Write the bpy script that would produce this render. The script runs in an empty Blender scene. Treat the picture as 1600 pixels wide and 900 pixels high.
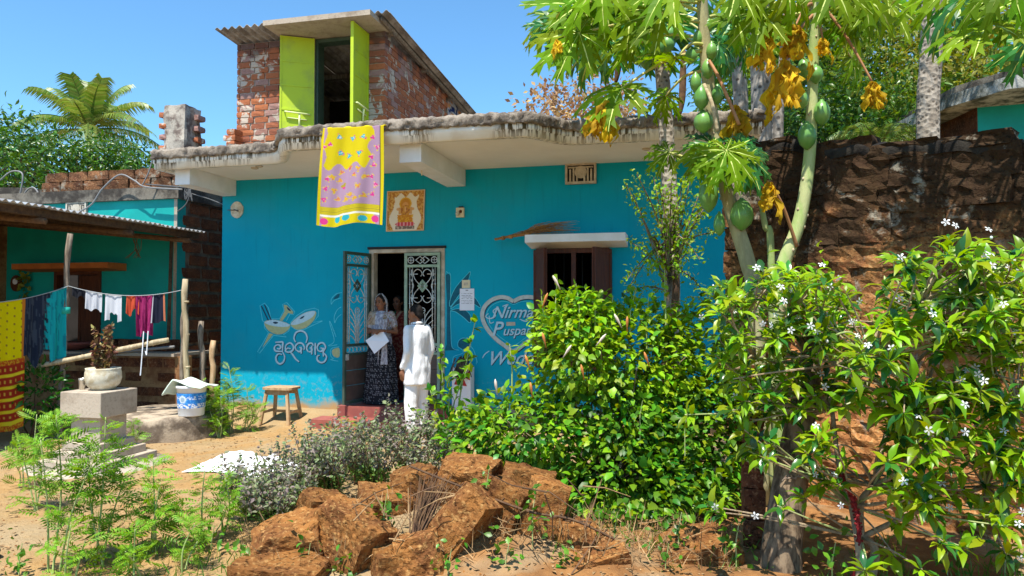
import bpy, bmesh, math, random
import numpy as np
from mathutils import Vector, Matrix, Euler, noise
R = math.radians
sc = bpy.context.scene
col = sc.collection
rng = np.random.default_rng(7)
random.seed(7)

# ------------------------------------------------------------------ camera, sky, sun, exposure
FPX, CZ, YAW, PITCH = 1111.0, 1.6, R(13.6), R(1.55)
cam_d = bpy.data.cameras.new('camera'); cam = bpy.data.objects.new('camera', cam_d); col.objects.link(cam)
cam_d.sensor_width = 36; cam_d.lens = 36 * FPX / 1600; cam_d.clip_start = .05; cam_d.clip_end = 2000
cam.location = (0, 0, CZ); cam.rotation_euler = (R(90) + PITCH, 0, YAW)
sc.camera = cam
world = bpy.data.worlds.new('World'); sc.world = world; world.use_nodes = True
wn = world.node_tree.nodes; wl = world.node_tree.links
SUN = Vector((-.10, -1, 2.36)).normalized()
sky = wn.new('ShaderNodeTexSky'); sky.sky_type = 'NISHITA'; sky.sun_disc = False
sky.sun_elevation = math.asin(SUN.z); sky.sun_rotation = math.atan2(SUN.x, SUN.y)
sky.air_density = 1.0; sky.dust_density = .3; sky.ozone_density = 2.0
bg = wn['Background']; bg.inputs[1].default_value = .138
tint = wn.new('ShaderNodeMix'); tint.data_type = 'RGBA'; tint.blend_type = 'MULTIPLY'; tint.inputs[0].default_value = 1
tint.inputs[7].default_value = (.56, .87, 1, 1)
wl.new(sky.outputs[0], tint.inputs[6]); wl.new(tint.outputs[2], bg.inputs[0])
sd = bpy.data.lights.new('sun', 'SUN'); sd.energy = 4.8; sd.angle = R(.53); sd.color = (1, .95, .86)
so = bpy.data.objects.new('sun', sd); col.objects.link(so)
so.rotation_euler = SUN.to_track_quat('Z', 'Y').to_euler(); so.location = (-2, -5, 20)
vs = sc.view_settings; vs.view_transform = 'Standard'; vs.look = 'None'; vs.gamma = 1; vs.use_curve_mapping = False
vs.exposure = .85
sc.cycles.max_bounces = 8; sc.cycles.diffuse_bounces = 4; sc.cycles.transparent_max_bounces = 8

# ------------------------------------------------------------------ pixel rays -> places in the world
CY, SY = math.cos(YAW), math.sin(YAW)
def ray(px, py):
    a = (px - 800) / FPX; b = (450 - py) / FPX
    f = math.cos(PITCH) - b * math.sin(PITCH); u = math.sin(PITCH) + b * math.cos(PITCH)
    return Vector((CY * a - SY * f, SY * a + CY * f, u)), f
def at(px, py, Y):                    # point of the ray where world y is Y
    r, f = ray(px, py); t = Y / r.y
    return Vector((r.x * t, Y, CZ + r.z * t))
def ad(px, py, d):                    # point of the ray d metres ahead of the camera
    r, f = ray(px, py); t = d / f
    return Vector((r.x * t, r.y * t, CZ + r.z * t))
def ag(px, py, z=0.0):                # point of the ray at height z
    r, f = ray(px, py); t = (z - CZ) / r.z
    return Vector((r.x * t, r.y * t, z))
def gdist(d, px):                     # world x,y at depth d under pixel column px
    p = ad(px, 480, d); return p.x, p.y

# ------------------------------------------------------------------ object helpers
def setp(o, label=None, cat=None, group=None, kind=None):
    if label: o['label'] = label
    if cat: o['category'] = cat
    if group: o['group'] = group
    if kind: o['kind'] = kind
    return o
def par(o, p):
    o.parent = p
    o.matrix_parent_inverse = Matrix.Translation(-p.location) if p.type == 'EMPTY' else Matrix.Identity(4)
def thing(name, loc, label, cat, group=None):
    o = bpy.data.objects.new(name, None); col.objects.link(o); o.location = loc
    o.empty_display_size = .1
    return setp(o, label, cat, group, 'thing')
def mobj(name, me, parent=None, mat=None, mats=None):
    o = bpy.data.objects.new(name, me); col.objects.link(o)
    if mat is not None: me.materials.clear(); me.materials.append(mat)
    if mats:
        me.materials.clear()
        for m in mats: me.materials.append(m)
    if parent is not None: par(o, parent)
    return o

class MB:
    def __init__(s): s.v = []; s.f = []; s.mi = []; s.sm = []; s.m = 0; s.smooth = False
    def add(s, vs_, fs):
        b = len(s.v); s.v += [tuple(v) for v in vs_]
        for f in fs: s.f.append(tuple(i + b for i in f)); s.mi.append(s.m); s.sm.append(s.smooth)
        return s
    def box(s, x0, x1, y0, y1, z0, z1):
        return s.add([(x, y, z) for x in (x0, x1) for y in (y0, y1) for z in (z0, z1)],
                     [(0, 1, 3, 2), (4, 6, 7, 5), (0, 4, 5, 1), (2, 3, 7, 6), (0, 2, 6, 4), (1, 5, 7, 3)])
    def obox(s, c, ex, ey, ez):       # centre and three half-axis vectors
        c, ex, ey, ez = map(Vector, (c, ex, ey, ez))
        return s.add([c + ex * a + ey * b + ez * d for a in (-1, 1) for b in (-1, 1) for d in (-1, 1)],
                     [(0, 1, 3, 2), (4, 6, 7, 5), (0, 4, 5, 1), (2, 3, 7, 6), (0, 2, 6, 4), (1, 5, 7, 3)])
    def quad(s, a, b, c, d): return s.add([a, b, c, d], [(0, 1, 2, 3)])
    def prism(s, pts, off):           # polygon extruded by a vector
        n = len(pts); off = Vector(off); P = [Vector(p) for p in pts]
        return s.add(P + [p + off for p in P], [tuple(range(n))[::-1], tuple(range(n, 2 * n))] + [(i, (i + 1) % n, n + (i + 1) % n, n + i) for i in range(n)])
    def tube(s, path, rad, n=8, cap=True, squash=None):
        P = [Vector(p) for p in path]; k = len(P)
        rr = rad if isinstance(rad, (list, tuple)) else [rad] * k
        sm = s.smooth; s.smooth = n > 5
        t0 = (P[1] - P[0]).normalized(); up = Vector((0, 0, 1)) if abs(t0.z) < .9 else Vector((1, 0, 0))
        x = t0.cross(up).normalized(); vs_ = []
        for i in range(k):
            t = (P[min(i + 1, k - 1)] - P[max(i - 1, 0)])
            if t.length < 1e-9: t = t0
            t.normalize(); x = (x - t * x.dot(t))
            if x.length < 1e-6: x = t.orthogonal()
            x.normalize(); y = t.cross(x)
            for j in range(n):
                a = 2 * math.pi * j / n
                vs_.append(P[i] + (x * math.cos(a) + y * math.sin(a)) * rr[i])
        fs = [(i * n + j, i * n + (j + 1) % n, (i + 1) * n + (j + 1) % n, (i + 1) * n + j) for i in range(k - 1) for j in range(n)]
        if cap: fs += [tuple(range(n))[::-1], tuple(range((k - 1) * n, k * n))]
        s.add(vs_, fs); s.smooth = sm; return s
    def lathe(s, prof, c, n=24, ax=None):   # prof: (r,z) list
        c = Vector(c); k = len(prof); sm = s.smooth; s.smooth = True
        vs_ = [c + Vector((r * math.cos(2 * math.pi * j / n), r * math.sin(2 * math.pi * j / n), z)) for r, z in prof for j in range(n)]
        fs = [(i * n + j, i * n + (j + 1) % n, (i + 1) * n + (j + 1) % n, (i + 1) * n + j) for i in range(k - 1) for j in range(n)]
        fs += [tuple(range(n))[::-1], tuple(range((k - 1) * n, k * n))]
        s.add(vs_, fs); s.smooth = sm; return s
    def ell(s, c, r, n=10, m=7, rot=None):
        c = Vector(c); sm = s.smooth; s.smooth = True
        rot = rot or Matrix.Identity(3)
        vs_ = [c + rot @ Vector((0, 0, -r[2]))]
        for i in range(1, m):
            t = -math.pi / 2 + math.pi * i / m
            for j in range(n):
                a = 2 * math.pi * j / n
                vs_.append(c + rot @ Vector((r[0] * math.cos(t) * math.cos(a), r[1] * math.cos(t) * math.sin(a), r[2] * math.sin(t))))
        vs_.append(c + rot @ Vector((0, 0, r[2])))
        fs = [(0, 1 + (j + 1) % n, 1 + j) for j in range(n)]
        for i in range(m - 2):
            for j in range(n):
                fs.append((1 + i * n + j, 1 + i * n + (j + 1) % n, 1 + (i + 1) * n + (j + 1) % n, 1 + (i + 1) * n + j))
        L = len(vs_) - 1; b = 1 + (m - 2) * n
        fs += [(L, b + j, b + (j + 1) % n) for j in range(n)]
        s.add(vs_, fs); s.smooth = sm; return s
    def cap(s, p0, p1, r0, r1, n=10):   # closed tapered capsule
        p0, p1 = Vector(p0), Vector(p1); d = (p1 - p0); L = d.length; t = d / max(L, 1e-6)
        path = [p0 - t * r0 * .98, p0 - t * r0 * .7, p0, p0.lerp(p1, .5), p1, p1 + t * r1 * .7, p1 + t * r1 * .98]
        return s.tube(path, [r0 * .15, r0 * .71, r0, (r0 + r1) / 2, r1, r1 * .71, r1 * .15], n)
    def mesh(s, name):
        me = bpy.data.meshes.new(name); me.from_pydata(s.v, [], s.f)
        me.polygons.foreach_set('material_index', s.mi); me.polygons.foreach_set('use_smooth', s.sm); me.update()
        return me
    def build(s, name, mat, parent=None):
        me = s.mesh(name)
        return mobj(name, me, parent, mats=mat if isinstance(mat, (list, tuple)) else [mat])

def fast_mesh(name, V, F, smooth=False, col_attr=None):   # V (n,3), F list of arrays of equal-length faces
    me = bpy.data.meshes.new(name); V = np.asarray(V, np.float32)
    me.vertices.add(len(V)); me.vertices.foreach_set('co', V.ravel())
    F = [np.asarray(f, np.int32) for f in (F if isinstance(F, list) else [F]) if len(f)]
    nl = sum(f.size for f in F); npoly = sum(len(f) for f in F)
    me.loops.add(nl); me.polygons.add(npoly)
    me.loops.foreach_set('vertex_index', np.concatenate([f.ravel() for f in F]))
    tot = np.concatenate([np.full(len(f), f.shape[1], np.int32) for f in F])
    me.polygons.foreach_set('loop_start', np.concatenate([[0], np.cumsum(tot)[:-1]]).astype(np.int32))
    me.update(calc_edges=True)
    if smooth: me.polygons.foreach_set('use_smooth', np.ones(npoly, bool))
    if col_attr is not None:
        ca = me.color_attributes.new('Col', 'FLOAT_COLOR', 'POINT')
        c4 = np.ones((len(V), 4), np.float32); c4[:, :3] = col_attr; ca.data.foreach_set('color', c4.ravel())
    me.validate(); return me
def grid(name, fn, nu, nv, colfn=None, mat=None, parent=None, smooth=True):   # fn(u,v)->xyz, u,v in 0..1
    V = []; C = []
    for j in range(nv + 1):
        for i in range(nu + 1):
            u, v = i / nu, j / nv
            V.append(tuple(fn(u, v)))
            if colfn: C.append(tuple(colfn(u, v)))
    F = [(j * (nu + 1) + i, j * (nu + 1) + i + 1, (j + 1) * (nu + 1) + i + 1, (j + 1) * (nu + 1) + i) for j in range(nv) for i in range(nu)]
    me = fast_mesh(name, V, [np.array(F)], smooth, np.array(C) if colfn else None)
    return mobj(name, me, parent, mat)

# ---- leaves: a template stamped along frames
def T(vs_, fs): return np.array(vs_, float), [np.array([f for f in fs if len(f) == k], np.int32) for k in (3, 4, 5, 6, 7, 8) if any(len(f) == k for f in fs)]
def leaf_t(w, fold=.06, droop=.14, wm=.34):
    v = [(0, 0, 0), (0, wm, .01), (0, .7, -.03), (0, 1, -droop), (-w, wm, fold), (-w * .68, .7, fold * .5), (w, wm, fold), (w * .68, .7, fold * .5)]
    return T(v, [(0, 1, 4), (1, 2, 5, 4), (2, 3, 5), (0, 6, 1), (1, 6, 7, 2), (2, 7, 3)])
T_OV = leaf_t(.31); T_LAN = leaf_t(.17, .05, .2, .42); T_SM = leaf_t(.26, .08, .05)
T_Q = T([(0, 0, 0), (.28, .45, .05), (0, 1, -.06), (-.28, .45, .05)], [(0, 1, 2), (0, 2, 3)])
def frames(D, N):
    D = D / np.maximum(np.linalg.norm(D, axis=1, keepdims=True), 1e-9)
    X = np.cross(D, N); X /= np.maximum(np.linalg.norm(X, axis=1, keepdims=True), 1e-9)
    return X, D, np.cross(X, D)
def stamp(tp, P, D, N, S):
    tv, tf = tp; X, Y, Z = frames(np.asarray(D, float), np.asarray(N, float)); S = np.asarray(S, float).reshape(-1, 1, 1)
    V = P[:, None, :] + S * (tv[None, :, 0:1] * X[:, None] + tv[None, :, 1:2] * Y[:, None] + tv[None, :, 2:3] * Z[:, None])
    m, n = len(P), len(tv); off = (np.arange(m) * n)[:, None, None]
    return V.reshape(-1, 3), [(f[None] + off).reshape(-1, f.shape[1]) for f in tf]
def merge(parts):
    V = []; F = {}; b = 0
    for v, fs in parts:
        V.append(v)
        for f in fs:
            if len(f): F.setdefault(f.shape[1], []).append(f + b)
        b += len(v)
    return np.concatenate(V), [np.concatenate(x) for x in F.values()]
def tmesh(tp, name): return fast_mesh(name, tp[0], tp[1], True)
def leaf_set(parent, tp, P, D, N, S, mats, near=300, name='leaf', rest='foliage', smooth=True):
    """the leaves that show largest as parts of their own, the others as one stuff part"""
    P, D, N, S = (np.asarray(a, float) for a in (P, D, N, S))
    camd = np.linalg.norm(P - np.array([0, 0, CZ]), axis=1)
    o = np.argsort(camd / np.maximum(S, 1e-6)); near = min(near, len(P))
    me = [tmesh(tp, name) for m in mats]
    for m, x in zip(me, mats): x and m.materials.append(x)
    X, Y, Z = frames(D[o[:near]], N[o[:near]])
    for k in range(near):
        i = o[k]; ob = bpy.data.objects.new(name, me[int(rng.integers(len(me)))]); col.objects.link(ob); par(ob, parent)
        M = Matrix(((X[k][0], Y[k][0], Z[k][0], P[i][0]), (X[k][1], Y[k][1], Z[k][1], P[i][1]), (X[k][2], Y[k][2], Z[k][2], P[i][2]), (0, 0, 0, 1)))
        ob.matrix_basis = M @ Matrix.Scale(float(S[i]), 4)
    r = o[near:]
    if len(r):
        V, F = stamp(tp, P[r], D[r], N[r], S[r])
        ob = mobj(rest, fast_mesh(rest, V, F, smooth), parent, mats[0]); ob['kind'] = 'stuff'
def rdir(n, up=.0):
    d = rng.normal(size=(n, 3)); d[:, 2] += up; return d / np.linalg.norm(d, axis=1, keepdims=True)
def fbm(p, o=4): return noise.fractal(Vector(p), 1.0, 2.0, o)
def sstep(a, b, x):
    t = min(1, max(0, (x - a) / (b - a))); return t * t * (3 - 2 * t)

# ------------------------------------------------------------------ materials
class N:
    def __init__(s, name, rough=.8, spec=.3):
        s.m = bpy.data.materials.new(name); s.m.use_nodes = True; s.t = s.m.node_tree
        s.b = s.t.nodes['Principled BSDF']; s.out = s.t.nodes['Material Output']
        s.b.inputs['Roughness'].default_value = rough; s.b.inputs['Specular IOR Level'].default_value = spec
        g = s.n('ShaderNodeNewGeometry'); s.pos = g.outputs['Position']; s.geo = g
    def n(s, k): return s.t.nodes.new(k)
    def l(s, a, b): s.t.links.new(a, b)
    def sock(s, x, i):
        if hasattr(x, 'is_linked'): s.l(x, i)
        else:
            if isinstance(x, (tuple, list)) and len(x) == 3 and i.type == 'RGBA': x = (*x, 1)
            i.default_value = x
    def noise(s, scale, detail=4, rough=.55, vec=None, stretch=None, dist=0):
        t = s.n('ShaderNodeTexNoise'); t.inputs['Scale'].default_value = scale; t.inputs['Detail'].default_value = detail
        t.inputs['Roughness'].default_value = rough; t.inputs['Distortion'].default_value = dist
        v = vec or s.pos
        if stretch:
            mp = s.n('ShaderNodeMapping'); s.l(v, mp.inputs[0]); mp.inputs['Scale'].default_value = stretch; v = mp.outputs[0]
        s.l(v, t.inputs[0]); return t.outputs['Fac']
    def vor(s, scale, feature='F1', out='Distance', stretch=None):
        t = s.n('ShaderNodeTexVoronoi'); t.feature = feature; t.inputs['Scale'].default_value = scale; v = s.pos
        if stretch:
            mp = s.n('ShaderNodeMapping'); s.l(v, mp.inputs[0]); mp.inputs['Scale'].default_value = stretch; v = mp.outputs[0]
        s.l(v, t.inputs[0]); return t.outputs[out]
    def step(s, x, a, b):               # smooth map a..b -> 0..1
        t = s.n('ShaderNodeMapRange'); t.interpolation_type = 'SMOOTHSTEP'; s.sock(x, t.inputs[0])
        t.inputs[1].default_value = a; t.inputs[2].default_value = b; return t.outputs[0]
    def math(s, op, a, b=0.0):
        t = s.n('ShaderNodeMath'); t.operation = op; s.sock(a, t.inputs[0]); s.sock(b, t.inputs[1]); return t.outputs[0]
    def mix(s, f, a, b, mode='MIX'):
        t = s.n('ShaderNodeMix'); t.data_type = 'RGBA'; t.blend_type = mode
        s.sock(f, t.inputs[0]); s.sock(a, t.inputs[6]); s.sock(b, t.inputs[7]); return t.outputs[2]
    def z(s):
        t = s.n('ShaderNodeSeparateXYZ'); s.l(s.pos, t.inputs[0]); return t.outputs[2]
    def rand(s):
        o = s.n('ShaderNodeObjectInfo'); x = s.math('ADD', o.outputs['Random'], s.geo.outputs['Random Per Island'])
        return s.math('FRACT', x)
    def hsv(s, c, h=.5, sat=1., v=1.):
        t = s.n('ShaderNodeHueSaturation'); s.sock(h, t.inputs['Hue']); s.sock(sat, t.inputs['Saturation']); s.sock(v, t.inputs['Value']); s.sock(c, t.inputs['Color']); return t.outputs[0]
    def bump(s, h, strength=.5, dist=.02):
        t = s.n('ShaderNodeBump'); t.inputs['Strength'].default_value = strength; t.inputs['Distance'].default_value = dist
        s.l(h, t.inputs['Height']); s.l(t.outputs[0], s.b.inputs['Normal']); return t.outputs[0]
    def done(s, c): s.sock(c, s.b.inputs['Base Color']); return s.m

def mat2(name, c1, c2=None, scale=6, rough=.8, spec=.25, bump=0, bscale=40, lo=.35, hi=.65, randv=0, metal=0, stretch=None):
    q = N(name, rough, spec); c = c1
    if c2 is not None: c = q.mix(q.step(q.noise(scale, 5, .6, stretch=stretch), lo, hi), c1, c2)
    if randv:
        c = q.hsv(c, v=q.math('ADD', q.math('MULTIPLY', q.rand(), randv * 2), 1 - randv))
    if bump: q.bump(q.noise(bscale, 5, .65, stretch=stretch), bump, .01)
    q.b.inputs['Metallic'].default_value = metal
    return q.done(c)
def leafmat(name, c1, c2, transl=.35, rough=.4, spec=.4, tcol=None, hue=.02):
    q = N(name, rough, spec); r = q.rand()
    c = q.mix(q.step(r, .0, 1.), c1, c2)
    c = q.mix(q.step(q.noise(2.2, 2), .35, .7), c, q.hsv(c, v=.72))
    r2 = q.math('FRACT', q.math('MULTIPLY', r, 7.31))
    c = q.hsv(c, h=q.math('ADD', q.math('MULTIPLY', r2, hue * 2), .5 - hue), v=q.math('ADD', q.math('MULTIPLY', r2, .5), .75))
    q.done(c)
    tr = q.n('ShaderNodeBsdfTranslucent'); q.sock(tcol if tcol else q.hsv(c, h=.48, sat=1.12, v=1.4), tr.inputs[0])
    mx = q.n('ShaderNodeMixShader'); mx.inputs[0].default_value = transl
    q.l(q.b.outputs[0], mx.inputs[1]); q.l(tr.outputs[0], mx.inputs[2]); q.l(mx.outputs[0], q.out.inputs[0])
    return q.m
def painted(name, rough=.85, transl=0, weave=0):
    q = N(name, rough, .15); a = q.n('ShaderNodeVertexColor'); a.layer_name = 'Col'
    if weave: q.bump(q.noise(220, 2), weave, .004)
    q.done(a.outputs[0])
    if transl:
        tr = q.n('ShaderNodeBsdfTranslucent'); q.l(a.outputs[0], tr.inputs[0]); mx = q.n('ShaderNodeMixShader'); mx.inputs[0].default_value = transl
        q.l(q.b.outputs[0], mx.inputs[1]); q.l(tr.outputs[0], mx.inputs[2]); q.l(mx.outputs[0], q.out.inputs[0])
    return q.m

def m_facade():
    q = N('teal wall paint', .75, .12); n1 = q.noise(1.3, 6, .6); n2 = q.noise(9, 5, .6)
    c = q.mix(q.step(n1, .3, .7), (.002, .34, .50), (.003, .37, .53))
    c = q.mix(q.math('MULTIPLY', q.step(n2, .52, .75), .18), c, (.02, .38, .50))
    st = q.noise(4, 5, .6, stretch=(5, 5, .35)); c = q.mix(q.math('MULTIPLY', q.step(st, .56, .74), .3), c, (.003, .22, .33))
    pt = q.noise(.8, 6, .62, dist=.6); c = q.mix(q.math('MULTIPLY', q.step(pt, .50, .62), .22), c, (.03, .30, .40)); chip = q.step(q.noise(13, 6, .7, dist=.3), .70, .73); c = q.mix(q.math('MULTIPLY', chip, .55), c, (.30, .42, .44))
    run = q.noise(7, 4, .65, stretch=(3.2, 3.2, .10)); hi_ = q.step(q.z(), 2.2, 3.5); c = q.mix(q.math('MULTIPLY', q.math('MULTIPLY', q.step(run, .54, .72), hi_), .22), c, (.004, .16, .20))
    sp_ = q.math('MULTIPLY', q.step(q.noise(16, 6, .7), .52, .62), q.math('SUBTRACT', 1., q.step(q.z(), .2, .75))); c = q.mix(q.math('MULTIPLY', sp_, .5), c, (.40, .30, .18))
    wob = q.math('ADD', q.z(), q.math('MULTIPLY', q.noise(5, 5), -.3))
    c = q.mix(q.math('SUBTRACT', 1., q.step(wob, -.02, .14)), c, (.42, .26, .12))
    q.bump(q.noise(30, 5, .6), .12, .01); return q.done(c)
def m_fascia():
    q = N('stained fascia', .8, .2); s1 = q.noise(20, 4, .7, stretch=(1.3, 1.3, .08)); s2 = q.noise(1.1, 2)
    f = q.math('MULTIPLY', q.step(s1, .45, .56), q.step(s2, .40, .52))
    top = q.step(q.math('ADD', q.z(), q.math('MULTIPLY', s1, .06)), 3.50, 3.57)
    f = q.math('MULTIPLY', f, q.math('ADD', q.math('MULTIPLY', top, .4), .6))
    c = q.mix(f, (.80, .77, .68), (.085, .06, .025)); c = q.mix(q.math('MULTIPLY', q.step(q.noise(3), .5, .7), .35), c, (.55, .42, .25))
    return q.done(c)
def m_laterite(name, c1=(.30, .125, .045), c2=(.16, .055, .022), c3=(.44, .24, .10), stain=0, zs=(2.3, 2.7), pit=26, bstr=.9):
    q = N(name, .95, .1); n1 = q.noise(5, 6, .65); n2 = q.noise(38, 4, .6); pv = q.math('SUBTRACT', .84, q.noise(pit * 1.1, 4, .6, stretch=(1, 1, 1.7), dist=.4))
    c = q.mix(q.step(n1, .34, .66), c1, c2); c = q.mix(q.step(n2, .5, .72), c, c3)
    c = q.mix(q.step(pv, .26, .08), c, tuple(x * .45 for x in c2))
    c = q.hsv(c, h=.5, v=q.math('ADD', q.math('MULTIPLY', q.rand(), .5), .75))
    if stain:
        sn = q.noise(2.2, 6, .65, dist=.4); zz = q.step(q.math('ADD', q.z(), q.math('MULTIPLY', q.math('SUBTRACT', sn, .5), 2.6)), zs[0], zs[1])
        c = q.mix(q.math('MULTIPLY', zz, .92), c, (.020, .015, .010)); c = q.mix(q.math('MULTIPLY', q.step(q.noise(3.1, 5, .7, dist=.3), .57, .66), .8), c, (.30, .27, .21))
    h = q.math('SUBTRACT', q.math('MULTIPLY', n2, .6), q.step(pv, .3, .05)); q.bump(h, bstr, .02); return q.done(c)
def m_brick():
    q = N('brick', .9, .15); r = q.rand()
    c = q.mix(r, (.43, .145, .06), (.28, .10, .06)); c = q.mix(q.step(q.math('FRACT', q.math('MULTIPLY', r, 5.7)), .72, .8), c, (.34, .20, .17))
    c = q.mix(q.math('MULTIPLY', q.step(q.noise(30, 5), .45, .7), .35), c, (.18, .06, .03))
    pl = q.noise(4.3, 5, .62, dist=.5); c = q.mix(q.step(pl, .565, .60), c, (.50, .42, .34))
    top_dark = q.step(q.math('ADD', q.z(), q.math('MULTIPLY', q.noise(3), .8)), 5.65, 5.78); c = q.mix(q.math('MULTIPLY', top_dark, .75), c, (.07, .05, .05))  # brick colour turns darker above a ragged line near the top
    q.bump(q.noise(60, 5, .7), .6, .008); return q.done(c)
def m_mortar():
    q = N('brick mortar', .95, .1); c = q.mix(q.step(q.noise(9, 5), .4, .62), (.42, .36, .30), (.30, .22, .17)); q.bump(q.noise(40, 5), .6, .01); return q.done(c)
def m_concrete(name, c1=(.30, .27, .23), c2=(.13, .11, .09), scale=5, lo=.38, hi=.6, b=.5):
    q = N(name, .92, .15); c = q.mix(q.step(q.noise(scale, 7, .65), lo, hi), c1, c2)
    c = q.mix(q.math('MULTIPLY', q.step(q.noise(scale * 9, 4), .5, .75), .4), c, tuple(x * .5 for x in c2)); q.bump(q.noise(45, 6, .7), b, .012); return q.done(c)
def m_ground():
    q = N('bare earth', .97, .08); n1 = q.noise(.55, 5, .55, dist=.4); n2 = q.noise(6, 6, .65); n3 = q.noise(60, 4, .7)
    c = q.mix(q.step(n1, .40, .60), (.38, .225, .09), (.34, .24, .125)); c = q.mix(q.math('MULTIPLY', q.step(n2, .48, .68), .6), c, (.46, .30, .14))
    c = q.mix(q.math('MULTIPLY', q.step(q.noise(1.4, 4, .6), .56, .66), .55), c, (.27, .19, .085))
    c = q.mix(q.math('MULTIPLY', q.step(n3, .58, .72), .45), c, (.19, .10, .04))
    sx = q.n('ShaderNodeSeparateXYZ'); q.l(q.pos, sx.inputs[0]); nn = q.math('MULTIPLY', q.math('SUBTRACT', q.noise(1.6, 5, .6), .5), 1.6)
    soil = q.math('MULTIPLY', q.step(q.math('ADD', q.math('ADD', sx.outputs[0], q.math('MULTIPLY', sx.outputs[1], -.55)), nn), -4.15, -3.2), q.step(q.math('ADD', sx.outputs[1], nn), 7.4, 6.2))
    c = q.mix(q.math('MULTIPLY', soil, .85), c, q.mix(q.step(n2, .4, .66), (.20, .085, .03), (.33, .15, .05)))
    c = q.mix(q.math('MULTIPLY', q.step(q.noise(.9, 5, .62, dist=.8), .47, .60), .55), c, (.36, .27, .16))
    c = q.mix(q.math('MULTIPLY', q.step(q.noise(22, 5, .7), .60, .68), .5), c, (.15, .09, .045))
    h = q.math('ADD', q.math('MULTIPLY', n2, .7), q.math('MULTIPLY', n3, .35)); q.bump(h, .9, .05); return q.done(c)
def m_trunk(name, c1, c2, ring=0, scale=14):
    q = N(name, .9, .15); n = q.noise(scale, 5, .65, stretch=(1, 1, .3)); c = q.mix(q.step(n, .38, .64), c1, c2)
    if ring:
        w = q.vor(ring, stretch=(1, 1, 1.15)); c = q.mix(q.step(w, .36, .14), c, tuple(x * .45 for x in c2)); q.bump(w, .8, .02)
    else: q.bump(n, .7, .02)
    return q.done(c)
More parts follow.
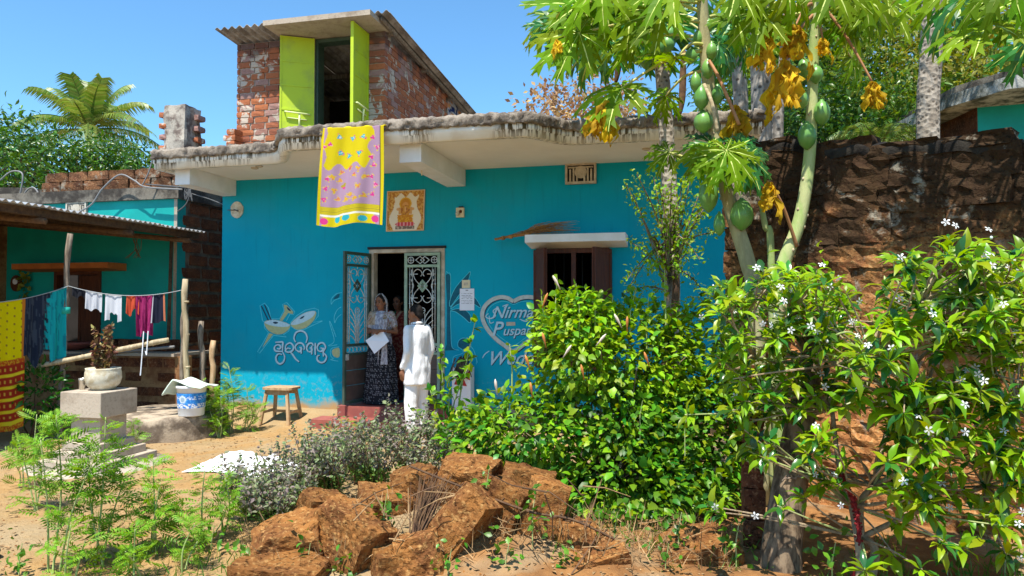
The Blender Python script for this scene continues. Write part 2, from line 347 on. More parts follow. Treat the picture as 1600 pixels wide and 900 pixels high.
MAT = dict(
    facade=m_facade(), fascia=m_fascia(), brick=m_brick(), mortar=m_mortar(), ground=m_ground(),
    white=mat2('white lime paint', (.80, .78, .73), (.75, .73, .68), 2, .8), whiteblue=mat2('white gloss paint', (.80, .81, .82), (.72, .73, .72), 4, .5),
    cream=mat2('cream plaster', (.58, .52, .42), (.40, .34, .26), 8, .85, bump=.3), lip=m_concrete('weathered lip', (.30, .255, .205), (.115, .095, .078), 6, .42, .62, .9),
    conc=m_concrete('raw concrete'), concl=m_concrete('pale concrete', (.44, .37, .29), (.30, .24, .18), 4, .45, .7, .35), concd=m_concrete('dark weathered concrete', (.20, .175, .14), (.05, .042, .035), 3.5, .35, .6, .8),
    lat=m_laterite('laterite', (.26, .115, .05), (.13, .055, .03), (.36, .21, .11), stain=1, zs=(3.3, 4.6)), latwall=m_laterite('stained laterite', (.40, .18, .06), (.24, .09, .035), (.50, .29, .12), stain=1, zs=(1.5, 2.35)), latstone=m_laterite('laterite rubble', (.27, .115, .032), (.14, .056, .02), (.38, .21, .075), pit=26, bstr=1.),
    latdark=m_laterite('old laterite', (.20, .07, .03), (.09, .035, .02), (.26, .13, .07)),
    greenwall=mat2('green wall paint', (.006, .36, .32), (.006, .30, .27), 2.5, .65), plaster=m_concrete('mud plaster', (.36, .20, .09), (.22, .10, .045), 3.2, .42, .6, .7),
    lattmort=m_concrete('laterite mortar', (.27, .20, .14), (.15, .10, .07), 6, .4, .6, .7), wallmort=m_laterite('wall mortar', (.20, .15, .10), (.10, .07, .05), (.30, .24, .17), stain=1, zs=(1.35, 2.6), pit=40, bstr=.7),
    lime=mat2('yellow green door paint', (.46, .60, .02), (.34, .44, .05), 4, .5, .35, bump=.12, bscale=12, lo=.45, hi=.8), lime_pale=mat2('pale door edge', (.70, .76, .35), None, rough=.5),
    dark=mat2('interior shade colour', (.035, .03, .028), (.02, .018, .016), 3, .95), black=mat2('black iron', (.012, .012, .012), None, rough=.5), sheet=mat2('galvanised sheet', (.42, .44, .46), (.28, .27, .26), 3, .5, .5, metal=.35, bump=.1, bscale=8),
    sheetold=m_concrete('asbestos sheet', (.36, .32, .27), (.18, .15, .12), 3, .4, .62, .4), woodold=mat2('grey old timber', (.26, .21, .16), (.12, .09, .065), 14, .9, bump=.5, stretch=(3, 3, .5)),
    bamboo=mat2('dry bamboo', (.47, .38, .24), (.30, .23, .13), 9, .6, .35, bump=.15, stretch=(3, 3, .4)), wood=mat2('pale stool wood', (.50, .34, .19), (.36, .22, .11), 12, .6, .3, bump=.15, stretch=(2, 2, .5)),
    shutter=mat2('brown shutter wood', (.13, .035, .014), (.07, .02, .01), 10, .55, .35, bump=.2, stretch=(4, 4, .4)), orange=mat2('orange paint', (.55, .16, .035), (.42, .12, .03), 5, .7),
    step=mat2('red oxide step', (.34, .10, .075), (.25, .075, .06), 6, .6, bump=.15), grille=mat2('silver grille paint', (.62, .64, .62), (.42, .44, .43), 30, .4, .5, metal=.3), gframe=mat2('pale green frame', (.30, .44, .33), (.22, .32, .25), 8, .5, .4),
    gdark=mat2('dark and shaded green frame', (.035, .075, .055), (.06, .09, .07), 12, .5, .4), panel=mat2('brown sheet panel', (.12, .088, .072), (.09, .065, .055), 7, .55, .35),
    skin=mat2('brown skin', (.26, .11, .058), (.22, .09, .045), 14, .55, .35), skin2=mat2('dark brown skin', (.17, .07, .037), (.14, .055, .03), 14, .55, .35), hair=mat2('black hair', (.008, .007, .007), (.02, .016, .014), 60, .75, .12, stretch=(1, 1, .2), bump=.4, bscale=120), eye=mat2('dark eye', (.01, .008, .008), None, rough=.3),
    lips=mat2('lips', (.20, .05, .04), None, rough=.5), shirt=None, paper=mat2('white paper', (.80, .82, .88), None, rough=.7), ivory=mat2('ivory plastic', (.70, .62, .42), None, rough=.4), red=mat2('red print', (.45, .03, .03), None, rough=.5),
    cable=mat2('grey cable', (.10, .10, .10), None, rough=.5), cablel=mat2('pale conduit', (.22, .215, .21), None, rough=.5), rope=mat2('line cord', (.30, .32, .33), None, rough=.8),
    cloth=painted('printed cloth', .9, .25, .15), printm=painted('flat print', .7), sack=mat2('white sack', (.80, .80, .80), (.70, .70, .72), 12, .8, bump=.3, bscale=60),
    stroke_pale=mat2('pale blue paint', (.48, .70, .80), (.40, .62, .72), 30, .7), stroke_cyan=mat2('cyan line paint', (.12, .68, .80), (.08, .56, .68), 30, .7), stroke_shadow=mat2('navy drop paint', (.010, .05, .10), None, rough=.7),
    pale_yellow=mat2('pale yellow paint', (.46, .50, .27), (.38, .44, .24), 30, .7), silverp=mat2('silver paint', (.55, .60, .58), (.44, .50, .46), 26, .65), leaf_paint=mat2('dark teal paint', (.004, .10, .16), (.006, .13, .19), 30, .7),
    potwhite=mat2('chipped white pot', (.66, .62, .50), (.48, .40, .26), 14, .6, bump=.2), bucket=mat2('white plastic', (.78, .79, .80), None, rough=.4), blue=mat2('blue label', (.03, .20, .58), (.06, .32, .72), 14, .4), mint=mat2('pale mint cloth', (.62, .76, .64), (.70, .78, .68), 9, .8),
    dry=mat2('dry stalks', (.36, .23, .11), (.22, .13, .06), 20, .9, randv=.3), drydark=mat2('brown twigs', (.16, .09, .045), (.09, .05, .03), 20, .9, randv=.3), broom=mat2('broom straw', (.42, .22, .07), (.26, .13, .05), 30, .85, randv=.3), teal_rope=mat2('teal cord', (.02, .35, .28), None),
    redtassel=mat2('dark red tassel', (.14, .008, .012), (.26, .02, .02), 90, .7, randv=.3), wire=mat2('rusty wire', (.16, .10, .07), (.25, .20, .16), 40, .7),
    papaya_trunk=m_trunk('papaya bark', (.42, .38, .20), (.28, .25, .13), scale=10), papaya_green=m_trunk('green papaya stem', (.30, .40, .13), (.42, .44, .20), scale=9), scar=mat2('leaf scar', (.50, .42, .26), (.34, .26, .15), 30, .9),
    palm_trunk=m_trunk('scarred pale trunk', (.38, .33, .265), (.25, .205, .155), ring=16), grey_trunk=m_trunk('grey trunk', (.34, .30, .25), (.18, .15, .12), ring=9), bark=m_trunk('rough bark', (.27, .195, .125), (.075, .052, .034), scale=17), twig=m_trunk('pale twig bark', (.40, .31, .20), (.25, .18, .11), scale=30),
    fruit=mat2('green papaya skin', (.10, .26, .05), (.16, .33, .07), 4, .35, .45), petiole=mat2('pale petiole', (.50, .52, .13), (.44, .38, .14), 6, .5), petiole_red=mat2('brown petiole', (.40, .20, .09), (.32, .15, .06), 6, .6),
    pap_leaf=leafmat('papaya leaf', (.12, .27, .004), (.23, .36, .005), .42, .55, .15), pap_leaf2=leafmat('dark papaya leaf', (.035, .17, .03), (.06, .24, .035), .3, .35, .45), pap_dead=leafmat('withered papaya leaf', (.74, .54, .02), (.60, .38, .02), .45, .7, .15, hue=.01), vein=mat2('leaf vein', (.50, .58, .14), None, rough=.5),
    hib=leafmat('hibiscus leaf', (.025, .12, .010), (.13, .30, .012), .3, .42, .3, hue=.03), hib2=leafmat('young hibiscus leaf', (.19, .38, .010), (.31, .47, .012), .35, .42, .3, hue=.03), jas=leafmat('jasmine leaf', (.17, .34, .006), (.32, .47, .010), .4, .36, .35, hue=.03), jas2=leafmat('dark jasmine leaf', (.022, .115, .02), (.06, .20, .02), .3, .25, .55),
    tulsi=leafmat('tulsi leaf', (.22, .31, .11), (.31, .24, .22), .25, .6, .2, hue=.03), tulsi2=leafmat('green tulsi leaf', (.12, .24, .04), (.18, .30, .06), .3, .5, .3), mari=leafmat('feathery leaf', (.14, .32, .015), (.24, .43, .03), .36, .5, .3), croton=leafmat('purple leaf', (.20, .08, .055), (.26, .20, .07), .25, .5, .3, hue=.03),
    mango=leafmat('mango leaf', (.028, .10, .012), (.10, .22, .012), .25, .35, .45), far=leafmat('far leaf', (.055, .14, .02), (.17, .26, .03), .32, .5, .3), far2=leafmat('far yellow leaf', (.20, .25, .03), (.30, .26, .03), .35, .5, .3), drytree=leafmat('dry tree leaf', (.36, .22, .10), (.46, .30, .14), .2, .7, .2), coco=leafmat('coconut leaflet', (.10, .21, .03), (.24, .30, .07), .3, .4, .45), weed=leafmat('weed leaf', (.05, .18, .015), (.13, .30, .02), .3, .4, .4),
    petal=leafmat('white petal', (.85, .86, .84), (.80, .82, .80), .25, .5, .3, tcol=(.8, .8, .76), hue=0.), bud=mat2('pink white bud', (.70, .58, .46), None, rough=.5), bud_orange=mat2('orange bud', (.60, .22, .06), None, rough=.5))

# ================================================================== the ground
MOUND = ad(720, 480, 4.75)
def gh(x, y):
    h = .035 * fbm((x * .6, y * .6, 3.1), 4) + .012 * fbm((x * 3.1, y * 3.1, 8.), 3)
    if -14 < x < 2: h += .15 * sstep(8.3, 9.35, y) * sstep(-2.6, -4.6, x) * sstep(-7.4, -6.6, x)
    c_ = MOUND; h += .26 * math.exp(-((x - c_.x) / .95) ** 2 - ((y - c_.y) / .5) ** 2)
    return h * sstep(60, 20, abs(y)) * sstep(60, 20, abs(x))
xs = sorted(set([round(v, 3) for v in np.concatenate([np.linspace(-9.5, 6, 150), np.linspace(-30, -9.5, 12), np.linspace(6, 30, 12), [-600, -200, -80, 80, 200, 600]])]))
ys = sorted(set([round(v, 3) for v in np.concatenate([np.linspace(1.5, 11, 110), np.linspace(-30, 1.5, 8), np.linspace(11, 45, 10), [-200, -80, 90, 300, 900]])]))
V = [(x, y, gh(x, y)) for y in ys for x in xs]; nx = len(xs)
F = [(j * nx + i, j * nx + i + 1, (j + 1) * nx + i + 1, (j + 1) * nx + i) for j in range(len(ys) - 1) for i in range(nx - 1)]
setp(mobj('ground', fast_mesh('ground', V, [np.array(F)], True), None, MAT['ground']), kind='structure')

# rough block meshes shared between alike pieces (unit cube about the origin)
def rough_cube(name, n, jit, mat, seed, bev=.06):
    bm = bmesh.new(); bmesh.ops.create_cube(bm, size=1)
    for ax in range(3):
        for k in range(1, n[ax]):
            no = [0, 0, 0]; no[ax] = 1; co = [0, 0, 0]; co[ax] = -.5 + k / n[ax]
            bmesh.ops.bisect_plane(bm, geom=bm.verts[:] + bm.edges[:] + bm.faces[:], plane_co=co, plane_no=no)
    r = random.Random(seed)
    for v in bm.verts:
        e = sum(abs(abs(c) - .5) < 1e-4 for c in v.co)
        if e >= 2: v.co *= 1 - bev * (.6 + .8 * r.random()) * (.5 if e == 2 else .8)
        v.co += Vector((r.uniform(-1, 1) * jit[0], r.uniform(-1, 1) * jit[1], r.uniform(-1, 1) * jit[2]))
    me = bpy.data.meshes.new(name); bm.to_mesh(me); bm.free(); me.materials.append(mat); return me
def place(name, me, c, size, parent, rz=0., tilt=0.):
    o = bpy.data.objects.new(name, me); col.objects.link(o)
    if parent is not None: par(o, parent)
    o.matrix_basis = Matrix.Translation(Vector(c)) @ Euler((tilt, 0, rz)).to_matrix().to_4x4() @ Matrix.Diagonal((*size, 1)); return o

# ================================================================== the turquoise house
YF = 9.296; XL, XR = -6.71, .55; SOF = 3.49
D0, D1 = at(577, 480, YF).x, at(695, 480, YF).x; DB, DT = .28, at(636, 389, YF).z
W0, W1, WB, WT = at(838, 480, YF).x, at(953, 480, YF).x, .8, at(895, 388, YF).z
house = thing('turquoise_house', (-3, 9.3, 0), 'single-storey turquoise house with white overhanging roof slab, iron grille door and painted wedding wall', 'house')
m = MB(); t = .25
for x0, x1, z0, z1 in ((XL, D0, -.4, SOF), (D0, D1, -.4, DB - .004), (D0, D1, DT, SOF), (D1, W0, -.4, SOF), (W0, W1, -.4, WB), (W0, W1, WT, SOF), (W1, XR, -.4, SOF)):
    m.box(x0, x1, YF, YF + t, z0, z1)
m.box(XL, XL + t, YF + t, 16, -.4, SOF).box(XR - t, XR, YF + t, 16, -.4, SOF).box(XL + t, XR - t, 15.75, 16, -.4, SOF)
m.build('wall', MAT['facade'], house)
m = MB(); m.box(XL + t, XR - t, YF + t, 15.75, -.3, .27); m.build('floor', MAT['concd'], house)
m = MB(); m.box(XL + t, XR - t, 12.4, 12.5, .27, SOF).box(-2.4, -2.3, YF + t, 12.4, .27, SOF).box(-5.2, -5.1, YF + t, 12.4, .27, SOF); m.build('inner_wall', MAT['dark'], house)  # near-black wall colour stands in for the darkness of the rooms
# roof slab with a stepped, curved front edge
def curve(p, q, n=9): return [(p[0] + (q[0] - p[0]) * k / n, p[1] + (q[1] - p[1]) * sstep(0, 1, k / n)) for k in range(n + 1)]
xk0, xk1 = at(816, 205, 7.5).x, at(900, 212, 7.95).x
front = [(-6.9, 8.12), (-6.0, 8.12)] + curve((-5.13, 8.12), (-4.5, 7.47)) + [(-3.6, 7.46), (-2.6, 7.45)] + curve((xk0, 7.46), (xk1, 7.95)) + [(-.2, 7.97), (.8, 7.97)]
edge = [(-6.9, 16.2), (-6.9, 12)] + front + [(.8, 12), (.8, 16.2)]
m = MB(); m.prism([(x, y, SOF) for x, y in edge], (0, 0, .12)); m.build('roof_slab', MAT['white'], house)
def resample(pl, step):
    out = []
    for (a, b), (c, d) in zip(pl, pl[1:]):
        n = max(1, int(math.hypot(c - a, d - b) / step))
        out += [(a + (c - a) * k / n, b + (d - b) * k / n) for k in range(n)]
    return out + [pl[-1]]
def sweep_edge(name, pl, prof, mat, jit=0, step=.08, smooth=False):
    pts = resample(pl, step); k = len(prof); V = []; n = len(pts)
    for i, (x, y) in enumerate(pts):
        a, b = pts[max(i - 1, 0)], pts[min(i + 1, n - 1)]; dx, dy = b[0] - a[0], b[1] - a[1]; L = math.hypot(dx, dy); ox, oy = dy / L, -dx / L
        for j, (o, z) in enumerate(prof):
            jj = jit * fbm((x * 17 + j * 3.7, y * 17, j * 1.9), 4); jz = jit * fbm((x * 13, y * 13 + 9, j * 2.3), 4)
            V.append((x + ox * (o + jj), y + oy * (o + jj), z + jz * .8))
    F = [(i * k + j, i * k + (j + 1) % k, (i + 1) * k + (j + 1) % k, (i + 1) * k + j) for i in range(n - 1) for j in range(k)]
    return mobj(name, fast_mesh(name, V, [np.array(F)], smooth), house, MAT[mat])
sweep_edge('fascia', edge, [(-.10, SOF + .02), (-.10, 3.455), (.012, 3.45), (.015, 3.52), (.03, 3.53), (.03, 3.598), (-.05, 3.60)], 'fascia')
sweep_edge('roof_lip', edge, [(-.02, 3.59), (.05, 3.583), (.066, 3.60), (.058, 3.64), (.068, 3.672), (.052, 3.705), (.01, 3.722), (-.06, 3.712), (-.25, 3.70), (-.4, 3.60)], 'lip', .030, .022)
m = MB(); m.prism([(x, y, SOF + .124) for x, y in [(-6.8, 16.1)] + [(a, b + .2) for a, b in front] + [(.7, 16.1)]], (0, 0, .05)); m.build('roof_top', MAT['conc'], house)
for x0, x1, y0 in ((XL, -6.48, 8.27), (-3.17, -2.905, 7.6)):
    m = MB(); m.m = 0; m.box(x0, x1, y0, YF - .003, 3.26, SOF - .003); m.build('roof_beam', [MAT['whiteblue']], house)
m = MB(); m.tube([at(659, 262, 8.1), at(659, 274, 8.1)], .008, 6).build('fan_hook', MAT['ivory'], house)
for px, py in ((398, 262), (1010, 232), (405, 259)):
    p = ad(px, py, 8.9); r_, _ = ray(px, py); tt = (SOF - CZ) / r_.z
    m = MB(); m.lathe([(.05, 0), (.05, -.012), (.03, -.02)], (r_.x * tt, r_.y * tt, SOF - .001), 14).build('ceiling_rose', MAT['cream'], house)
# ventilator with a cut-out lattice
def ventilator(px0, px1, py0, py1, Y, parent, deep=.05):
    a, b = at(px0, py1, Y), at(px1, py0, Y); x0, x1, z0, z1 = a.x, b.x, a.z, b.z; w, h = x1 - x0, z1 - z0
    v = MB(); v.box(x0, x1, Y - .012, Y - .004, z0, z1); v.build('vent_back', MAT['black'], parent)
    m = MB(); f = .1 * w
    m.box(x0, x1, Y - deep, Y - .012, z0, z0 + f * .8).box(x0, x1, Y - deep, Y - .012, z1 - f * .8, z1).box(x0, x0 + f * .7, Y - deep, Y - .012, z0 + f * .8, z1 - f * .8).box(x1 - f * .7, x1, Y - deep, Y - .012, z0 + f * .8, z1 - f * .8)
    m.build('vent_frame', MAT['cream'], parent)
    for u in (.16, .27, .38, .62, .73, .84):
        m = MB(); xm = x0 + u * w; m.box(xm - .028 * w, xm + .028 * w, Y - deep + .006, Y - .012, z0 + f * .8, z0 + (.62 + .25 * (1 - abs(u - .5) * 2)) * h); m.build('vent_bar', MAT['cream'], parent)
    m = MB(); cz = z0 + .56 * h
    m.prism([(x0 + w * (.5 + .2 * math.cos(k * math.pi / 6)), Y - deep + .004, cz + .3 * h * math.sin(k * math.pi / 6)) for k in range(12)], (0, deep - .014, 0)); m.build('vent_shell', MAT['cream'], parent)
    m = MB(); m.box(x0 + f, x1 - f, Y - deep + .008, Y - .012, z1 - .24 * h, z1 - .18 * h); m.build('vent_bar', MAT['cream'], parent)
ventilator(884, 932, 254, 289, YF, house)
# window: shutters swung out, iron bars, sunshade
m = MB(); fw = .06
m.box(W0, W0 + fw, YF - .02, YF + .1, WB, WT).box(W1 - fw, W1, YF - .02, YF + .1, WB, WT).box(W0 + fw, W1 - fw, YF - .02, YF + .1, WT - fw, WT).box(W0 + fw, W1 - fw, YF - .02, YF + .1, WB, WB + fw).box((W0 + W1) / 2 - .015, (W0 + W1) / 2 + .045, YF - .018, YF + .09, WB + fw, WT - fw)
win = m.build('window', MAT['shutter'], house)
for k in range(7):
    x = W0 + .12 + k * (W1 - W0 - .24) / 6; m = MB(); m.tube([(x, YF + .05, WB), (x, YF + .05, WT)], .008, 6).build('window_bar', MAT['black'], win)
for k in range(3):
    cz = WB + .3 + k * .3; m = MB(); m.tube([(W0 + .1 + (W1 - W0 - .2) * i / 12, YF + .055, cz + .1 * math.sin(i * math.pi / 2)) for i in range(13)], .007, 5).build('window_scroll', MAT['black'], win)
def leafpanel(name, hinge, ang, w, z0, z1, mats, parent, nrail=3, th=.03):
    d = Vector((math.cos(ang), math.sin(ang), 0)); n = Vector((-d.y, d.x, 0)); c = Vector(hinge) + d * w / 2; zc = (z0 + z1) / 2; h = (z1 - z0) / 2
    m = MB(); m.obox((c.x, c.y, zc), d * w / 2, n * th / 2, (0, 0, h)); o = m.build(name, mats[0], parent)
    for k in range(nrail + 1):
        zz = z0 + .04 + (z1 - z0 - .08) * k / nrail; m = MB(); m.obox((c.x, c.y, zz), d * (w / 2 - .05), n * (th / 2 + .008), (0, 0, .025)); m.build('rail', mats[1], o)
    for s in (-1, 1):
        cc = c + d * s * (w / 2 - .025); m = MB(); m.obox((cc.x, cc.y, zc), d * .025, n * (th / 2 + .009), (0, 0, h - .001)); m.build('stile', mats[1], o)
    return o
leafpanel('shutter', (W0 - .01, YF - .03, 0), R(180 + 118), .46, WB + .02, WT - .02, (MAT['shutter'], MAT['shutter']), house)
leafpanel('shutter', (W1 + .01, YF - .03, 0), R(-112), .44, WB + .02, WT - .02, (MAT['shutter'], MAT['shutter']), house)
a, b = at(820, 368, YF - .42), at(977, 365, YF - .42); zt = at(895, 365, YF - .42).z
m = MB(); m.prism([(a.x, YF - .002, zt), (a.x, YF - .42, zt), (a.x, YF - .42, zt - .1), (a.x, YF - .002, zt - .15)], (b.x - a.x, 0, 0)); m.build('sunshade', MAT['whiteblue'], house)
# steps
sx0, sx1 = at(528, 632, 8.8).x, at(700, 632, 8.8).x
m = MB(); m.box(sx0, sx1, 8.78, YF - .003, -.2, DB - .005); m.build('step', MAT['step'], house)
m = MB(); m.box(sx0 - .22, sx1 + .1, 8.45, 8.777, -.2, .135); m.build('step', MAT['step'], house)
xm = at(590, 640, 8.6).x; m = MB(); m.prism([(xm, 8.46, .137), (xm, 8.777, .137), (xm, 8.777, DB - .008)], (.62, 0, 0)); m.build('ramp', MAT['step'], house)
# door frame and grille leaves
m = MB(); m.box(D0, D0 + .07, YF - .015, YF + .12, DB, DT).box(D1 - .05, D1, YF - .015, YF + .12, DB, DT).box(D0 + .07, D1 - .05, YF - .015, YF + .12, DT - .05, DT); m.build('door_frame', MAT['cream'], house)
m = MB(); m.box(D0 - .02, D1 + .02, YF - .03, YF + .02, DT + .002, DT + .035); m.build('lintel_trim', MAT['black'], house)
def grille_leaf(hinge, ang, w, fm, bm_, pm):
    z0, H = DB + .02, DT - DB - .08
    d = Vector((math.cos(ang), math.sin(ang), 0)); n = Vector((-d.y, d.x, 0)); h0 = Vector(hinge)
    P = lambda u, v, o=0: Vector((h0.x, h0.y, z0)) + d * u + n * o + Vector((0, 0, v))
    bar = lambda u0, u1, v0, v1, th: (P((u0 + u1) / 2, (v0 + v1) / 2), d * abs(u1 - u0) / 2, n * th, Vector((0, 0, abs(v1 - v0) / 2)))
    PL = .77                                       # top of the solid foot panels
    m = MB()
    for q in ((0, .04, 0, H), (w - .04, w, 0, H), (.04, w - .04, H - .04, H), (.04, w - .04, 0, .04), (.04, w - .04, H - .2, H - .165), (.04, w - .04, PL - .12, PL - .09), (.04, w - .04, PL, PL + .035)): m.obox(*bar(*q, .018))
    leaf = m.build('door_leaf', fm, house)
    for k in range(3):
        m = MB(); v0 = .045 + k * .203; m.obox(*bar(.042, w - .042, v0, v0 + .197, .008)); m.build('foot_panel', pm, leaf)
    cu = w / 2; su = w / .54; st = []
    cv = lambda cx, cy: ((cx - 662) / 560 * su + cu, H - (cy - 50) / 560)
    def spl(pts, k=4):
        out = []
        for i in range(len(pts) - 1):
            p0, p1, p2, p3 = (Vector(pts[max(0, min(len(pts) - 1, i + q))]) for q in (-1, 0, 1, 2))
            for j in range(k):
                t_ = j / k; out.append(.5 * ((2 * p1) + (p2 - p0) * t_ + (2 * p0 - 5 * p1 + 4 * p2 - p3) * t_ ** 2 + (3 * p1 - p0 - 3 * p2 + p3) * t_ ** 3))
        return out + [Vector(pts[-1])]
    for s in (-1, 1):
        st += [[(662 + s * 15, 232), (662 + s * 4, 215), (662 + s * 14, 190), (662 + s * 45, 178), (662 + s * 76, 205), (662 + s * 66, 250), (662 + s * 36, 285), (662 + s * 10, 310)],
               [(662 + s * 15, 382), (662 + s * 4, 399), (662 + s * 14, 424), (662 + s * 45, 437), (662 + s * 78, 410), (662 + s * 66, 365), (662 + s * 36, 330), (662 + s * 10, 304)],
               [(662 + s * 40, 215), (662 + s * 112, 215)], [(662 + s * 40, 400), (662 + s * 112, 400)], [(662 + s * 98, 255), (662 + s * 76, 307), (662 + s * 98, 360)], [(662 + s * 92, 180), (662 + s * 92, 232)], [(662 + s * 92, 375), (662 + s * 92, 430)]]
        for k in range(5): st.append([(662 + s * 8, 640 + 36 * k), (662 + s * 22, 560 + 42 * k), (662 + s * 55, 505 + 48 * k), (662 + s * 92, 470 + 52 * k)])
    st += [[(662, 150), (662, 178)], [(662, 520), (662, 790)], [(640, 520), (646, 790)], [(684, 520), (678, 790)]]
    for pts in st:
        q = [cv(*p) for p in pts]; q = spl(q) if len(q) > 2 else q; m = MB(); m.tube([P(u, min(H - .2, max(PL + .02, v))) for u, v in q], .0065, 5).build('scroll', bm_, leaf)
    for u in (.075, .115, w - .115, w - .075):
        m = MB(); m.tube([P(u, PL), P(u, H - .17)], .007, 6)
        for v in (1.05, 1.35, 1.62): m.ell(P(u, v), (.014, .014, .014), 6, 4)
        m.build('upright', bm_, leaf)
    def ring(c, r, cross=True):
        m = MB(); m.tube([P(c[0] + r * math.cos(k * math.pi / 8), c[1] + r * math.sin(k * math.pi / 8)) for k in range(17)], .006, 5, cap=False)
        if cross: m.tube([P(c[0] - r, c[1]), P(c[0] + r, c[1])], .005, 5).tube([P(c[0], c[1] - r), P(c[0], c[1] + r)], .005, 5)
        m.build('rosette', bm_, leaf)
    ring(cv(662, 498), .042 * su); ring((.09, H - .1), .045 * su); ring((w - .09, H - .1), .045 * su)
    for du in (-.035, .035):
        m = MB(); m.tube([P(cu + du + q[0] * .065, H - .1 + q[1] * .05) for q in ((-1, 0), (0, 1), (1, 0), (0, -1), (-1, 0))], .008, 5).build('diamond', bm_, leaf)
    c0 = cv(662, 307); m = MB()
    for r in (.07, .05): m.tube([P(c0[0] + q[0] * r * su, c0[1] + q[1] * r * 1.15, -.004) for q in ((-1, 0), (0, 1), (1, 0), (0, -1), (-1, 0))], .012, 5)
    for k in range(-2, 3): m.tube([P(c0[0] + (k - 2) * .01, c0[1] + (k + 2) * .01), P(c0[0] + (k + 2) * .01, c0[1] + (k - 2) * .01)], .004, 4)
    m.build('diamond', fm, leaf)
    for k in range(6): ring((.085 + k * (w - .17) / 5, PL - .045), .036 * su, False)
    m = MB(); m.obox(*bar(w - .075, w - .02, PL - .18, PL - .1, .03)); m.build('latch', MAT['grille'], leaf)
lw = (D1 - .05 - D0 - .07) / 2
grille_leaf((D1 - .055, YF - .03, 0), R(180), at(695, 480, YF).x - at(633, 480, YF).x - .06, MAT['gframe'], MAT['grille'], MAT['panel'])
grille_leaf((D0 + .03, YF - .04, 0), R(-90 - 13), .56, MAT['gdark'], MAT['grille'], MAT['panel'])  # open leaf's shade is put into its darker frame colour

# ------------------------------------------------------------------ paint on the facade
def cat(pts, k=5, closed=False):
    n = len(pts); out = []
    for i in range(n if closed else n - 1):
        g = lambda q: Vector(pts[(i + q) % n] if closed else pts[max(0, min(n - 1, i + q))])
        p0, p1, p2, p3 = g(-1), g(0), g(1), g(2)
        for j in range(k):
            t_ = j / k; out.append(.5 * ((2 * p1) + (p2 - p0) * t_ + (2 * p0 - 5 * p1 + 4 * p2 - p3) * t_ ** 2 + (3 * p1 - p0 - 3 * p2 + p3) * t_ ** 3))
    return out + [Vector(pts[0] if closed else pts[-1])]
def ribbon(m, pts, w, off, mp, taper=True):
    n = len(pts); Lp = []; Rp = []
    for i in range(n):
        d = pts[min(i + 1, n - 1)] - pts[max(i - 1, 0)]
        if d.length < 1e-6: d = Vector((1, 0))
        d.normalize(); nn = Vector((-d.y, d.x)); ww = w * (.55 + .45 * math.sin(math.pi * min(1, max(0, (i + .6) / n)))) if taper else w
        Lp.append(pts[i] + nn * ww / 2); Rp.append(pts[i] - nn * ww / 2)
    m.add([mp(*p, off) for p in Lp] + [mp(*p, off) for p in Rp], [(i, i + 1, n + i + 1, n + i) for i in range(n - 1)])
wp = lambda px, py, off: at(px, py, YF - off)
def strokes(name, lst, width, mat, off, f, k=5, closed=False, taper=True, sm=True):
    m = MB()
    for j, pts in enumerate(lst):
        q = cat([f(*p) for p in pts], k, closed) if sm and len(pts) > 2 else [Vector(f(*p)) for p in pts]
        ribbon(m, q, width, off + j * .00006, wp, taper)
    return m.build(name, MAT[mat], house)
def fill(name, pts, mat, off, f, k=4, sm=True):
    q = cat([f(*p) for p in pts], k, True)[:-1] if sm else [Vector(f(*p)) for p in pts]
    m = MB(); m.add([wp(p.x, p.y, off) for p in q], [tuple(range(len(q)))]); return m.build(name, MAT[mat], house)
fa = lambda cx, cy: (390 + cx / 6.427, 450 + cy / 6.427)
odia = [[[(258, 545), (300, 543), (332, 545), (331, 590), (330, 638)], [(262, 575), (248, 605), (262, 632), (300, 636), (330, 638)], [(262, 578), (290, 570), (312, 590), (300, 612), (275, 606)], [(330, 640), (352, 690), (338, 742), (303, 762), (272, 738), (266, 692), (290, 662), (325, 668)]],
        [[(358, 615), (368, 572), (408, 552), (440, 585), (432, 625), (392, 645), (360, 630), (382, 604), (412, 612)], [(405, 640), (432, 668), (462, 712), (497, 742)]],
        [[(462, 545), (446, 502), (466, 448), (515, 430), (560, 452), (578, 500), (566, 552)], [(470, 628), (458, 590), (486, 556), (525, 556), (550, 592), (545, 622)], [(472, 625), (500, 640), (522, 612), (500, 594)], [(518, 590), (517, 625), (518, 660)]],
        [[(590, 640), (572, 605), (590, 562), (624, 555), (640, 580)], [(592, 640), (618, 638), (626, 612), (604, 600)], [(624, 580), (622, 620), (624, 668)], [(660, 552), (658, 610), (660, 672)]],
        [[(690, 632), (678, 595), (700, 558), (738, 552), (762, 592), (745, 632)], [(692, 632), (720, 636), (735, 612), (712, 600)], [(742, 600), (740, 640), (742, 688)], [(742, 650), (772, 690), (752, 738), (712, 748), (680, 722), (682, 684), (704, 676)]]]
for g in odia:
    strokes('painted_letter_shadow', g, 3.0, 'stroke_shadow', .0022, lambda a, b: (fa(a, b)[0] + .9, fa(a, b)[1] + 1.0)); strokes('painted_letter', g, 2.7, 'stroke_pale', .0034, fa)
bowl1 = [(150, 340), (200, 320), (290, 325), (400, 365), (395, 410), (340, 455), (270, 465), (200, 435), (160, 390)]
bowl2 = [(412, 362), (470, 300), (560, 245), (650, 230), (668, 262), (640, 330), (570, 395), (490, 418), (440, 400)]
fill('painted_drum', bowl1, 'pale_yellow', .002, fa); fill('painted_drum', bowl2, 'pale_yellow', .002, fa)
fill('painted_drumhead', [(150, 345), (210, 322), (290, 328), (398, 366), (380, 388), (290, 388), (200, 372)], 'stroke_pale', .003, fa); fill('painted_drumhead', [(414, 362), (480, 296), (570, 245), (655, 232), (640, 282), (560, 335), (470, 368)], 'stroke_pale', .003, fa)
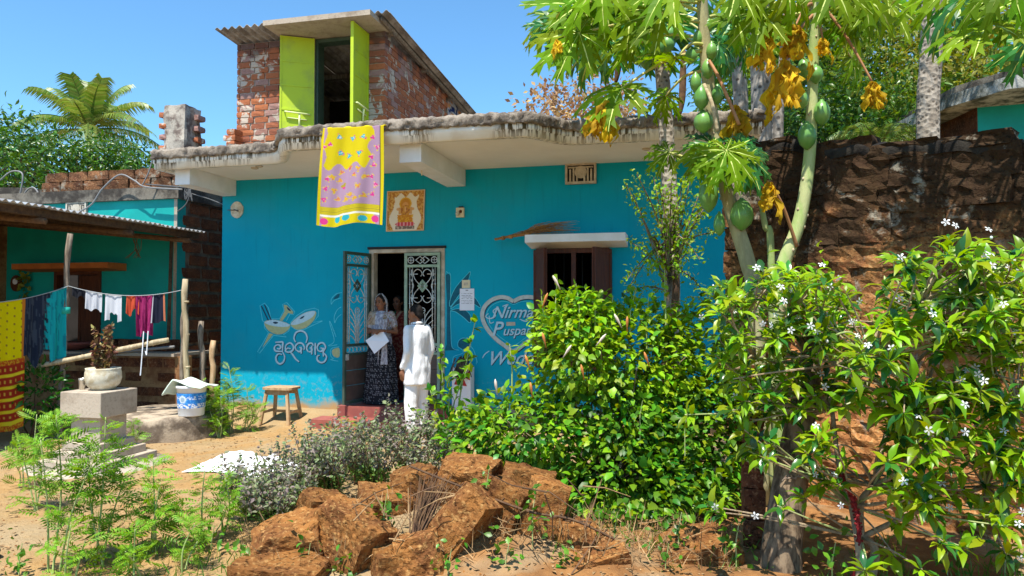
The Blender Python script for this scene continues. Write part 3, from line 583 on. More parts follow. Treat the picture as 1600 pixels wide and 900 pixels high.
fill('painted_drum_spot', [(232, 348), (258, 338), (288, 348), (262, 360)], 'stroke_shadow', .004, fa); fill('painted_drum_spot', [(502, 310), (525, 288), (552, 280), (532, 305)], 'stroke_shadow', .004, fa)
fill('painted_horn', [(300, 325), (352, 232), (342, 168), (372, 172), (440, 240), (432, 262), (388, 250), (330, 330)], 'pale_yellow', .0015, fa, sm=False); fill('painted_horn', [(196, 455), (238, 462), (128, 600)], 'pale_yellow', .0015, fa, sm=False)
fill('painted_horn_mouth', [(372, 190), (400, 208), (414, 232), (388, 222)], 'stroke_shadow', .003, fa)
strokes('painted_outline', [[(150, 340), (130, 330), (104, 178), (150, 152), (190, 200), (215, 310)], [(215, 310), (300, 310), (345, 225), (330, 165), (372, 145), (455, 240), (440, 268), (405, 262), (370, 330)], [(150, 345), (148, 400), (190, 450), (130, 560), (80, 640), (100, 655), (240, 475)],
                           [(240, 475), (370, 492), (340, 468), (395, 430), (405, 360)], [(410, 350), (470, 280), (560, 222), (650, 202), (692, 220), (690, 280), (640, 345), (730, 330)], [(420, 385), (460, 418), (550, 415), (640, 372), (730, 332)]], .95, 'stroke_cyan', .0012, fa, sm=False, taper=False)
strokes('painted_drumstick', [[(118, 180), (190, 330)], [(150, 168), (222, 335)]], 2.2, 'stroke_shadow', .0025, fa)
strokes('painted_plant_outline', [[(820, 165), (822, 110), (870, 60), (925, 45)], [(820, 165), (850, 125), (915, 100)], [(855, 350), (850, 290), (880, 220), (920, 190)], [(855, 352), (880, 300), (920, 265)], [(868, 490), (812, 345), (806, 360), (850, 530), (790, 580), (880, 570)], [(900, 590), (820, 610), (815, 680), (840, 710), (810, 720), (890, 735)]], .9, 'stroke_cyan', .0012, fa, taper=False)
fill('painted_leaf', [(840, 110), (880, 65), (905, 60), (890, 100)], 'leaf_paint', .001, fa); fill('painted_pot', [(825, 640), (850, 610), (900, 605), (900, 690), (850, 690)], 'pale_yellow', .001, fa)
fb = lambda cx, cy: (680 + cx / 4.089, 420 + cy / 4.089)
heart = [(500, 205), (460, 186), (410, 182), (352, 205), (310, 252), (302, 312), (330, 380), (385, 445), (445, 492), (500, 525), (570, 480), (635, 425), (685, 360), (705, 300), (698, 240), (660, 195), (600, 180), (545, 186)]
strokes('painted_heart', [heart], 6.2, 'silverp', .0025, fb, closed=True, taper=False); strokes('painted_heart_shadow', [[(x + 5, y + 5) for x, y in heart]], 6.8, 'stroke_shadow', .0012, fb, closed=True, taper=False)
strokes('painted_heart_line', [[(500 + (x - 500) * .86, 330 + (y - 330) * .82) for x, y in heart]], .8, 'stroke_cyan', .0018, fb, closed=True, taper=False)
fill('painted_palm_trunk', [(66, 40), (84, 30), (97, 45), (96, 300), (104, 500), (150, 520), (62, 522), (74, 480), (76, 200)], 'leaf_paint', .0012, fb, sm=False)
for lf in ([(95, 200), (130, 120), (200, 40), (225, 20), (205, 90), (150, 170), (98, 240)], [(98, 255), (150, 190), (215, 165), (250, 180), (285, 230), (285, 248), (225, 215), (150, 225)], [(98, 268), (140, 255), (190, 262), (225, 300), (222, 345), (180, 310), (130, 275)]):
    fill('painted_palm_leaf', lf, 'leaf_paint', .0014, fb); strokes('painted_palm_outline', [lf], .8, 'stroke_cyan', .0026, fb, closed=True, taper=False)
strokes('painted_palm_outline', [[(60, 520), (68, 300), (66, 40), (82, 28), (98, 45), (97, 190)], [(97, 270), (100, 400), (108, 500), (150, 520)]], .8, 'stroke_cyan', .0026, fb, taper=False)
fill('painted_figure', [(150, 500), (150, 465), (175, 445), (210, 450), (225, 480), (215, 505), (185, 515)], 'leaf_paint', .0014, fb)
strokes('painted_figure_outline', [[(110, 600), (120, 560), (175, 540), (170, 515), (145, 495), (150, 460), (180, 442), (215, 455), (228, 490), (210, 520), (205, 545), (260, 570), (262, 610)], [(225, 480), (245, 430), (236, 426), (212, 470)], [(225, 490), (250, 530), (270, 600)]], .9, 'stroke_cyan', .002, fb, taper=False)
def lettering(txt, px, py, size_px, shear, mat, shadow, slope=0., sx=1.):
    cu = bpy.data.curves.new('painted_text', 'FONT'); cu.body = txt; cu.size = 1; cu.shear = shear; cu.offset = .012; cu.resolution_u = 4
    o = bpy.data.objects.new('painted_text', cu); col.objects.link(o)
    dg = bpy.context.evaluated_depsgraph_get(); me0 = bpy.data.meshes.new_from_object(o.evaluated_get(dg)); bpy.data.objects.remove(o)
    for dx, dy, off, mt in ((1.0, 1.1, .0022, shadow), (0, 0, .0036, mat)):
        me = me0.copy()
        for v in me.vertices:
            x = v.co.x * size_px * sx; y = v.co.y * size_px
            v.co = wp(px + dx + x, py + dy - y + slope * x, off)
        me.update(); ob = mobj('painted_lettering' if mt == mat else 'painted_lettering_shadow', me, house, MAT[mt])
lettering('Nirmal', 768, 497, 26, .38, 'stroke_pale', 'stroke_shadow', -.02, .95)
strokes('painted_flourish', [[(395, 250), (370, 270), (385, 300), (350, 318), (322, 305), (340, 285)], [(430, 240), (465, 228), (440, 250)], [(540, 320), (575, 335), (610, 322)]], 1.9, 'stroke_pale', .0038, fb)
lettering('P', 768, 524, 31, .30, 'stroke_pale', 'stroke_shadow', 0, .95); lettering('uspanj', 785, 524, 21, .30, 'stroke_pale', 'stroke_shadow', -.03, .95)
lettering('Wedd', 760, 570, 30, .42, 'stroke_pale', 'stroke_shadow', -.02, .95)
strokes('painted_flourish', [[(345, 525), (318, 545), (302, 570)], [(345, 300), (350, 345), (375, 340)]], 1.6, 'stroke_pale', .0038, fb)
fill('painted_badge', [(455, 340), (510, 340), (512, 362), (455, 364)], 'cream', .003, fb, sm=False)

# ================================================================== brick room on the roof
ZR = 3.66; Y0 = 9.2; RX0, RX1, RJ0, RJ1 = -6.42, -4.06, -5.16, -4.31
room = thing('rooftop_room', (-5.2, 9.3, ZR), 'unplastered red brick room with yellow-green steel doors standing on the flat roof', 'brick room')
m = MB()
core = .012
m.box(RX0 + core, RJ0, Y0 + core, Y0 + .23, ZR, 5.5).box(RJ1, RX1 - core, Y0 + core, Y0 + .23, ZR, 5.5).box(RX1 - .23, RX1 - core, Y0 + .23, 11.8, ZR, 5.36).box(RX0 + core, RX0 + .23, Y0 + .23, 11.8, ZR, 5.36).box(RX0, RX1 - .23, 11.8, 12.0, ZR, 5.3)
m.build('mortar_core', MAT['mortar'], room)
bricks = [rough_cube('brick', (2, 2, 2), (.02, .03, .05), MAT['brick'], s, .07) for s in range(5)]
pieces = []
CH = .0915
for c in range(20):
    z = ZR + .05 + c * CH
    if z > 5.5: break
    off = .12 * (c % 2)
    x = RX0 - off * .5
    first = True
    while x < RJ0 - .03:
        L = (.11 if (first and c % 2) else .225); x0 = max(x, RX0); x1 = min(x + L, RJ0)
        if x1 - x0 > .05: pieces.append((((x0 + x1) / 2, Y0 + .05, z), (x1 - x0 - .005, .11, .08), 0))
        x += L + .012; first = False
    pieces.append((((RJ1 + RX1) / 2, Y0 + .05, z), (RX1 - RJ1, .11, .08), 0))
    y = Y0 + .11 + (0 if c % 2 else .0)
    while y < 11.8 and z < 5.40:
        L = .225 if not (y < Y0 + .2 and c % 2) else .11
        pieces.append(((RX1 - .05, y + L / 2, z), (.11, L, .08), 1)); y += L + .013
for k, (c, s, side) in enumerate(pieces[:300]):
    jy = rng.uniform(-.006, .006) - (.004 if side else 0)
    place('brick', bricks[int(rng.integers(5))], (c[0] + (jy if side else 0), c[1] + (0 if side else jy), c[2] + rng.uniform(-.003, .003)), s, room)
if len(pieces) > 300:
    m = MB()
    for c, s, side in pieces[300:]: m.box(c[0] - s[0] / 2, c[0] + s[0] / 2, c[1] - s[1] / 2, c[1] + s[1] / 2, c[2] - s[2] / 2, c[2] + s[2] / 2)
    m.build('brick_remainder', MAT['brick'], room)['kind'] = 'stuff'
m = MB(); m.box(RJ0 - .002, RJ0 + .05, Y0 + .03, Y0 + .2, ZR, 5.47).box(RJ1 - .05, RJ1 + .002, Y0 + .03, Y0 + .2, ZR, 5.47).box(RJ0 + .05, RJ1 - .05, Y0 + .03, Y0 + .2, 5.42, 5.47); m.build('door_frame', MAT['gdark'], room)
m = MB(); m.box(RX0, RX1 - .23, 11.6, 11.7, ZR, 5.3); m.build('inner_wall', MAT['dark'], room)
for hx, ang in ((RJ0 + .01, R(180 + 30)), (RJ1 - .01, R(-91))):
    w = .47; d = Vector((math.cos(ang), math.sin(ang), 0)); n = Vector((-d.y, d.x, 0)); h0 = Vector((hx, Y0 - .01, 0)); c = h0 + d * w / 2; z0, z1 = ZR + .05, 5.46
    m = MB(); m.obox((c.x, c.y, (z0 + z1) / 2), d * w / 2, n * .012, (0, 0, (z1 - z0) / 2)); lf = m.build('door_leaf', MAT['lime'], room)
    for s in (0, 1):
        cc = h0 + d * (s * (w - .024) + .012); m = MB(); m.obox((cc.x, cc.y, (z0 + z1) / 2), d * .013, n * .022, (0, 0, (z1 - z0) / 2 + .002)); m.build('stile', MAT['lime'], lf)
    for k in range(6):
        zz = z0 + .013 + k * (z1 - z0 - .026) / 5; m = MB(); m.obox((c.x, c.y, zz), d * (w / 2 - .025), n * .02, (0, 0, .012)); m.build('rail', MAT['lime'], lf)
    s = 1 if ang > 0 and hx < -5 else -1; zb = 4.35
    for sd in (-1, 1):
        m = MB(); q = lambda u, z, o=.05: (h0 + d * u + n * sd * o + Vector((0, 0, z)))
        m.tube([q(.06, zb, .012), q(.06, zb), q(.40, zb + .02), q(.40, zb + .02, .012)], .011, 6).tube([q(.20, zb - .22, .03), q(.20, zb, .04)], .014, 6).tube([q(.10, zb - .08, .03), q(.36, zb - .06, .03)], .009, 6); m.build('bolt', MAT['lime_pale'], lf)
m = MB(); m.ell((RJ1 - .03, Y0 - .36, 4.42), (.02, .025, .04), 8, 6); m.tube([(RJ1 - .03, Y0 - .38, 4.45), (RJ1 - .03, Y0 - .36, 4.50), (RJ1 - .03, Y0 - .34, 4.45)], .006, 5); m.build('padlock', MAT['cream'], room)
m = MB(); m.box(-5.62, -4.02, 8.62, Y0 + .1, 5.48, 5.55); m.build('door_canopy', MAT['concl'], room)
# corrugated roof sheets (waves run along y)
def corr(name, x0, x1, y0, y1, z_at, mat, parent, pitch=.12, amp=.022, th=.007, axis='x'):
    n = int((x1 - x0 if axis == 'x' else y1 - y0) / pitch * 8); V = []
    for i in range(n + 1):
        t_ = i / n; w = amp * math.sin(2 * math.pi * i / 8)
        for e in (0, 1):
            for dz in (0, th):
                x = x0 + (x1 - x0) * (t_ if axis == 'x' else e); y = y0 + (y1 - y0) * (e if axis == 'x' else t_)
                V.append((x, y, z_at(x, y) + w + dz))
    F = []
    for i in range(n):
        a = i * 4; F += [(a, a + 4, a + 6, a + 2), (a + 1, a + 3, a + 7, a + 5), (a, a + 1, a + 5, a + 4), (a + 2, a + 6, a + 7, a + 3)]
    F += [(0, 2, 3, 1), (n * 4, n * 4 + 1, n * 4 + 3, n * 4 + 2)]
    return mobj(name, fast_mesh(name, V, [np.array(F)]), parent, mat)
rz = lambda x, y: 5.595 - (y - 8.8) * .065 + (.02 if x > -5.2 else 0)
for k in range(3):
    a_, b_ = -6.52 + k * .88, -6.52 + (k + 1) * .88 + .06
    corr('roof_sheet', a_, b_, 8.82 - (.03 if k == 1 else 0), 13.3, lambda x, y, k=k: 5.585 - (y - 8.8) * .066 + .012 * (k % 2), MAT['sheetold'], room)
for yy in (9.25, 10.6, 11.9):
    m = MB(); zz = 5.55 - (yy - 8.8) * .066; m.box(RX0 - .02, RX1 + .1, yy, yy + .07, zz - .075, zz - .004); m.build('purlin', MAT['woodold'], room)
m = MB(); m.tube([(-3.98, 8.9, 5.53), (-3.98, 13.25, 5.24)], .035, 6).build('purlin', MAT['woodold'], room)
m = MB(); m.tube([(-4.1, 13.0, ZR), (-4.1, 13.0, 5.25)], .05, 8).build('roof_post', MAT['woodold'], room)
# torn brick toothing beside the room
stub = thing('brick_stub', (-6.6, 9.0, ZR), 'short toothed stub of loose red bricks beside the brick rooftop room', 'brick stub')
sx = at(350, 200, 9.0).x
for k in range(6):
    w = .17 if k % 2 else .25; place('brick', bricks[k % 5], (sx + .10 + w / 2 * .5 - (.04 if k % 2 == 0 else 0), 9.05, ZR + .045 + k * .086), (w * .8, .2, .078), stub, rz=rng.uniform(-.06, .06))
# patterned cloth hung beyond the wall end
def hung(u, v, p0, p1, drop, amp, k, ph=0, sway=(0, 0)):
    p = Vector(p0).lerp(Vector(p1), u); p.z -= drop * v; n = (Vector(p1) - Vector(p0)).cross(Vector((0, 0, 1))).normalized()
    a = amp * (.35 + .65 * v) * (math.sin(k * u * 6.28 + ph + 1.5 * v) + .5 * math.sin(k * 2.3 * u * 6.28 + 2 * ph + 3 * v))
    return p + n * a + Vector((sway[0] * v, sway[1] * v, 0))
p0, p1 = at(697, 122, 11.95), at(721, 150, 12.9)
def cblue(u, v):
    n = fbm((u * 5, v * 8, 2)); return (.02, .04, .16) if n > .08 else ((.62, .25, .06) if n < -.28 else (.55, .60, .66)) if v < .8 else (.55, .20, .05)
setp(grid('hung_cloth', lambda u, v: hung(u, v, p0, p1, 1.0, .03, 2.), 20, 40, cblue, MAT['cloth']), 'dark blue and orange patterned cloth hanging under the rooftop roof edge', 'cloth')
# ================================================================== the neighbour's green house with laterite side wall
YN = 9.9; XN = -7.98; NT = 3.36
nb = thing('green_neighbour_house', (-10, 10, 0), 'low green-walled house with laterite side wall and laterite roof parapet', 'house')
dn0, dn1 = at(85, 480, YN).x, at(158, 480, YN).x; dnt = at(120, 424, YN).z
m = MB(); m.box(-15, dn0, YN, YN + .2, -.2, NT).box(dn1, XN, YN, YN + .2, -.2, NT).box(dn0, dn1, YN, YN + .2, dnt, NT).box(dn0, dn1, YN, YN + .2, -.2, .75); m.build('wall', MAT['greenwall'], nb)
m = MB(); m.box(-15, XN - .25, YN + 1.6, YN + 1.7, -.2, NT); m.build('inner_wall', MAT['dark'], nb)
m = MB(); m.box(-11.6, -11.4, 3.2, YN - .003, -.2, 3.2); m.build('unseen_shade_wall', MAT['plaster'], nb)  # added wall out of view, keeps skylight off the green wall
m = MB(); m.box(dn0 - .002, dn0 + .06, YN - .02, YN + .12, .75, dnt).box(dn1 - .06, dn1 + .002, YN - .02, YN + .12, .75, dnt).box(dn0 + .06, dn1 - .06, YN - .02, YN + .12, dnt - .06, dnt); m.build('door_frame', MAT['shutter'], nb)
leafpanel('door_leaf', (dn1 - .06, YN + .05, 0), R(180), (dn1 - dn0) * .45, .77, dnt - .07, (MAT['shutter'], MAT['shutter']), nb)
a, b = at(18, 417, YN - .4), at(168, 417, YN - .4); zt = at(90, 411, YN - .4).z
m = MB(); m.prism([(a.x, YN - .002, zt), (a.x, YN - .4, zt), (a.x, YN - .4, zt - .09), (a.x, YN - .002, zt - .12)], (b.x - a.x, 0, 0)); m.build('sunshade', MAT['orange'], nb)
ventilator(106, 138, 315, 339, YN, nb)
m = MB(); m.box(XN - .24, XN - .02, YN + .2, 15, -.2, NT); m.build('side_core', MAT['lattmort'], nb)
m = MB(); m.box(XN - .06, XN - .001, YN - .004, YN + .12, -.2, NT); m.build('corner_render', MAT['concl'], nb)
latm = [rough_cube('laterite_block', (3, 2, 2), (.02, .05, .035), MAT['latdark'], 20 + s, .05) for s in range(4)]
lat2 = [rough_cube('laterite_block', (3, 2, 2), (.02, .05, .04), MAT['lat'], 30 + s, .06) for s in range(4)]
for r_ in range(16):
    y = YN + .12 + (.2 if r_ % 2 else 0)
    while y < 12.6:
        L = rng.uniform(.40, .46); place('laterite_block', latm[int(rng.integers(4))], (XN - .1, y + L / 2, .02 + r_ * .215), (.22, L, .165), nb); y += L + .07
m = MB(); m.box(at(40, 300, YN - .06).x - .6, XN + .06, YN - .06, 15, NT + .002, NT + .2); m.build('roof_band', MAT['concd'], nb)
xw = at(66, 290, YN).x; m = MB(); m.box(xw + .02, XN - .02, YN + .04, YN + .24, NT + .2, NT + .50); m.build('parapet_core', MAT['lattmort'], nb)
for r_ in range(2):
    x = xw + (.1 if r_ else 0)
    while x < XN - .1:
        L = min(rng.uniform(.36, .5), XN - x); place('laterite_block', lat2[int(rng.integers(4))], (x + L / 2, YN + .12, NT + .285 + r_ * .165), (L, .25, .155), nb); x += L + .02
for k, y in enumerate(np.arange(YN + .4, 13, .45)): place('laterite_block', latm[k % 4], (XN - .12, y, NT + .29), (.24, .42, .17), nb)
pw = thing('rooftop_wall', (-12, 11.5, 3.3), 'low dark weathered concrete wall on the roof behind bent conduit pipes', 'wall')
m = MB(); m.prism([(-15, 11.2, 3.3), (-11.1, 11.2, 3.3), (-11.1, 11.2, 3.72), (-12.4, 11.2, 3.93), (-15, 11.2, 4.05)], (0, .2, 0)); m.build('wall', MAT['concd'], pw)
# stub column on its roof corner
pil = thing('stub_column', (-8.36, 10.5, 3.3), 'bare plastered stub column with brick toothing rising from the neighbouring roof', 'column')
cx0, cx1 = at(257, 200, 10.3).x, at(289, 200, 10.3).x; ct = at(275, 164, 10.3).z
bm = bmesh.new(); bmesh.ops.create_cube(bm, size=1); bmesh.ops.subdivide_edges(bm, edges=bm.edges, cuts=7, use_grid_fill=True)
for v in bm.verts:
    v.co = Vector(((cx0 + cx1) / 2 + v.co.x * (cx1 - cx0), 10.5 + v.co.y * .42, (3.4 + ct) / 2 + v.co.z * (ct - 3.4)))
    n_ = fbm(v.co * 4, 4) * .03; v.co += Vector((n_, fbm(v.co * 4 + Vector((5, 5, 5)), 4) * .03, .5 * n_))
me = bpy.data.meshes.new('shaft'); bm.to_mesh(me); bm.free(); mobj('shaft', me, pil, m_concrete('patchy plaster', (.46, .41, .34), (.16, .12, .10), 4, .45, .62, .9))
for k in range(5):
    place('brick', bricks[k], (cx0 - .03, 10.38, 4.12 + k * .19), (.14, .2, .085), pil); place('brick', bricks[4 - k], (cx1 + .03, 10.6, 4.10 + k * .19), (.14, .2, .085), pil)
m = MB(); m.box(cx0 - .05, cx1 + .25, 10.29, 10.68, 3.52, 3.98); m.build('pad', MAT['cream'], pil)
# ------------------------------------------------------------------ lean-to roof of corrugated sheet
ln = thing('lean_to_roof', (-8.5, 8, 2.5), 'corrugated metal lean-to roof on dark timbers against the green wall', 'lean-to roof')
ZL = 2.80
lz = lambda x, y: ZL + (-7.45 - x) * .10
for k in range(7): corr('roof_sheet', -11.5, -7.45, 3.34 + k * .93, 3.34 + (k + 1) * .93 + .04, lambda x, y, k=k: lz(x, y) + .008 * (k % 2), MAT['sheet'], ln, .095, .016, .004, 'y')
for x in (-7.6, -9.0, -10.4):
    m = MB(); z = lz(x, 0); m.box(x - .04, x + .04, 3.4, YN - .02, z - .12, z - .024); m.build('purlin', MAT['drydark'], ln)
for y in (4.2, 5.6, 7.0, 8.4, 9.6):
    m = MB(); m.tube([(-11.4, y, lz(-11.4, y) - .165), (-7.5, y, lz(-7.5, y) - .165)], .045, 6).build('rafter', MAT['drydark'], ln)
xp = at(262, 440, 9.6).x; m = MB(); m.tube([(xp, 9.6, -.1), (xp + .06, 9.6, lz(xp, 9.6) - .15)], .028, 7).build('post', MAT['drydark'], ln)
for k in range(7):
    x, y = at(213 + rng.uniform(-6, 12), 380, 9.3).x, 9.3; m = MB(); m.tube([(x, y, 2.66), (x + rng.uniform(-.1, .1), y, 2.5), (x + rng.uniform(-.15, .15), y, 2.36)], .006, 4).build('dry_vine', MAT['drydark'], ln)
# garlanded wall clock
clk = thing('wall_clock', at(32, 450, YN - .05), 'small round wall clock in brown case hung with dried garland on green wall', 'clock')
c = at(24, 440, YN - .05); m = MB(); m.prism([c + Vector((.11 * math.cos(k * .5236), 0, .14 * math.sin(k * .5236) - .03)) for k in range(12)], (0, .04, 0)); m.build('case', MAT['shutter'], clk)
m = MB(); m.prism([c + Vector((.05 * math.cos(k * .5236), -.012, .05 * math.sin(k * .5236))) for k in range(12)], (0, .012, 0)); m.build('dial', MAT['paper'], clk)
P = np.array([at(38 + rng.uniform(-6, 8), 424 + rng.uniform(0, 45), YN - .05 - rng.uniform(0, .06)) for _ in range(46)])
V, F = stamp(T_OV, P, rdir(46, -.8), rdir(46), rng.uniform(.06, .12, 46)); mobj('garland', fast_mesh('garland', V, F, True), clk, MAT['far2'])['kind'] = 'stuff'
# veranda wall of mud plaster over laterite
vw = thing('veranda_wall', (-8.8, 9.2, 0), 'low mud-plastered veranda wall with laterite showing through', 'wall')
vx0, vx1 = -12.5, at(284, 600, 9.1).x; vt = at(200, 556, 9.1).z
m = MB(); m.box(vx0, vx1, 9.12, 9.32, -.2, vt); m.build('core', MAT['plaster'], vw)
for k in range(34):
    x = rng.uniform(vx0 + 3, vx1 - .2); place('laterite_block', latm[k % 4], (x, 9.16, .12 + (k % 4) * .2 * vt / .8), (rng.uniform(.16, .34), .1, .13), vw)
m = MB(); m.box(vx0, vx1 - .1, 9.05, YN - .005, vt + .002, vt + .05); m.build('ledge', MAT['concl'], vw)
m = MB(); m.tube([at(100, 556, 9.03), at(185, 550, 9.03), at(272, 542, 9.03)], .022, 8); m.build('pipe', MAT['cablel'], vw)
for k in range(5):
    px = 178 + k * 22; p = at(px, 540, 9.5); place('laterite_block', latm[k % 4], (p.x, 9.5, vt + .14), (.2, .2, .18), vw)
rt = thing('terracotta_basin', at(120, 545, 9.4), 'shallow red terracotta tray resting on the veranda ledge behind the wooden post', 'tray')
m = MB(); c = at(115, 549, 9.4); m.lathe([(.10, 0), (.34, .10), (.36, .13), (.33, .11), (.1, .02)], (c.x, c.y, vt + .05), 20).build('bowl', MAT['step'], rt)
# ================================================================== stained laterite boundary wall
BX0, BX1 = -.1, 6.
bw = thing('laterite_boundary_wall', (2, 6, 0), 'tall old laterite block boundary wall blackened with damp along its top', 'wall')
p0, p1 = ad(1138, 480, 6.5), ad(1640, 480, 4.75); B0 = Vector((p0.x, p0.y, 0)); B1 = Vector((p1.x, p1.y, 0)); bd = (B1 - B0); BL = bd.length + 1.2; bd.normalize(); bn = Vector((bd.y, -bd.x, 0)); ba = math.atan2(bd.y, bd.x); bt = .26
top = lambda s: ad(1190, 226, 6.28).z + (ad(1600, 234, 4.87).z - ad(1190, 226, 6.28).z) * s / (BL - 1.2) + .02
c = B0 + bd * BL / 2 - bn * (bt / 2 + .012)
m = MB()
q = [B0 - bn * .015, B0 + bd * BL - bn * .015, B0 + bd * BL - bn * bt, B0 - bn * bt]; m.add([Vector((p.x, p.y, -.3)) for p in q] + [Vector((p.x, p.y, top(0 if i in (0, 3) else BL) - .04)) for i, p in enumerate(q)], [(0, 1, 5, 4), (1, 2, 6, 5), (2, 3, 7, 6), (3, 0, 4, 7), (4, 5, 6, 7)])
m.build('wall_core', MAT['wallmort'], bw)
latw = [rough_cube('laterite_block', (6, 2, 4), (.03, .07, .05), MAT['latwall'], 50 + s, .035) for s in range(5)]
r_ = 0; z = -.1
while z < top(0) + .05:
    s = -.02 + (.2 if r_ % 2 else 0); h = rng.uniform(.19, .22)
    if r_ % 2: p = B0 + bd * .08; place('laterite_block', latw[0], (p.x - bn.x * .1, p.y - bn.y * .1, z + h / 2), (.2, bt, h - .02), bw, ba)
    while s < BL:
        L = rng.uniform(.36, .46); p = B0 + bd * (s + L / 2) - bn * (.1 + rng.uniform(-.015, .015))
        hh = min(h, top(s) + rng.uniform(-.03, .035) - z)
        if hh > .06: place('laterite_block', latw[int(rng.integers(5))], (p.x, p.y, z + hh / 2), (L + .034, bt * .95, hh + .012), bw, ba + rng.uniform(-.008, .008), rng.uniform(-.015, .015))
        s += L + .018
    z += h; r_ += 1
n = 46; V = []; 
for i in range(n + 1):
    s = BL * i / n; p = B0 + bd * s; zz = top(s)
    for o, dz in ((.02, -.09), (.035, -.03), (.0, .02), (-.14, .05), (-.27, .02), (-.3, -.1)):
        q = p + bn * (o + .04 * fbm((s * 3, o * 9, 1.), 4)); V.append((q.x, q.y, zz + dz + .07 * fbm((s * 2.5, o * 6, 4.), 4)))
F = [(i * 6 + j, i * 6 + j + 1, (i + 1) * 6 + j + 1, (i + 1) * 6 + j) for i in range(n) for j in range(5)]
q_ = m_concrete('black algae crust', (.035, .030, .024), (.012, .010, .009), 5, .4, .6, .9)
mobj('coping', fast_mesh('coping', V, [np.array(F)]), bw, q_)
# grey render stripes that run down the wall
for px in (1378, 1390, 1418): pass
# ================================================================== house beyond the boundary wall
fh = thing('far_turquoise_house', ad(1540, 480, 9.5), 'turquoise house with algae-stained concrete roof slab beyond the boundary wall', 'house')
hA = ad(1528, 200, 9.4); dirx = Vector((1, -.10, 0)).normalized(); diry = Vector((-.18, 1, 0)).normalized()
zt_, zs_ = ad(1528, 168, 9.4).z, ad(1560, 160, 9.2).z
def hx(u, v, z): p = Vector((hA.x, hA.y, 0)) + dirx * u + diry * v; return (p.x, p.y, z)
m = MB(); m.prism([hx(0, 0, -.2), hx(6, 0, -.2), hx(6, 4, -.2), hx(0, 4, -.2)], (0, 0, zt_ + .2)); m.build('wall', MAT['greenwall'], fh)
m = MB(); m.prism([hx(-.012, .003, 0), hx(-.012, 3.9, 0), hx(-.002, 3.9, 0), hx(-.002, .003, 0)], (0, 0, zt_)); m.build('side_wall', MAT['latdark'], fh)
m = MB(); m.prism([hx(-.42, -.15, zt_), hx(-.1, -.85, zt_), hx(6, -.85, zt_), hx(6, 4.4, zt_), hx(-.42, 4.4, zt_)], (0, 0, .16)); m.build('roof_slab', m_concrete('mossy slab', (.42, .42, .38), (.07, .075, .06), 4, .40, .62, .7), fh)
m = MB(); m.prism([hx(-.2, .1, zt_ + .16), hx(.15, -.5, zt_ + .16), hx(6, -.5, zt_ + .16), hx(6, 4.2, zt_ + .16), hx(-.2, 4.2, zt_ + .16)], (0, 0, .18)); m.build('parapet', MAT['concd'], fh)

# ================================================================== things on the facade
def px_ok(u, v, c, r, asp=1.0): return (u - c[0]) ** 2 + ((v - c[1]) * asp) ** 2 < r * r
YEL, LAV, PINK, CYA, OLI = (.68, .55, .01), (.44, .28, .40), (.66, .05, .26), (.03, .42, .52), (.42, .34, .03)
fl = [(.14, .17, 1), (.28, .10, 0), (.30, .26, 0), (.45, .30, 0), (.62, .28, 0), (.68, .11, 0), (.50, .12, 0), (.82, .12, 1), (.05, .2, 1), (.9, .22, 1), (.80, .32, 1), (.84, .40, 1), (.80, .52, 1), (.87, .60, 1), (.82, .70, 1), (.10, .62, 1), (.08, .73, 1), (.12, .52, 1), (.2, .5, 2), (.32, .45, 2), (.48, .42, 2), (.55, .50, 2), (.62, .44, 2), (.38, .60, 3), (.28, .72, 2), (.5, .70, 2), (.62, .62, 2), (.7, .72, 2), (.72, .52, 2), (.22, .63, 2), (.44, .74, 2), (.58, .74, 2), (.3, .53, 2)]
def saree1(u, v):
    if u > .94 or u < .035: return (.02, .02, .02) if abs(u - .94) < .012 else YEL
    if v > .90:
        c = YEL if abs(u - .47) < .38 + .03 * math.sin(v * 90) else LAV
        for q in (.1, .87):
            if px_ok(u, v, (q, .95), .06, 1.7): c = PINK
        for q in (.3, .45, .68):
            if px_ok(u, v, (q, .94 + .015 * math.sin(q * 40)), .055, 1.7): c = CYA
        return c
    if v > .885: return (.85, .82, .7)
    if v > .80: return OLI if int(v * 170) % 2 else YEL
    edge = .40 + .035 * math.cos((u - .42) * 22) - .9 * max(0, u - .72) ** 1.0 * (1 if u > .72 else 0)
    bay = .07 + .02 * math.sin(v * 26)
    c = YEL if (v < edge and bay < u < .80 + .05 * math.sin(v * 22)) else LAV
    n = fbm((u * 30, v * 45, 2), 2)
    for q in fl:
        dd = (u - q[0]) ** 2 + ((v - q[1]) * 1.65) ** 2; rr = (.028 + .007 * n + .008 * math.sin(5 * q[0] * 9 + 3 * math.atan2((v - q[1]) * 1.65, u - q[0]))) * (1.7 if q[2] == 3 else 1.15)
        if dd < rr * rr: c = {0: CYA if n < .3 else (.6, .7, .75), 1: PINK if n < .25 else (.8, .35, .5), 2: (.70, .42, .03) if n < .2 else (.62, .10, .16), 3: OLI if v < .61 else PINK}[q[2]]
        elif dd < (rr * 1.5) ** 2 and n > .15 and q[2] != 3: c = PINK if q[2] == 0 else YEL
    return c
sa, sb = at(507, 201, 7.36), at(601, 196, 7.36); sdrop = sa.z - at(505, 352, 7.36).z
def sar(u, v):
    if v < .12:                        # lies over the roof lip
        t_ = v / .12; p = sa.lerp(sb, u); ang = (1 - t_) * 1.5
        return Vector((p.x, 7.36 + .13 * math.sin(ang) + .25 * max(0, .5 - t_), p.z + .06 * (1 - math.cos(ang)) * .2 + .015 * math.sin(u * 20)))
    w = (v - .12) / .88; p = hung(u, w, sa, sb, sdrop * (1 + .02 * math.sin(u * 7)), .026, 1.9, .4); p.x -= .075 * (1 - u) * w; p.y -= .025 + .01 * math.sin(9 * u + 4 * w); return p
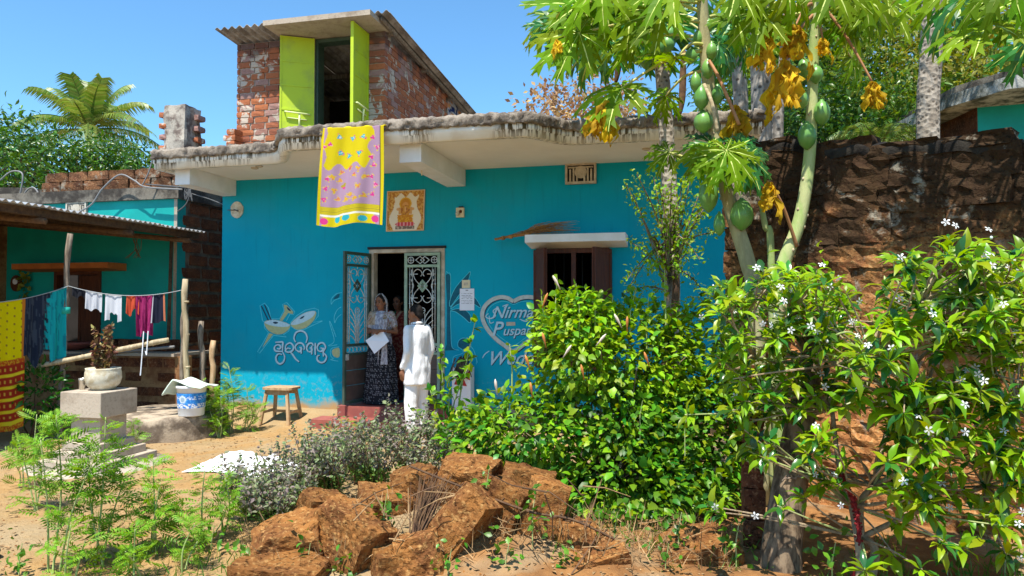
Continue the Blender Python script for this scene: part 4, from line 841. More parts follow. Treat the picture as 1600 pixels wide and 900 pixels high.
cl = grid('floral_saree', sar, 90, 170, lambda u, v: saree1(u, max(0, (v - .12) / .88)), MAT['cloth'])
setp(cl, 'yellow and lilac floral saree hung over the edge of the roof slab', 'saree')
m = MB(); p0, p1 = at(501, 205, 7.40), at(499, 351, 7.42)
o = grid('saree_back_fold', lambda u, v: p0.lerp(p1, v) + Vector((u * .09, .015 * math.sin(v * 9 + u * 4), 0)), 6, 40, lambda u, v: YEL if u < .75 else LAV, MAT['cloth'], cl)
# printed deity panel (flat picture on tile)
def deity(u, v):                        # v down
    x, y = u - .5, v
    g = (.62, .30, .05); n = fbm((u * 18, v * 18, 5), 3)
    c = (.80, .74, .62)
    arch = abs(x) > .36 + .06 * math.cos(v * 9) - .10 * max(0, .35 - v) / .35 * (1 + .6 * math.cos(u * 34)) or v < .11 + .05 * math.cos(u * 25) + .3 * max(0, abs(x) - .25)
    if arch: c = (.46, .20, .05) if n < .05 else (.66, .40, .12)
    if abs(x) > .475 or v < .02 or v > .985: c = (.72, .55, .38)
    if px_ok(u, v, (.5, .33), .16): c = (.72, .42, .04)
    if px_ok(u, v, (.5, .33), .13): c = (.60, .26, .04)
    if px_ok(u, v, (.5, .36), .075): c = (.70, .36, .12)
    if px_ok(u, v, (.5, .50), .13, .9): c = (.62, .30, .06) if n < .15 else (.40, .14, .05)
    for s in (-1, 1):
        if px_ok(u, v, (.5 + s * .20, .46), .035): c = (.68, .40, .18)
        if abs(x - s * .15) < .022 and .42 < v < .58: c = (.64, .36, .15)
    if abs(v - .70) < .10 and abs(x) < .20 + .05 * n: c = (.60, .24, .03) if n < .1 else (.75, .45, .05)
    if .78 < v < .88 and abs(x) < .26 - abs(v - .83): c = (.60, .07, .10) if math.sin(u * 70) < .4 else (.75, .35, .4)
    if .88 < v < .95 and abs(x) < .25: c = (.20, .16, .14) if n < .15 else (.5, .42, .36)
    if abs(x) < .02 and .40 < v < .52: c = (.74, .44, .2)
    return c
pA, pB, pC = at(605, 299, YF - .02), at(664, 296, YF - .02), at(603, 362, YF - .02)
ps = thing('deity_poster', at(634, 330, YF - .02), 'square printed deity panel with golden arch fixed above the doorway', 'poster')
m = MB(); m.prism([pA, pB, pB + (pC - pA), pC], (0, .017, 0)); m.build('board', MAT['cream'], ps)
o = grid('print', lambda u, v: pA + (pB - pA) * u + (pC - pA) * v + Vector((0, -.002, 0)), 70, 76, deity, MAT['printm'], ps)
bh = thing('bulb_holder', at(719, 332, YF), 'small ivory bulb holder box on the wall beside the printed panel', 'bulb holder')
a = at(714, 340, YF); b = at(726, 325, YF); m = MB(); m.box(a.x, b.x, YF - .045, YF - .001, a.z, b.z); m.build('box', MAT['ivory'], bh)
m = MB(); m.box(a.x + .04, b.x - .01, YF - .05, YF - .01, b.z, b.z + .018); m.build('cap', MAT['black'], bh)
m = MB(); m.ell((a.x + .03, YF - .065, a.z + .045), (.03, .03, .03)); m.build('socket', MAT['potwhite'], bh)
m = MB(); m.lathe([(.014, -.02), (.02, 0), (.014, .02)], ((a.x + b.x) / 2 + .012, YF - .05, (a.z + b.z) / 2 + .01), 8).build('knob', MAT['shutter'], bh)
wpn = thing('wall_notice', at(729, 468, YF), 'white typed paper notice taped on the teal wall under a switch', 'notice')
nA, nB = at(718.5, 451, YF - .004), at(741, 485, YF - .004)
def note(u, v): return (.25, .25, .3) if (abs(v - .08) < .02 and abs(u - .5) < .1) or (.2 < v < .75 and int(v * 40) % 3 == 0 and .12 < u < .86 and fbm((u * 40, int(v * 40), 1)) > -.1) else (.80, .82, .9)
grid('sheet', lambda u, v: Vector((nA.x + (nB.x - nA.x) * u, YF - .006 - .006 * math.sin(u * 3.1), nA.z + (nB.z - nA.z) * v)), 28, 44, note, MAT['printm'], wpn)
sw = thing('wall_switch', at(728, 444, YF), 'cream electric switch plate just over the paper notice', 'switch')
a = at(722.5, 450, YF); b = at(735, 437.5, YF); m = MB(); m.box(a.x, b.x, YF - .02, YF - .001, a.z, b.z); m.build('plate', MAT['ivory'], sw)
m = MB(); m.box(a.x + .03, b.x - .03, YF - .028, YF - .02, a.z + .035, b.z - .035); m.build('rocker', MAT['cream'], sw)
rp = thing('round_wall_plate', at(371, 328, YF), 'round pale plaster patch with cable end by the house corner', 'wall plate')
c = at(371, 328, YF); m = MB(); m.prism([c + Vector((.105 * math.cos(k * .3927) * (1 + .06 * math.sin(k * 2.1)), -.02, .125 * math.sin(k * .3927))) for k in range(16)], (0, .019, 0)); m.build('plate', MAT['potwhite'], rp)
m = MB(); m.tube([c + Vector((-.15, -.03, 0)), c + Vector((.03, -.03, -.01))], .006, 5).build('cable_end', MAT['cable'], rp)
# palm-rib broom on the sunshade
br = thing('straw_broom', at(835, 366, YF - .25), 'long brown straw broom lying on the white window sunshade', 'broom')
zs2 = at(895, 365, YF - .42).z
A, B, C = at(774, 374, YF - .2), at(815, 369, YF - .25), at(898, 352, YF - .25); B.z = max(B.z, zs2 + .02)
for k in range(80):
    o1 = Vector(rng.normal(size=3) * .006); e = C + Vector((rng.uniform(-.40, .08), rng.uniform(-.08, .08), rng.uniform(-.10, .07))); e.z = max(e.z, zs2 + .01)
    mid = B + Vector(rng.normal(size=3) * .02); mid.z = max(mid.z, zs2 + .008)
    m = MB(); m.tube([A + o1, mid, mid.lerp(e, .5) + Vector((0, 0, rng.uniform(.0, .05))), e], [.003, .003, .0026, .001], 4); m.build('straw', MAT['broom'], br)
for t_ in (.3, .6):
    p = A.lerp(B, t_); m = MB(); m.tube([p - (B - A).normalized() * .02, p + (B - A).normalized() * .02], .026, 8).build('binding', MAT['broom'], br)
# ================================================================== yard furniture
def leg(m, a, b, w0, w1):
    a, b = Vector(a), Vector(b); m.tube([a, b], [w0, w1], 4)
G = lambda px, d: (lambda x, y: Vector((x, y, gh(x, y))))(*gdist(d, px))
c = G(441, 9.75); st = thing('wooden_stool', c, 'pale wooden stool with four splayed legs standing on the earth by the wall', 'stool')
H = .44
m = MB(); m.prism([c + Vector((.23 * math.copysign(abs(math.cos(k * .3927)) ** .45, math.cos(k * .3927)), .17 * math.copysign(abs(math.sin(k * .3927)) ** .45, math.sin(k * .3927)), H)) for k in range(16)], (0, 0, .03)); m.build('seat', MAT['wood'], st)
for sx_ in (-1, 1):
    for sy_ in (-1, 1):
        m = MB(); a = c + Vector((sx_ * .215, sy_ * .17, -.03)); b = c + Vector((sx_ * .15, sy_ * .11, H - .002)); m.obox((a + b) / 2, (.019, 0, 0), (0, .019, 0), (b - a) / 2); m.build('leg', MAT['wood'], st)
for sy_ in (-1, 1):
    m = MB(); m.box(c.x - .16, c.x + .16, c.y + sy_ * .115 - .012, c.y + sy_ * .115 + .012, c.z + H - .07, c.z + H - .003); m.build('apron', MAT['wood'], st)
m = MB(); m.box(c.x - .19, c.x + .19, c.y + .13, c.y + .15, c.z + .1, c.z + .135); m.build('stretcher', MAT['wood'], st)
for s in (-1, 1): m = MB(); m.box(c.x + s * .195 - .01, c.x + s * .195 + .01, c.y - .14, c.y + .13, c.z + .12, c.z + .155); m.build('stretcher', MAT['wood'], st)
# well platform
c = G(262, 9.15); wl_ = thing('well_platform', c, 'low round weathered concrete platform with the paint bucket on it', 'platform')
k_ = 48; V = []; 
prof = [(.99, -.1), (1.0, .05), (.985, .2), (.975, .26), (.93, .285), (.0, .29)]
for r0, z0 in prof:
    for j in range(k_):
        a = 2 * math.pi * j / k_; rr = .74 * r0 * (1 + .02 * fbm((math.cos(a) * 2, math.sin(a) * 2, z0 * 4))); V.append((c.x + rr * math.cos(a), c.y + rr * math.sin(a), c.z + z0 + .012 * fbm((math.cos(a) * 3 * r0, math.sin(a) * 3 * r0, 3))))
F = [(i * k_ + j, i * k_ + (j + 1) % k_, (i + 1) * k_ + (j + 1) % k_, (i + 1) * k_ + j) for i in range(len(prof) - 1) for j in range(k_)]
mobj('ring', fast_mesh('ring', V, [np.array(F)]), wl_, m_concrete('worn platform concrete', (.42, .34, .25), (.15, .115, .085), 4, .42, .62, .8)); PZ = c.z + .29
# bucket
bc = ad(299, 645, 8.78); bc.z = PZ - .004
bk = thing('paint_bucket', bc, 'white plastic paint bucket with blue label under a pale mint cloth', 'bucket')
m = MB(); m.lathe([(.145, 0), (.15, .01), (.168, .33), (.18, .335), (.18, .365), (.172, .37), (.16, .36)], bc, 28).build('pail', MAT['bucket'], bk)
def lab(u, v):
    a = u * 6.283; n = fbm((u * 40, v * 14, 3), 3)
    if v > .72 and n > -.05: return (.75, .78, .8)
    if px_ok(u, v, (.75, .4), .045, .18): return (.30, .42, .55) if px_ok(u, v, (.75, .4), .03, .18) else (.65, .75, .8)
    if abs(v - .3) < .1 and n > .15: return (.7, .8, .9)
    return (.03, .20, .62) if n < .2 else (.08, .38, .78)
grid('label', lambda u, v: bc + Vector(((.1685 - .0105 * v) * math.cos(u * 6.283), (.1685 - .0105 * v) * math.sin(u * 6.283), .28 - .18 * v)), 96, 18, lab, MAT['printm'], bk)
cc = bc + Vector((-.02, 0, .38))
ct_ = grid('folded_cloth', lambda u, v: cc + Vector(((u - .5) * .55, (v - .5) * .34, .03 + .03 * math.sin(u * 5 + .5) - .40 * max(0, abs(u - .58) - .30) ** 1.0 * (1.5 if u < .5 else .4) + .012 * math.sin(v * 7 + u * 5))), 28, 14, None, MAT['mint'])
sol = ct_.modifiers.new('s', 'SOLIDIFY'); sol.thickness = .016
setp(ct_, 'pale mint folded cloth laid over the paint bucket', 'cloth')
# tulsi altar
c = G(158, 7.3); al = thing('tulsi_altar', c, 'square concrete altar on stepped base carrying the white flower pot', 'altar')
def slab(s, z0, z1, name, mat, jit=.0):
    m = MB(); h = s / 2; m.box(c.x - h, c.x + h, c.y - h, c.y + h, c.z + z0, c.z + z1); o = m.build(name, mat, al); bv = o.modifiers.new('b', 'BEVEL'); bv.width = .008; bv.segments = 2; return o
slab(.76, -.1, .085, 'base_step', MAT['concl']); slab(.61, .083, .165, 'base_step', MAT['concl']); slab(.46, .163, .245, 'base_step', MAT['concl']); slab(.35, .243, .50, 'shaft', MAT['concl']); slab(.485, .498, .75, 'cap', MAT['concl'])
V = [(c.x, c.y, c.z + .016)]; n = 36
for j in range(n):
    a = 2 * math.pi * j / n; rr = .62 * (1 + .16 * fbm((math.cos(a) * 1.5, math.sin(a) * 1.5, 7))); V.append((c.x + rr * math.cos(a) * 1.05, c.y + rr * math.sin(a), c.z + .012))
    V.append((c.x + rr * 1.03 * math.cos(a) * 1.05, c.y + rr * 1.03 * math.sin(a), c.z - .06))
F3 = [(0, 1 + 2 * j, 1 + 2 * ((j + 1) % n)) for j in range(n)]; F4 = [(1 + 2 * j, 2 + 2 * j, 2 + 2 * ((j + 1) % n), 1 + 2 * ((j + 1) % n)) for j in range(n)]
mobj('pad', fast_mesh('pad', V, [np.array(F3), np.array(F4)]), al, MAT['concl'])
pc = c + Vector((.02, .02, .748)); pot = thing('flower_pot', pc, 'rounded white flower pot with purple-leaved shrub on the altar', 'flower pot')
m = MB(); m.lathe([(.095, 0), (.11, .012), (.155, .06), (.172, .12), (.168, .18), (.16, .21), (.165, .225), (.15, .225), (.14, .19)], pc, 28).build('bowl', MAT['potwhite'], pot)
m = MB(); m.lathe([(.14, .19), (.02, .2)], pc, 20).build('soil', MAT['drydark'], pot)
cupc = c + Vector((-.19, -.03, .746)); cp = thing('steel_tumbler', cupc, 'small steel tumbler standing on the altar beside the flower pot', 'tumbler')
m = MB(); m.lathe([(.028, 0), (.034, .1), (.036, .12), (.031, .118), (.027, .01)], cupc, 14).build('cup', mat2('steel', (.55, .52, .46), None, rough=.3, metal=.8), cp)
# ------------------------------------------------------------------ clothes line
def pole(name, path, r, mat, label, cat_, nodes=0):
    b = Vector(path[0]); e = thing(name, b, label, cat_)
    n = 12; P_ = [Vector(path[0]).lerp(Vector(path[-1]), i / n) + Vector((.010 * math.sin(i * 1.7), .008 * math.cos(i * 2.1), 0)) for i in range(n + 1)]
    m = MB(); m.tube(P_, [r * (1 + .10 * math.sin(i * 2.4)) for i in range(n + 1)], 9).build('shaft', MAT[mat], e)
    for k in range(nodes):
        p = P_[0].lerp(P_[-1], (k + .6) / (nodes + .3)); d = (P_[-1] - P_[0]).normalized(); m = MB(); m.tube([p - d * .012, p, p + d * .012], [r * 1.0, r * 1.22, r * 1.0], 9).build('node', MAT[mat], e)
    return e
g = G(95, 8.8); pt = ad(108, 365, 8.8); post = pole('timber_post', [g - Vector((0, 0, .2)), pt], .034, 'woodold', 'split grey timber post holding up the clothes line', 'post')
m = MB(); q_ = g.lerp(pt, .62); d_ = (pt - g).normalized(); m.tube([q_ - d_ * .04, q_ + d_ * .04], .056, 8).build('lashing', MAT['teal_rope'], post)
g2 = G(297, 9.0); pt2 = ad(288, 436, 9.0); pole('bamboo_pole', [g2 - Vector((0, 0, .2)), pt2], .035, 'bamboo', 'upright dry bamboo pole leaning by the well platform', 'pole', 5)
pole('bamboo_rail', [ad(30, 578, 8.6), ad(262, 531, 9.0)], .032, 'bamboo', 'long bamboo rail lying slantwise along the veranda wall', 'pole', 6)
g3 = G(325, 9.15); pole('wooden_stake', [g3 - Vector((0, 0, .1)), ad(313, 502, 9.3)], .035, 'woodold', 'dark wooden stake standing in the gap by the laterite side wall', 'stake')
g4 = G(335, 9.05); pole('wooden_stake', [g4 - Vector((0, 0, .1)), ad(332, 532, 9.1)], .034, 'wood', 'short orange-brown stake leaning at the turquoise house corner', 'stake')
g5 = G(285, 9.1); pole('wooden_stake', [g5 - Vector((0, 0, .1)), ad(287, 480, 9.1)], .03, 'woodold', 'thin grey stake set close behind the bamboo pole', 'stake')
LA, LB, LC = ad(-70, 474, 7.9), ad(107, 447, 8.78), ad(290, 452, 9.0)
sag = lambda a, b, t_, s: a.lerp(b, t_) - Vector((0, 0, s * 4 * t_ * (1 - t_)))
ln1 = lambda t_: sag(LA, LB, t_, .07); ln2 = lambda t_: sag(LB, LC, t_, .10)
m = MB(); m.tube([ln1(k / 16) for k in range(17)] + [ln2(k / 16) for k in range(1, 17)], .005, 5)
setp(m.build('clothes_line', MAT['rope']), 'thin cord strung from timber post to bamboo pole for drying clothes', 'clothes line', kind='thing')
def tpx(f, px):                         # where the line crosses a pixel column
    lo, hi = 0., 1.
    for _ in range(24):
        mid = (lo + hi) / 2; p = f(mid); X = p.x * CY + p.y * SY; Y = -p.x * SY + p.y * CY
        if 800 + FPX * X / Y < px: lo = mid
        else: hi = mid
    return lo
def garment(name, f, px0, px1, drop, colfn, label, cat_, amp=.02, k=2., hole=None, uneven=0., nu=26, nv=34, taper=0., ph=0.):
    t0, t1 = tpx(f, px0), tpx(f, px1)
    def pos(u, v):
        p = f(t0 + (t1 - t0) * u); a, b = f(t0), f(t1); n = (b - a).cross(Vector((0, 0, 1))).normalized(); mid = (a + b) / 2
        dd = drop * (1 + uneven * math.sin(u * 7 + ph)); p = p + (mid - p) * taper * v
        p.z -= dd * v - .006; w = amp * (.3 + .7 * v); p += n * (w * (math.sin(k * u * 6.28 + 1.3 * v + ph) + .45 * math.sin(k * 2.4 * u * 6.28 + ph)) + (-.012)); p.z += .01 * math.sin(k * u * 6.28 + ph) * v; return p
    V = []; C = []; F = []
    for j in range(nv + 1):
        for i in range(nu + 1): V.append(pos(i / nu, j / nv)); C.append(colfn(i / nu, j / nv))
    for j in range(nv):
        for i in range(nu):
            if hole and hole((i + .5) / nu, (j + .5) / nv): continue
            F.append((j * (nu + 1) + i, j * (nu + 1) + i + 1, (j + 1) * (nu + 1) + i + 1, (j + 1) * (nu + 1) + i))
    return setp(mobj(name, fast_mesh(name, V, [np.array(F)], True, np.array(C)), None, MAT['cloth']), label, cat_)
def saree2(u, v):
    n = fbm((u * 60, v * 60, 1), 2)
    if v < .46: return (.30, .16, .02) if (abs((u * 9) % 1 - .5) < .09 and abs((v * 16 + (int(u * 9) % 2) * .5) % 1 - .5) < .12) else ((.62, .20, .02) if u > .955 else (.78, .64, 0))
    if v > .955 or v < .50: return (.50, .08, .01) if n < .1 else (.66, .34, .02)
    if u > .46:
        b = (v - .5) / .455 * 5; k = b % 1
        if k > .72: return (.80, .62, .02) if u > .6 else (.55, .10, .01)
        return (.66, .42, .05) if (abs((u * 12) % 1 - .5) < .12 and abs(k - .35) < .12) else (.36, .03, .01)
    if u > .30: return (.62, .30, .02) if (int(u * 60) + int(v * 90)) % 2 else (.40, .08, .01)
    return (.80, .62, .02) if int(v * 15) % 2 else (.34, .05, .015)
garment('yellow_saree', ln1, -62, 40, 1.52, saree2, 'long bright yellow saree with rust-red patterned border on the clothes line', 'saree', .02, 2.2, None, 0., 70, 130)
def teal(u, v):
    n = fbm((u * 22, v * 3, 4), 3); b = .62 + .06 * math.sin(v * 40 + 6 * n) - .10 * math.sin(v * 3)
    if u > b: return (.01, .42, .43) if n < .2 else (.01, .26, .30)
    return (.020, .028, .050) if n < .12 else (.06, .075, .10)
garment('teal_saree', ln1, 38, 104, .86, teal, 'dark navy and teal tie-dyed saree drying next to the timber post', 'saree', .025, 3., lambda u, v: v > .80 + .0 * u and u < .62 and not (v < .80 + .20 * max(0, 1 - abs(u - .28) * 5)), 0., 44, 50)
garment('dark_shorts', ln2, 112, 134, .11, lambda u, v: (.02, .022, .03), 'small black cloth on the clothes line close by the timber post', 'garment', .012, 2., None, .15)
garment('white_vest', ln2, 133, 159, .23, lambda u, v: (.62, .64, .70), 'short white folded vest drying on the clothes line beside the black cloth', 'garment', .014, 2., None, .06)
garment('white_undershirt', ln2, 164, 190, .34, lambda u, v: (.68, .70, .76), 'white sleeveless top hung upside down with its neck opening below', 'garment', .012, 1.3, lambda u, v: v > .72 - .6 * (abs(u - .52)) and abs(u - .52) < .25 and v > .62 + 2.2 * abs(u - .52) ** 2 and v > .68, -.02)
garment('orange_cloth', ln2, 197, 217, .22, lambda u, v: (.60, .09, .04), 'small orange-red blouse on the clothes line next to the magenta one', 'garment', .016, 2., None, .2)
garment('magenta_dress', ln2, 212, 240, .50, lambda u, v: (.36, .03, .14) if fbm((u * 9, v * 5, 2)) < .2 else (.26, .015, .10), 'crumpled magenta dress drying on the clothes line', 'garment', .03, 2.4, None, .05, taper=.18, ph=1.)
garment('navy_shorts', ln2, 238, 257, .36, lambda u, v: (.62, .20, .10) if u > .86 else (.5, .5, .55) if u < .1 else (.018, .02, .04), 'navy shorts with orange piping at the far end of the clothes line', 'garment', .016, 1.4, None, .03, taper=-.2)
m = MB()
for k, px in enumerate((227, 234)):
    p = ln2(tpx(ln2, px)); m = MB(); m.tube([p - Vector((0, .02, .45)), p - Vector((.01, .03, .75)), p - Vector((.03, .03, 1.0 - .3 * k))], .007, 5); setp(m.build('dress_tie', MAT['paper']), 'pale drawstring dangling from the magenta dress', 'drawstring', 'dress drawstrings', 'thing')
# white sack on the ground
wc = G(405, 7.05)
def sackf(u, v):
    x = wc.x + (u - .5) * 1.15 + .05 * math.sin(v * 5); y = wc.y + (v - .5) * .75 + .10 * math.sin(u * 6)
    e = min(u, 1 - u, v, 1 - v); return Vector((x, y, gh(x, y) + .012 + min(.06, e * .7) * (.5 + 1.2 * abs(fbm((u * 4, v * 4, 2)))) + .05 * math.exp(-((u - .12) / .1) ** 2) * math.sin(v * 3.1)))
setp(grid('plastic_sack', sackf, 34, 24, None, MAT['sack']), 'white woven sack spread out on the yellow earth', 'sack')
# carton with mop head by the wall
cb = Vector((at(721, 480, 9.06).x, 9.06, -.02)); cn = thing('red_white_carton', cb, 'red and white printed carton standing at the wall behind the flowering shrub', 'carton')
m = MB(); m.box(cb.x - .13, cb.x + .13, cb.y, cb.y + .16, cb.z, at(720, 575, cb.y).z); m.build('box', MAT['bucket'], cn); zt = at(720, 575, cb.y).z
m = MB(); m.prism([(cb.x - .1, cb.y - .003, zt - .22), (cb.x - .02, cb.y - .003, zt - .04), (cb.x + .08, cb.y - .003, zt - .24)], (0, .003, 0)); m.build('print', MAT['red'], cn)
m = MB(); m.prism([(cb.x + .04, cb.y - .003, zt - .12), (cb.x + .12, cb.y - .003, zt - .02), (cb.x + .12, cb.y - .003, zt - .16)], (0, .003, 0)); m.build('print', MAT['red'], cn)
mp_ = thing('mop_head', (cb.x + .03, cb.y, zt), 'grey shaggy mop head propped on the red and white carton', 'mop')
m = MB()
for k in range(60):
    p = Vector((cb.x + .03 + rng.normal() * .04, cb.y - .05 + rng.normal() * .03, zt + .13 + rng.normal() * .02)); m.tube([p, p + Vector((rng.normal() * .03 - .02, -.02, -.12)), p + Vector((rng.normal() * .04 - .03, -.03, -.24))], .007, 4)
m.build('strands', MAT['concd'], mp_)['kind'] = 'stuff'
# black shoe at the edge of the yard
sc_ = G(-6, 4.55); sh = thing('black_shoe', sc_, 'black leather shoe on the bare earth in front of the feathery plants', 'shoe')
m = MB(); m.ell(sc_ + Vector((-.06, 0, .045)), (.125, .045, .05), 14, 8); m.ell(sc_ + Vector((-.11, 0, .075)), (.06, .042, .05), 12, 7); m.build('upper', MAT['black'], sh); m = MB(); m.ell(sc_ + Vector((-.06, 0, .012)), (.13, .05, .016), 14, 5); m.build('sole', MAT['black'], sh)
# cables and conduit between the roofs
def cable(pts, r, mat, label, cat_='cable', k=6):
    q = cat([tuple(p) for p in pts], k); m = MB(); m.tube(q, r, 6); return setp(m.build('cable', MAT[mat]), label, cat_, kind='thing')
A9 = lambda px, py, Y=9.7: at(px, py, Y)
cable([A9(100, 340), A9(140, 322), A9(160, 295), A9(187, 273), A9(210, 282), A9(228, 292), A9(285, 296)], .013, 'cablel', 'grey conduit pipe arching over the laterite parapet', 'conduit')
cable([A9(228, 288), A9(290, 293), A9(320, 298), A9(347, 290)], .012, 'cable', 'dark service cable running from conduit to house corner')
cable([A9(222, 290), A9(232, 270), A9(238, 250), A9(240, 242)], .010, 'cablel', 'thin pale cable climbing to the stub column')
cable([A9(294, 288), A9(296, 305), A9(290, 320), A9(278, 330)], .010, 'cable', 'tangled cable drop hanging at the laterite corner')
for k in range(6): cable([A9(294 + rng.uniform(-2, 2), 285), A9(292 + rng.uniform(-6, 6), 298), A9(296 + rng.uniform(-8, 8), 310 + rng.uniform(-6, 6)), A9(293 + rng.uniform(-3, 6), 296)], .007, 'cable', 'loop of loose black wire bunched at the laterite corner').__setitem__('group', 'loose wires at the corner')
cable([A9(290, 300), A9(330, 312), A9(372, 330, 9.2)], .009, 'cable', 'taut wire reaching the round plaster patch')
for pts in ([(0, 282), (18, 268), (35, 272), (32, 300), (26, 320)], [(34, 322), (40, 300), (52, 293), (60, 305), (50, 320)]):
    cable([at(a, b, 10.2) for a, b in pts], .014, 'cablel', 'bent grey conduit hoop above the low roof wall', 'conduit').__setitem__('group', 'conduit hoops')
# ================================================================== laterite rubble
def stone(px, py, d, size, rot, seed, label):
    bm = bmesh.new(); bmesh.ops.create_cube(bm, size=1); bmesh.ops.subdivide_edges(bm, edges=bm.edges, cuts=17, use_grid_fill=True)
    M_ = Euler([R(a) for a in rot]).to_matrix(); o_ = Vector((seed * 3.1, seed * 1.7, seed))
    rr = random.Random(seed); cuts = []
    for k in range(7):
        n_ = Vector((rr.choice((-1, 1)) * rr.uniform(.4, 1), rr.choice((-1, 1)) * rr.uniform(.4, 1), rr.choice((-1, 1)) * rr.uniform(.2, 1))).normalized(); sup = (abs(n_.x) + abs(n_.y) + abs(n_.z)) / 2; cuts.append((n_, sup * rr.uniform(.70, .86)))
    for v in bm.verts:
        p = v.co.copy()
        for n_, h_ in cuts:
            ex = p.dot(n_) - h_
            if ex > 0: p -= n_ * ex
        q = Vector((p.x * size[0], p.y * size[1], p.z * size[2])); nn = v.co.normalized()
        v.co = M_ @ (q + nn * (fbm(q * 4 + o_, 2) * .022 + fbm(q * 17 + o_, 3) * .012 - .022 * max(0, fbm(q * 22 + o_ * 2, 2) - .12)))
    me = bpy.data.meshes.new('laterite_stone'); bm.to_mesh(me); bm.free(); me.polygons.foreach_set('use_smooth', [False] * len(me.polygons))
    o = mobj('laterite_stone', me, None, MAT['latstone']); o.location = ad(px, py, d); return setp(o, label, 'stone', 'rubble of laterite stones', 'thing')
ST = [(452, 852, 4.55, (.42, .36, .30), (8, -12, 25), 'squat orange laterite stone at the end of the heap by the purple bush'), (538, 842, 4.6, (.34, .32, .44), (-8, 14, -20), 'upright pitted laterite stone next to the squat end stone'), (600, 800, 4.9, (.36, .3, .3), (10, 5, 30), 'yellowish laterite stone tucked behind the twig broom'), (655, 778, 5.05, (.32, .28, .42), (4, -10, 12), 'laterite stone at the top of the heap behind the twig broom'),
      (706, 842, 4.45, (.26, .32, .68), (-14, 32, -18), 'large slanting laterite block leaning against its neighbour in the heap'), (776, 828, 4.62, (.25, .32, .62), (-10, 22, -10), 'tall tilted laterite block between the slanting block and the mossy one'), (846, 826, 4.6, (.27, .30, .60), (-6, 12, 4), 'flat-faced laterite block with a creeper on it under the hibiscus'), (900, 868, 4.5, (.24, .28, .42), (-6, 6, 2), 'low laterite block in the shade at the end of the heap'),
      (565, 868, 4.35, (.22, .26, .42), (-10, 18, -30), 'narrow laterite slab wedged in front of the upright pitted stone'), (658, 880, 4.25, (.26, .24, .34), (-6, -14, 20), 'rough laterite lump at the foot of the slanting block'), (500, 812, 4.85, (.3, .3, .34), (6, 10, 50), 'laterite stone behind the squat stone touching the basil'), (930, 890, 4.4, (.34, .3, .3), (10, -10, 30), 'broken laterite stone in the dark soil by the hibiscus'), (820, 770, 5.0, (.36, .28, .34), (0, 14, 10), 'laterite stone half under the hibiscus leaves at the back of the heap'),
      (735, 748, 5.1, (.42, .30, .24), (12, 0, -10), 'laterite stone lying on top of the heap below the dry twigs'), (440, 905, 4.2, (.5, .36, .22), (0, 5, 10), 'half-buried orange laterite stone in front of the squat one'), (622, 896, 4.3, (.36, .3, .3), (5, 8, 40), 'half-buried laterite stone under the root of the twig broom'), (1012, 705, 6.9, (.44, .3, .3), (5, 5, 20), 'dark laterite stone in deep shade under the hibiscus'), (1090, 868, 4.6, (.5, .4, .24), (4, -6, 15), 'flat sunlit laterite stone beside the thick tree trunk')]
for k, s in enumerate(ST): stone(*s[:3], s[3], s[4], k + 1, s[5])
# bundle of twigs used as a yard broom
tb = thing('twig_broom', ad(650, 850, 4.35), 'upturned broom of thin dry twigs standing among the laterite stones', 'broom')
A = ad(640, 868, 4.28)
for k in range(110):
    e = ad(680 + rng.normal() * 15, 745 + rng.uniform(-6, 40), 4.55 + rng.normal() * .04); mid = A.lerp(e, .45) + Vector(rng.normal(size=3) * .012)
    m = MB(); m.tube([A + Vector(rng.normal(size=3) * .010) - (e - A) * rng.uniform(.15, .32), A + Vector(rng.normal(size=3) * .010), mid, e], [.003, .0035, .003, .0015], 4); m.build('twig', MAT['drydark'], tb)
m = MB(); d_ = (ad(680, 750, 4.5) - A).normalized(); m.tube([A - d_ * .015, A + d_ * .015], .03, 8).build('binding', MAT['teal_rope'], tb)
# barbed strand and dead sticks
wp_ = [ad(640, 728, 4.9), ad(700, 752, 4.75), ad(760, 775, 4.55), ad(830, 800, 4.35), ad(895, 812, 4.3), ad(960, 842, 4.3)]
m = MB(); m.tube(cat([tuple(p) for p in wp_], 6), .008, 5)
for k, p in enumerate(cat([tuple(p) for p in wp_], 3)):
    m.tube([p + Vector((-.02, 0, -.02)), p + Vector((.02, .01, .022))], .003, 4)
setp(m.build('dry_thorn_stem', MAT['drydark']), 'long dry thorny stem trailing over the laterite stones', 'stem', kind='thing')
wp_ = [ad(1225, 748, 4.4), ad(1300, 742, 4.3), ad(1400, 745, 4.3), ad(1480, 762, 4.2), ad(1610, 800, 4.2)]
m = MB(); q = cat([tuple(p) for p in wp_], 8); m.tube(q, .005, 5).tube([p + Vector((0, 0, .008 * math.sin(i * 1.9))) for i, p in enumerate(q)], .004, 5)
for k, p in enumerate(q[::3]): m.tube([p + Vector((-.015, 0, -.02)), p + Vector((.015, 0, .022))], .003, 4)
setp(m.build('barbed_wire', MAT['wire']), 'rusty barbed wire strand tied round the thick tree trunk', 'wire', kind='thing')
for k in range(26):
    px, py = rng.uniform(520, 960), rng.uniform(740, 890); p = ad(px, py, rng.uniform(4.15, 4.5)); d = Vector((rng.normal(), rng.normal() * .3, rng.normal() * .6)).normalized() * rng.uniform(.12, .4)
    m = MB(); m.tube([p - d / 2, p + Vector(rng.normal(size=3) * .02), p + d / 2], [.005, .004, .002], 5); setp(m.build('dry_stick', MAT['dry' if k % 2 else 'drydark']), 'thin dead stick lying loose over the laterite stones', 'stick', 'dead sticks on the rubble', 'thing')
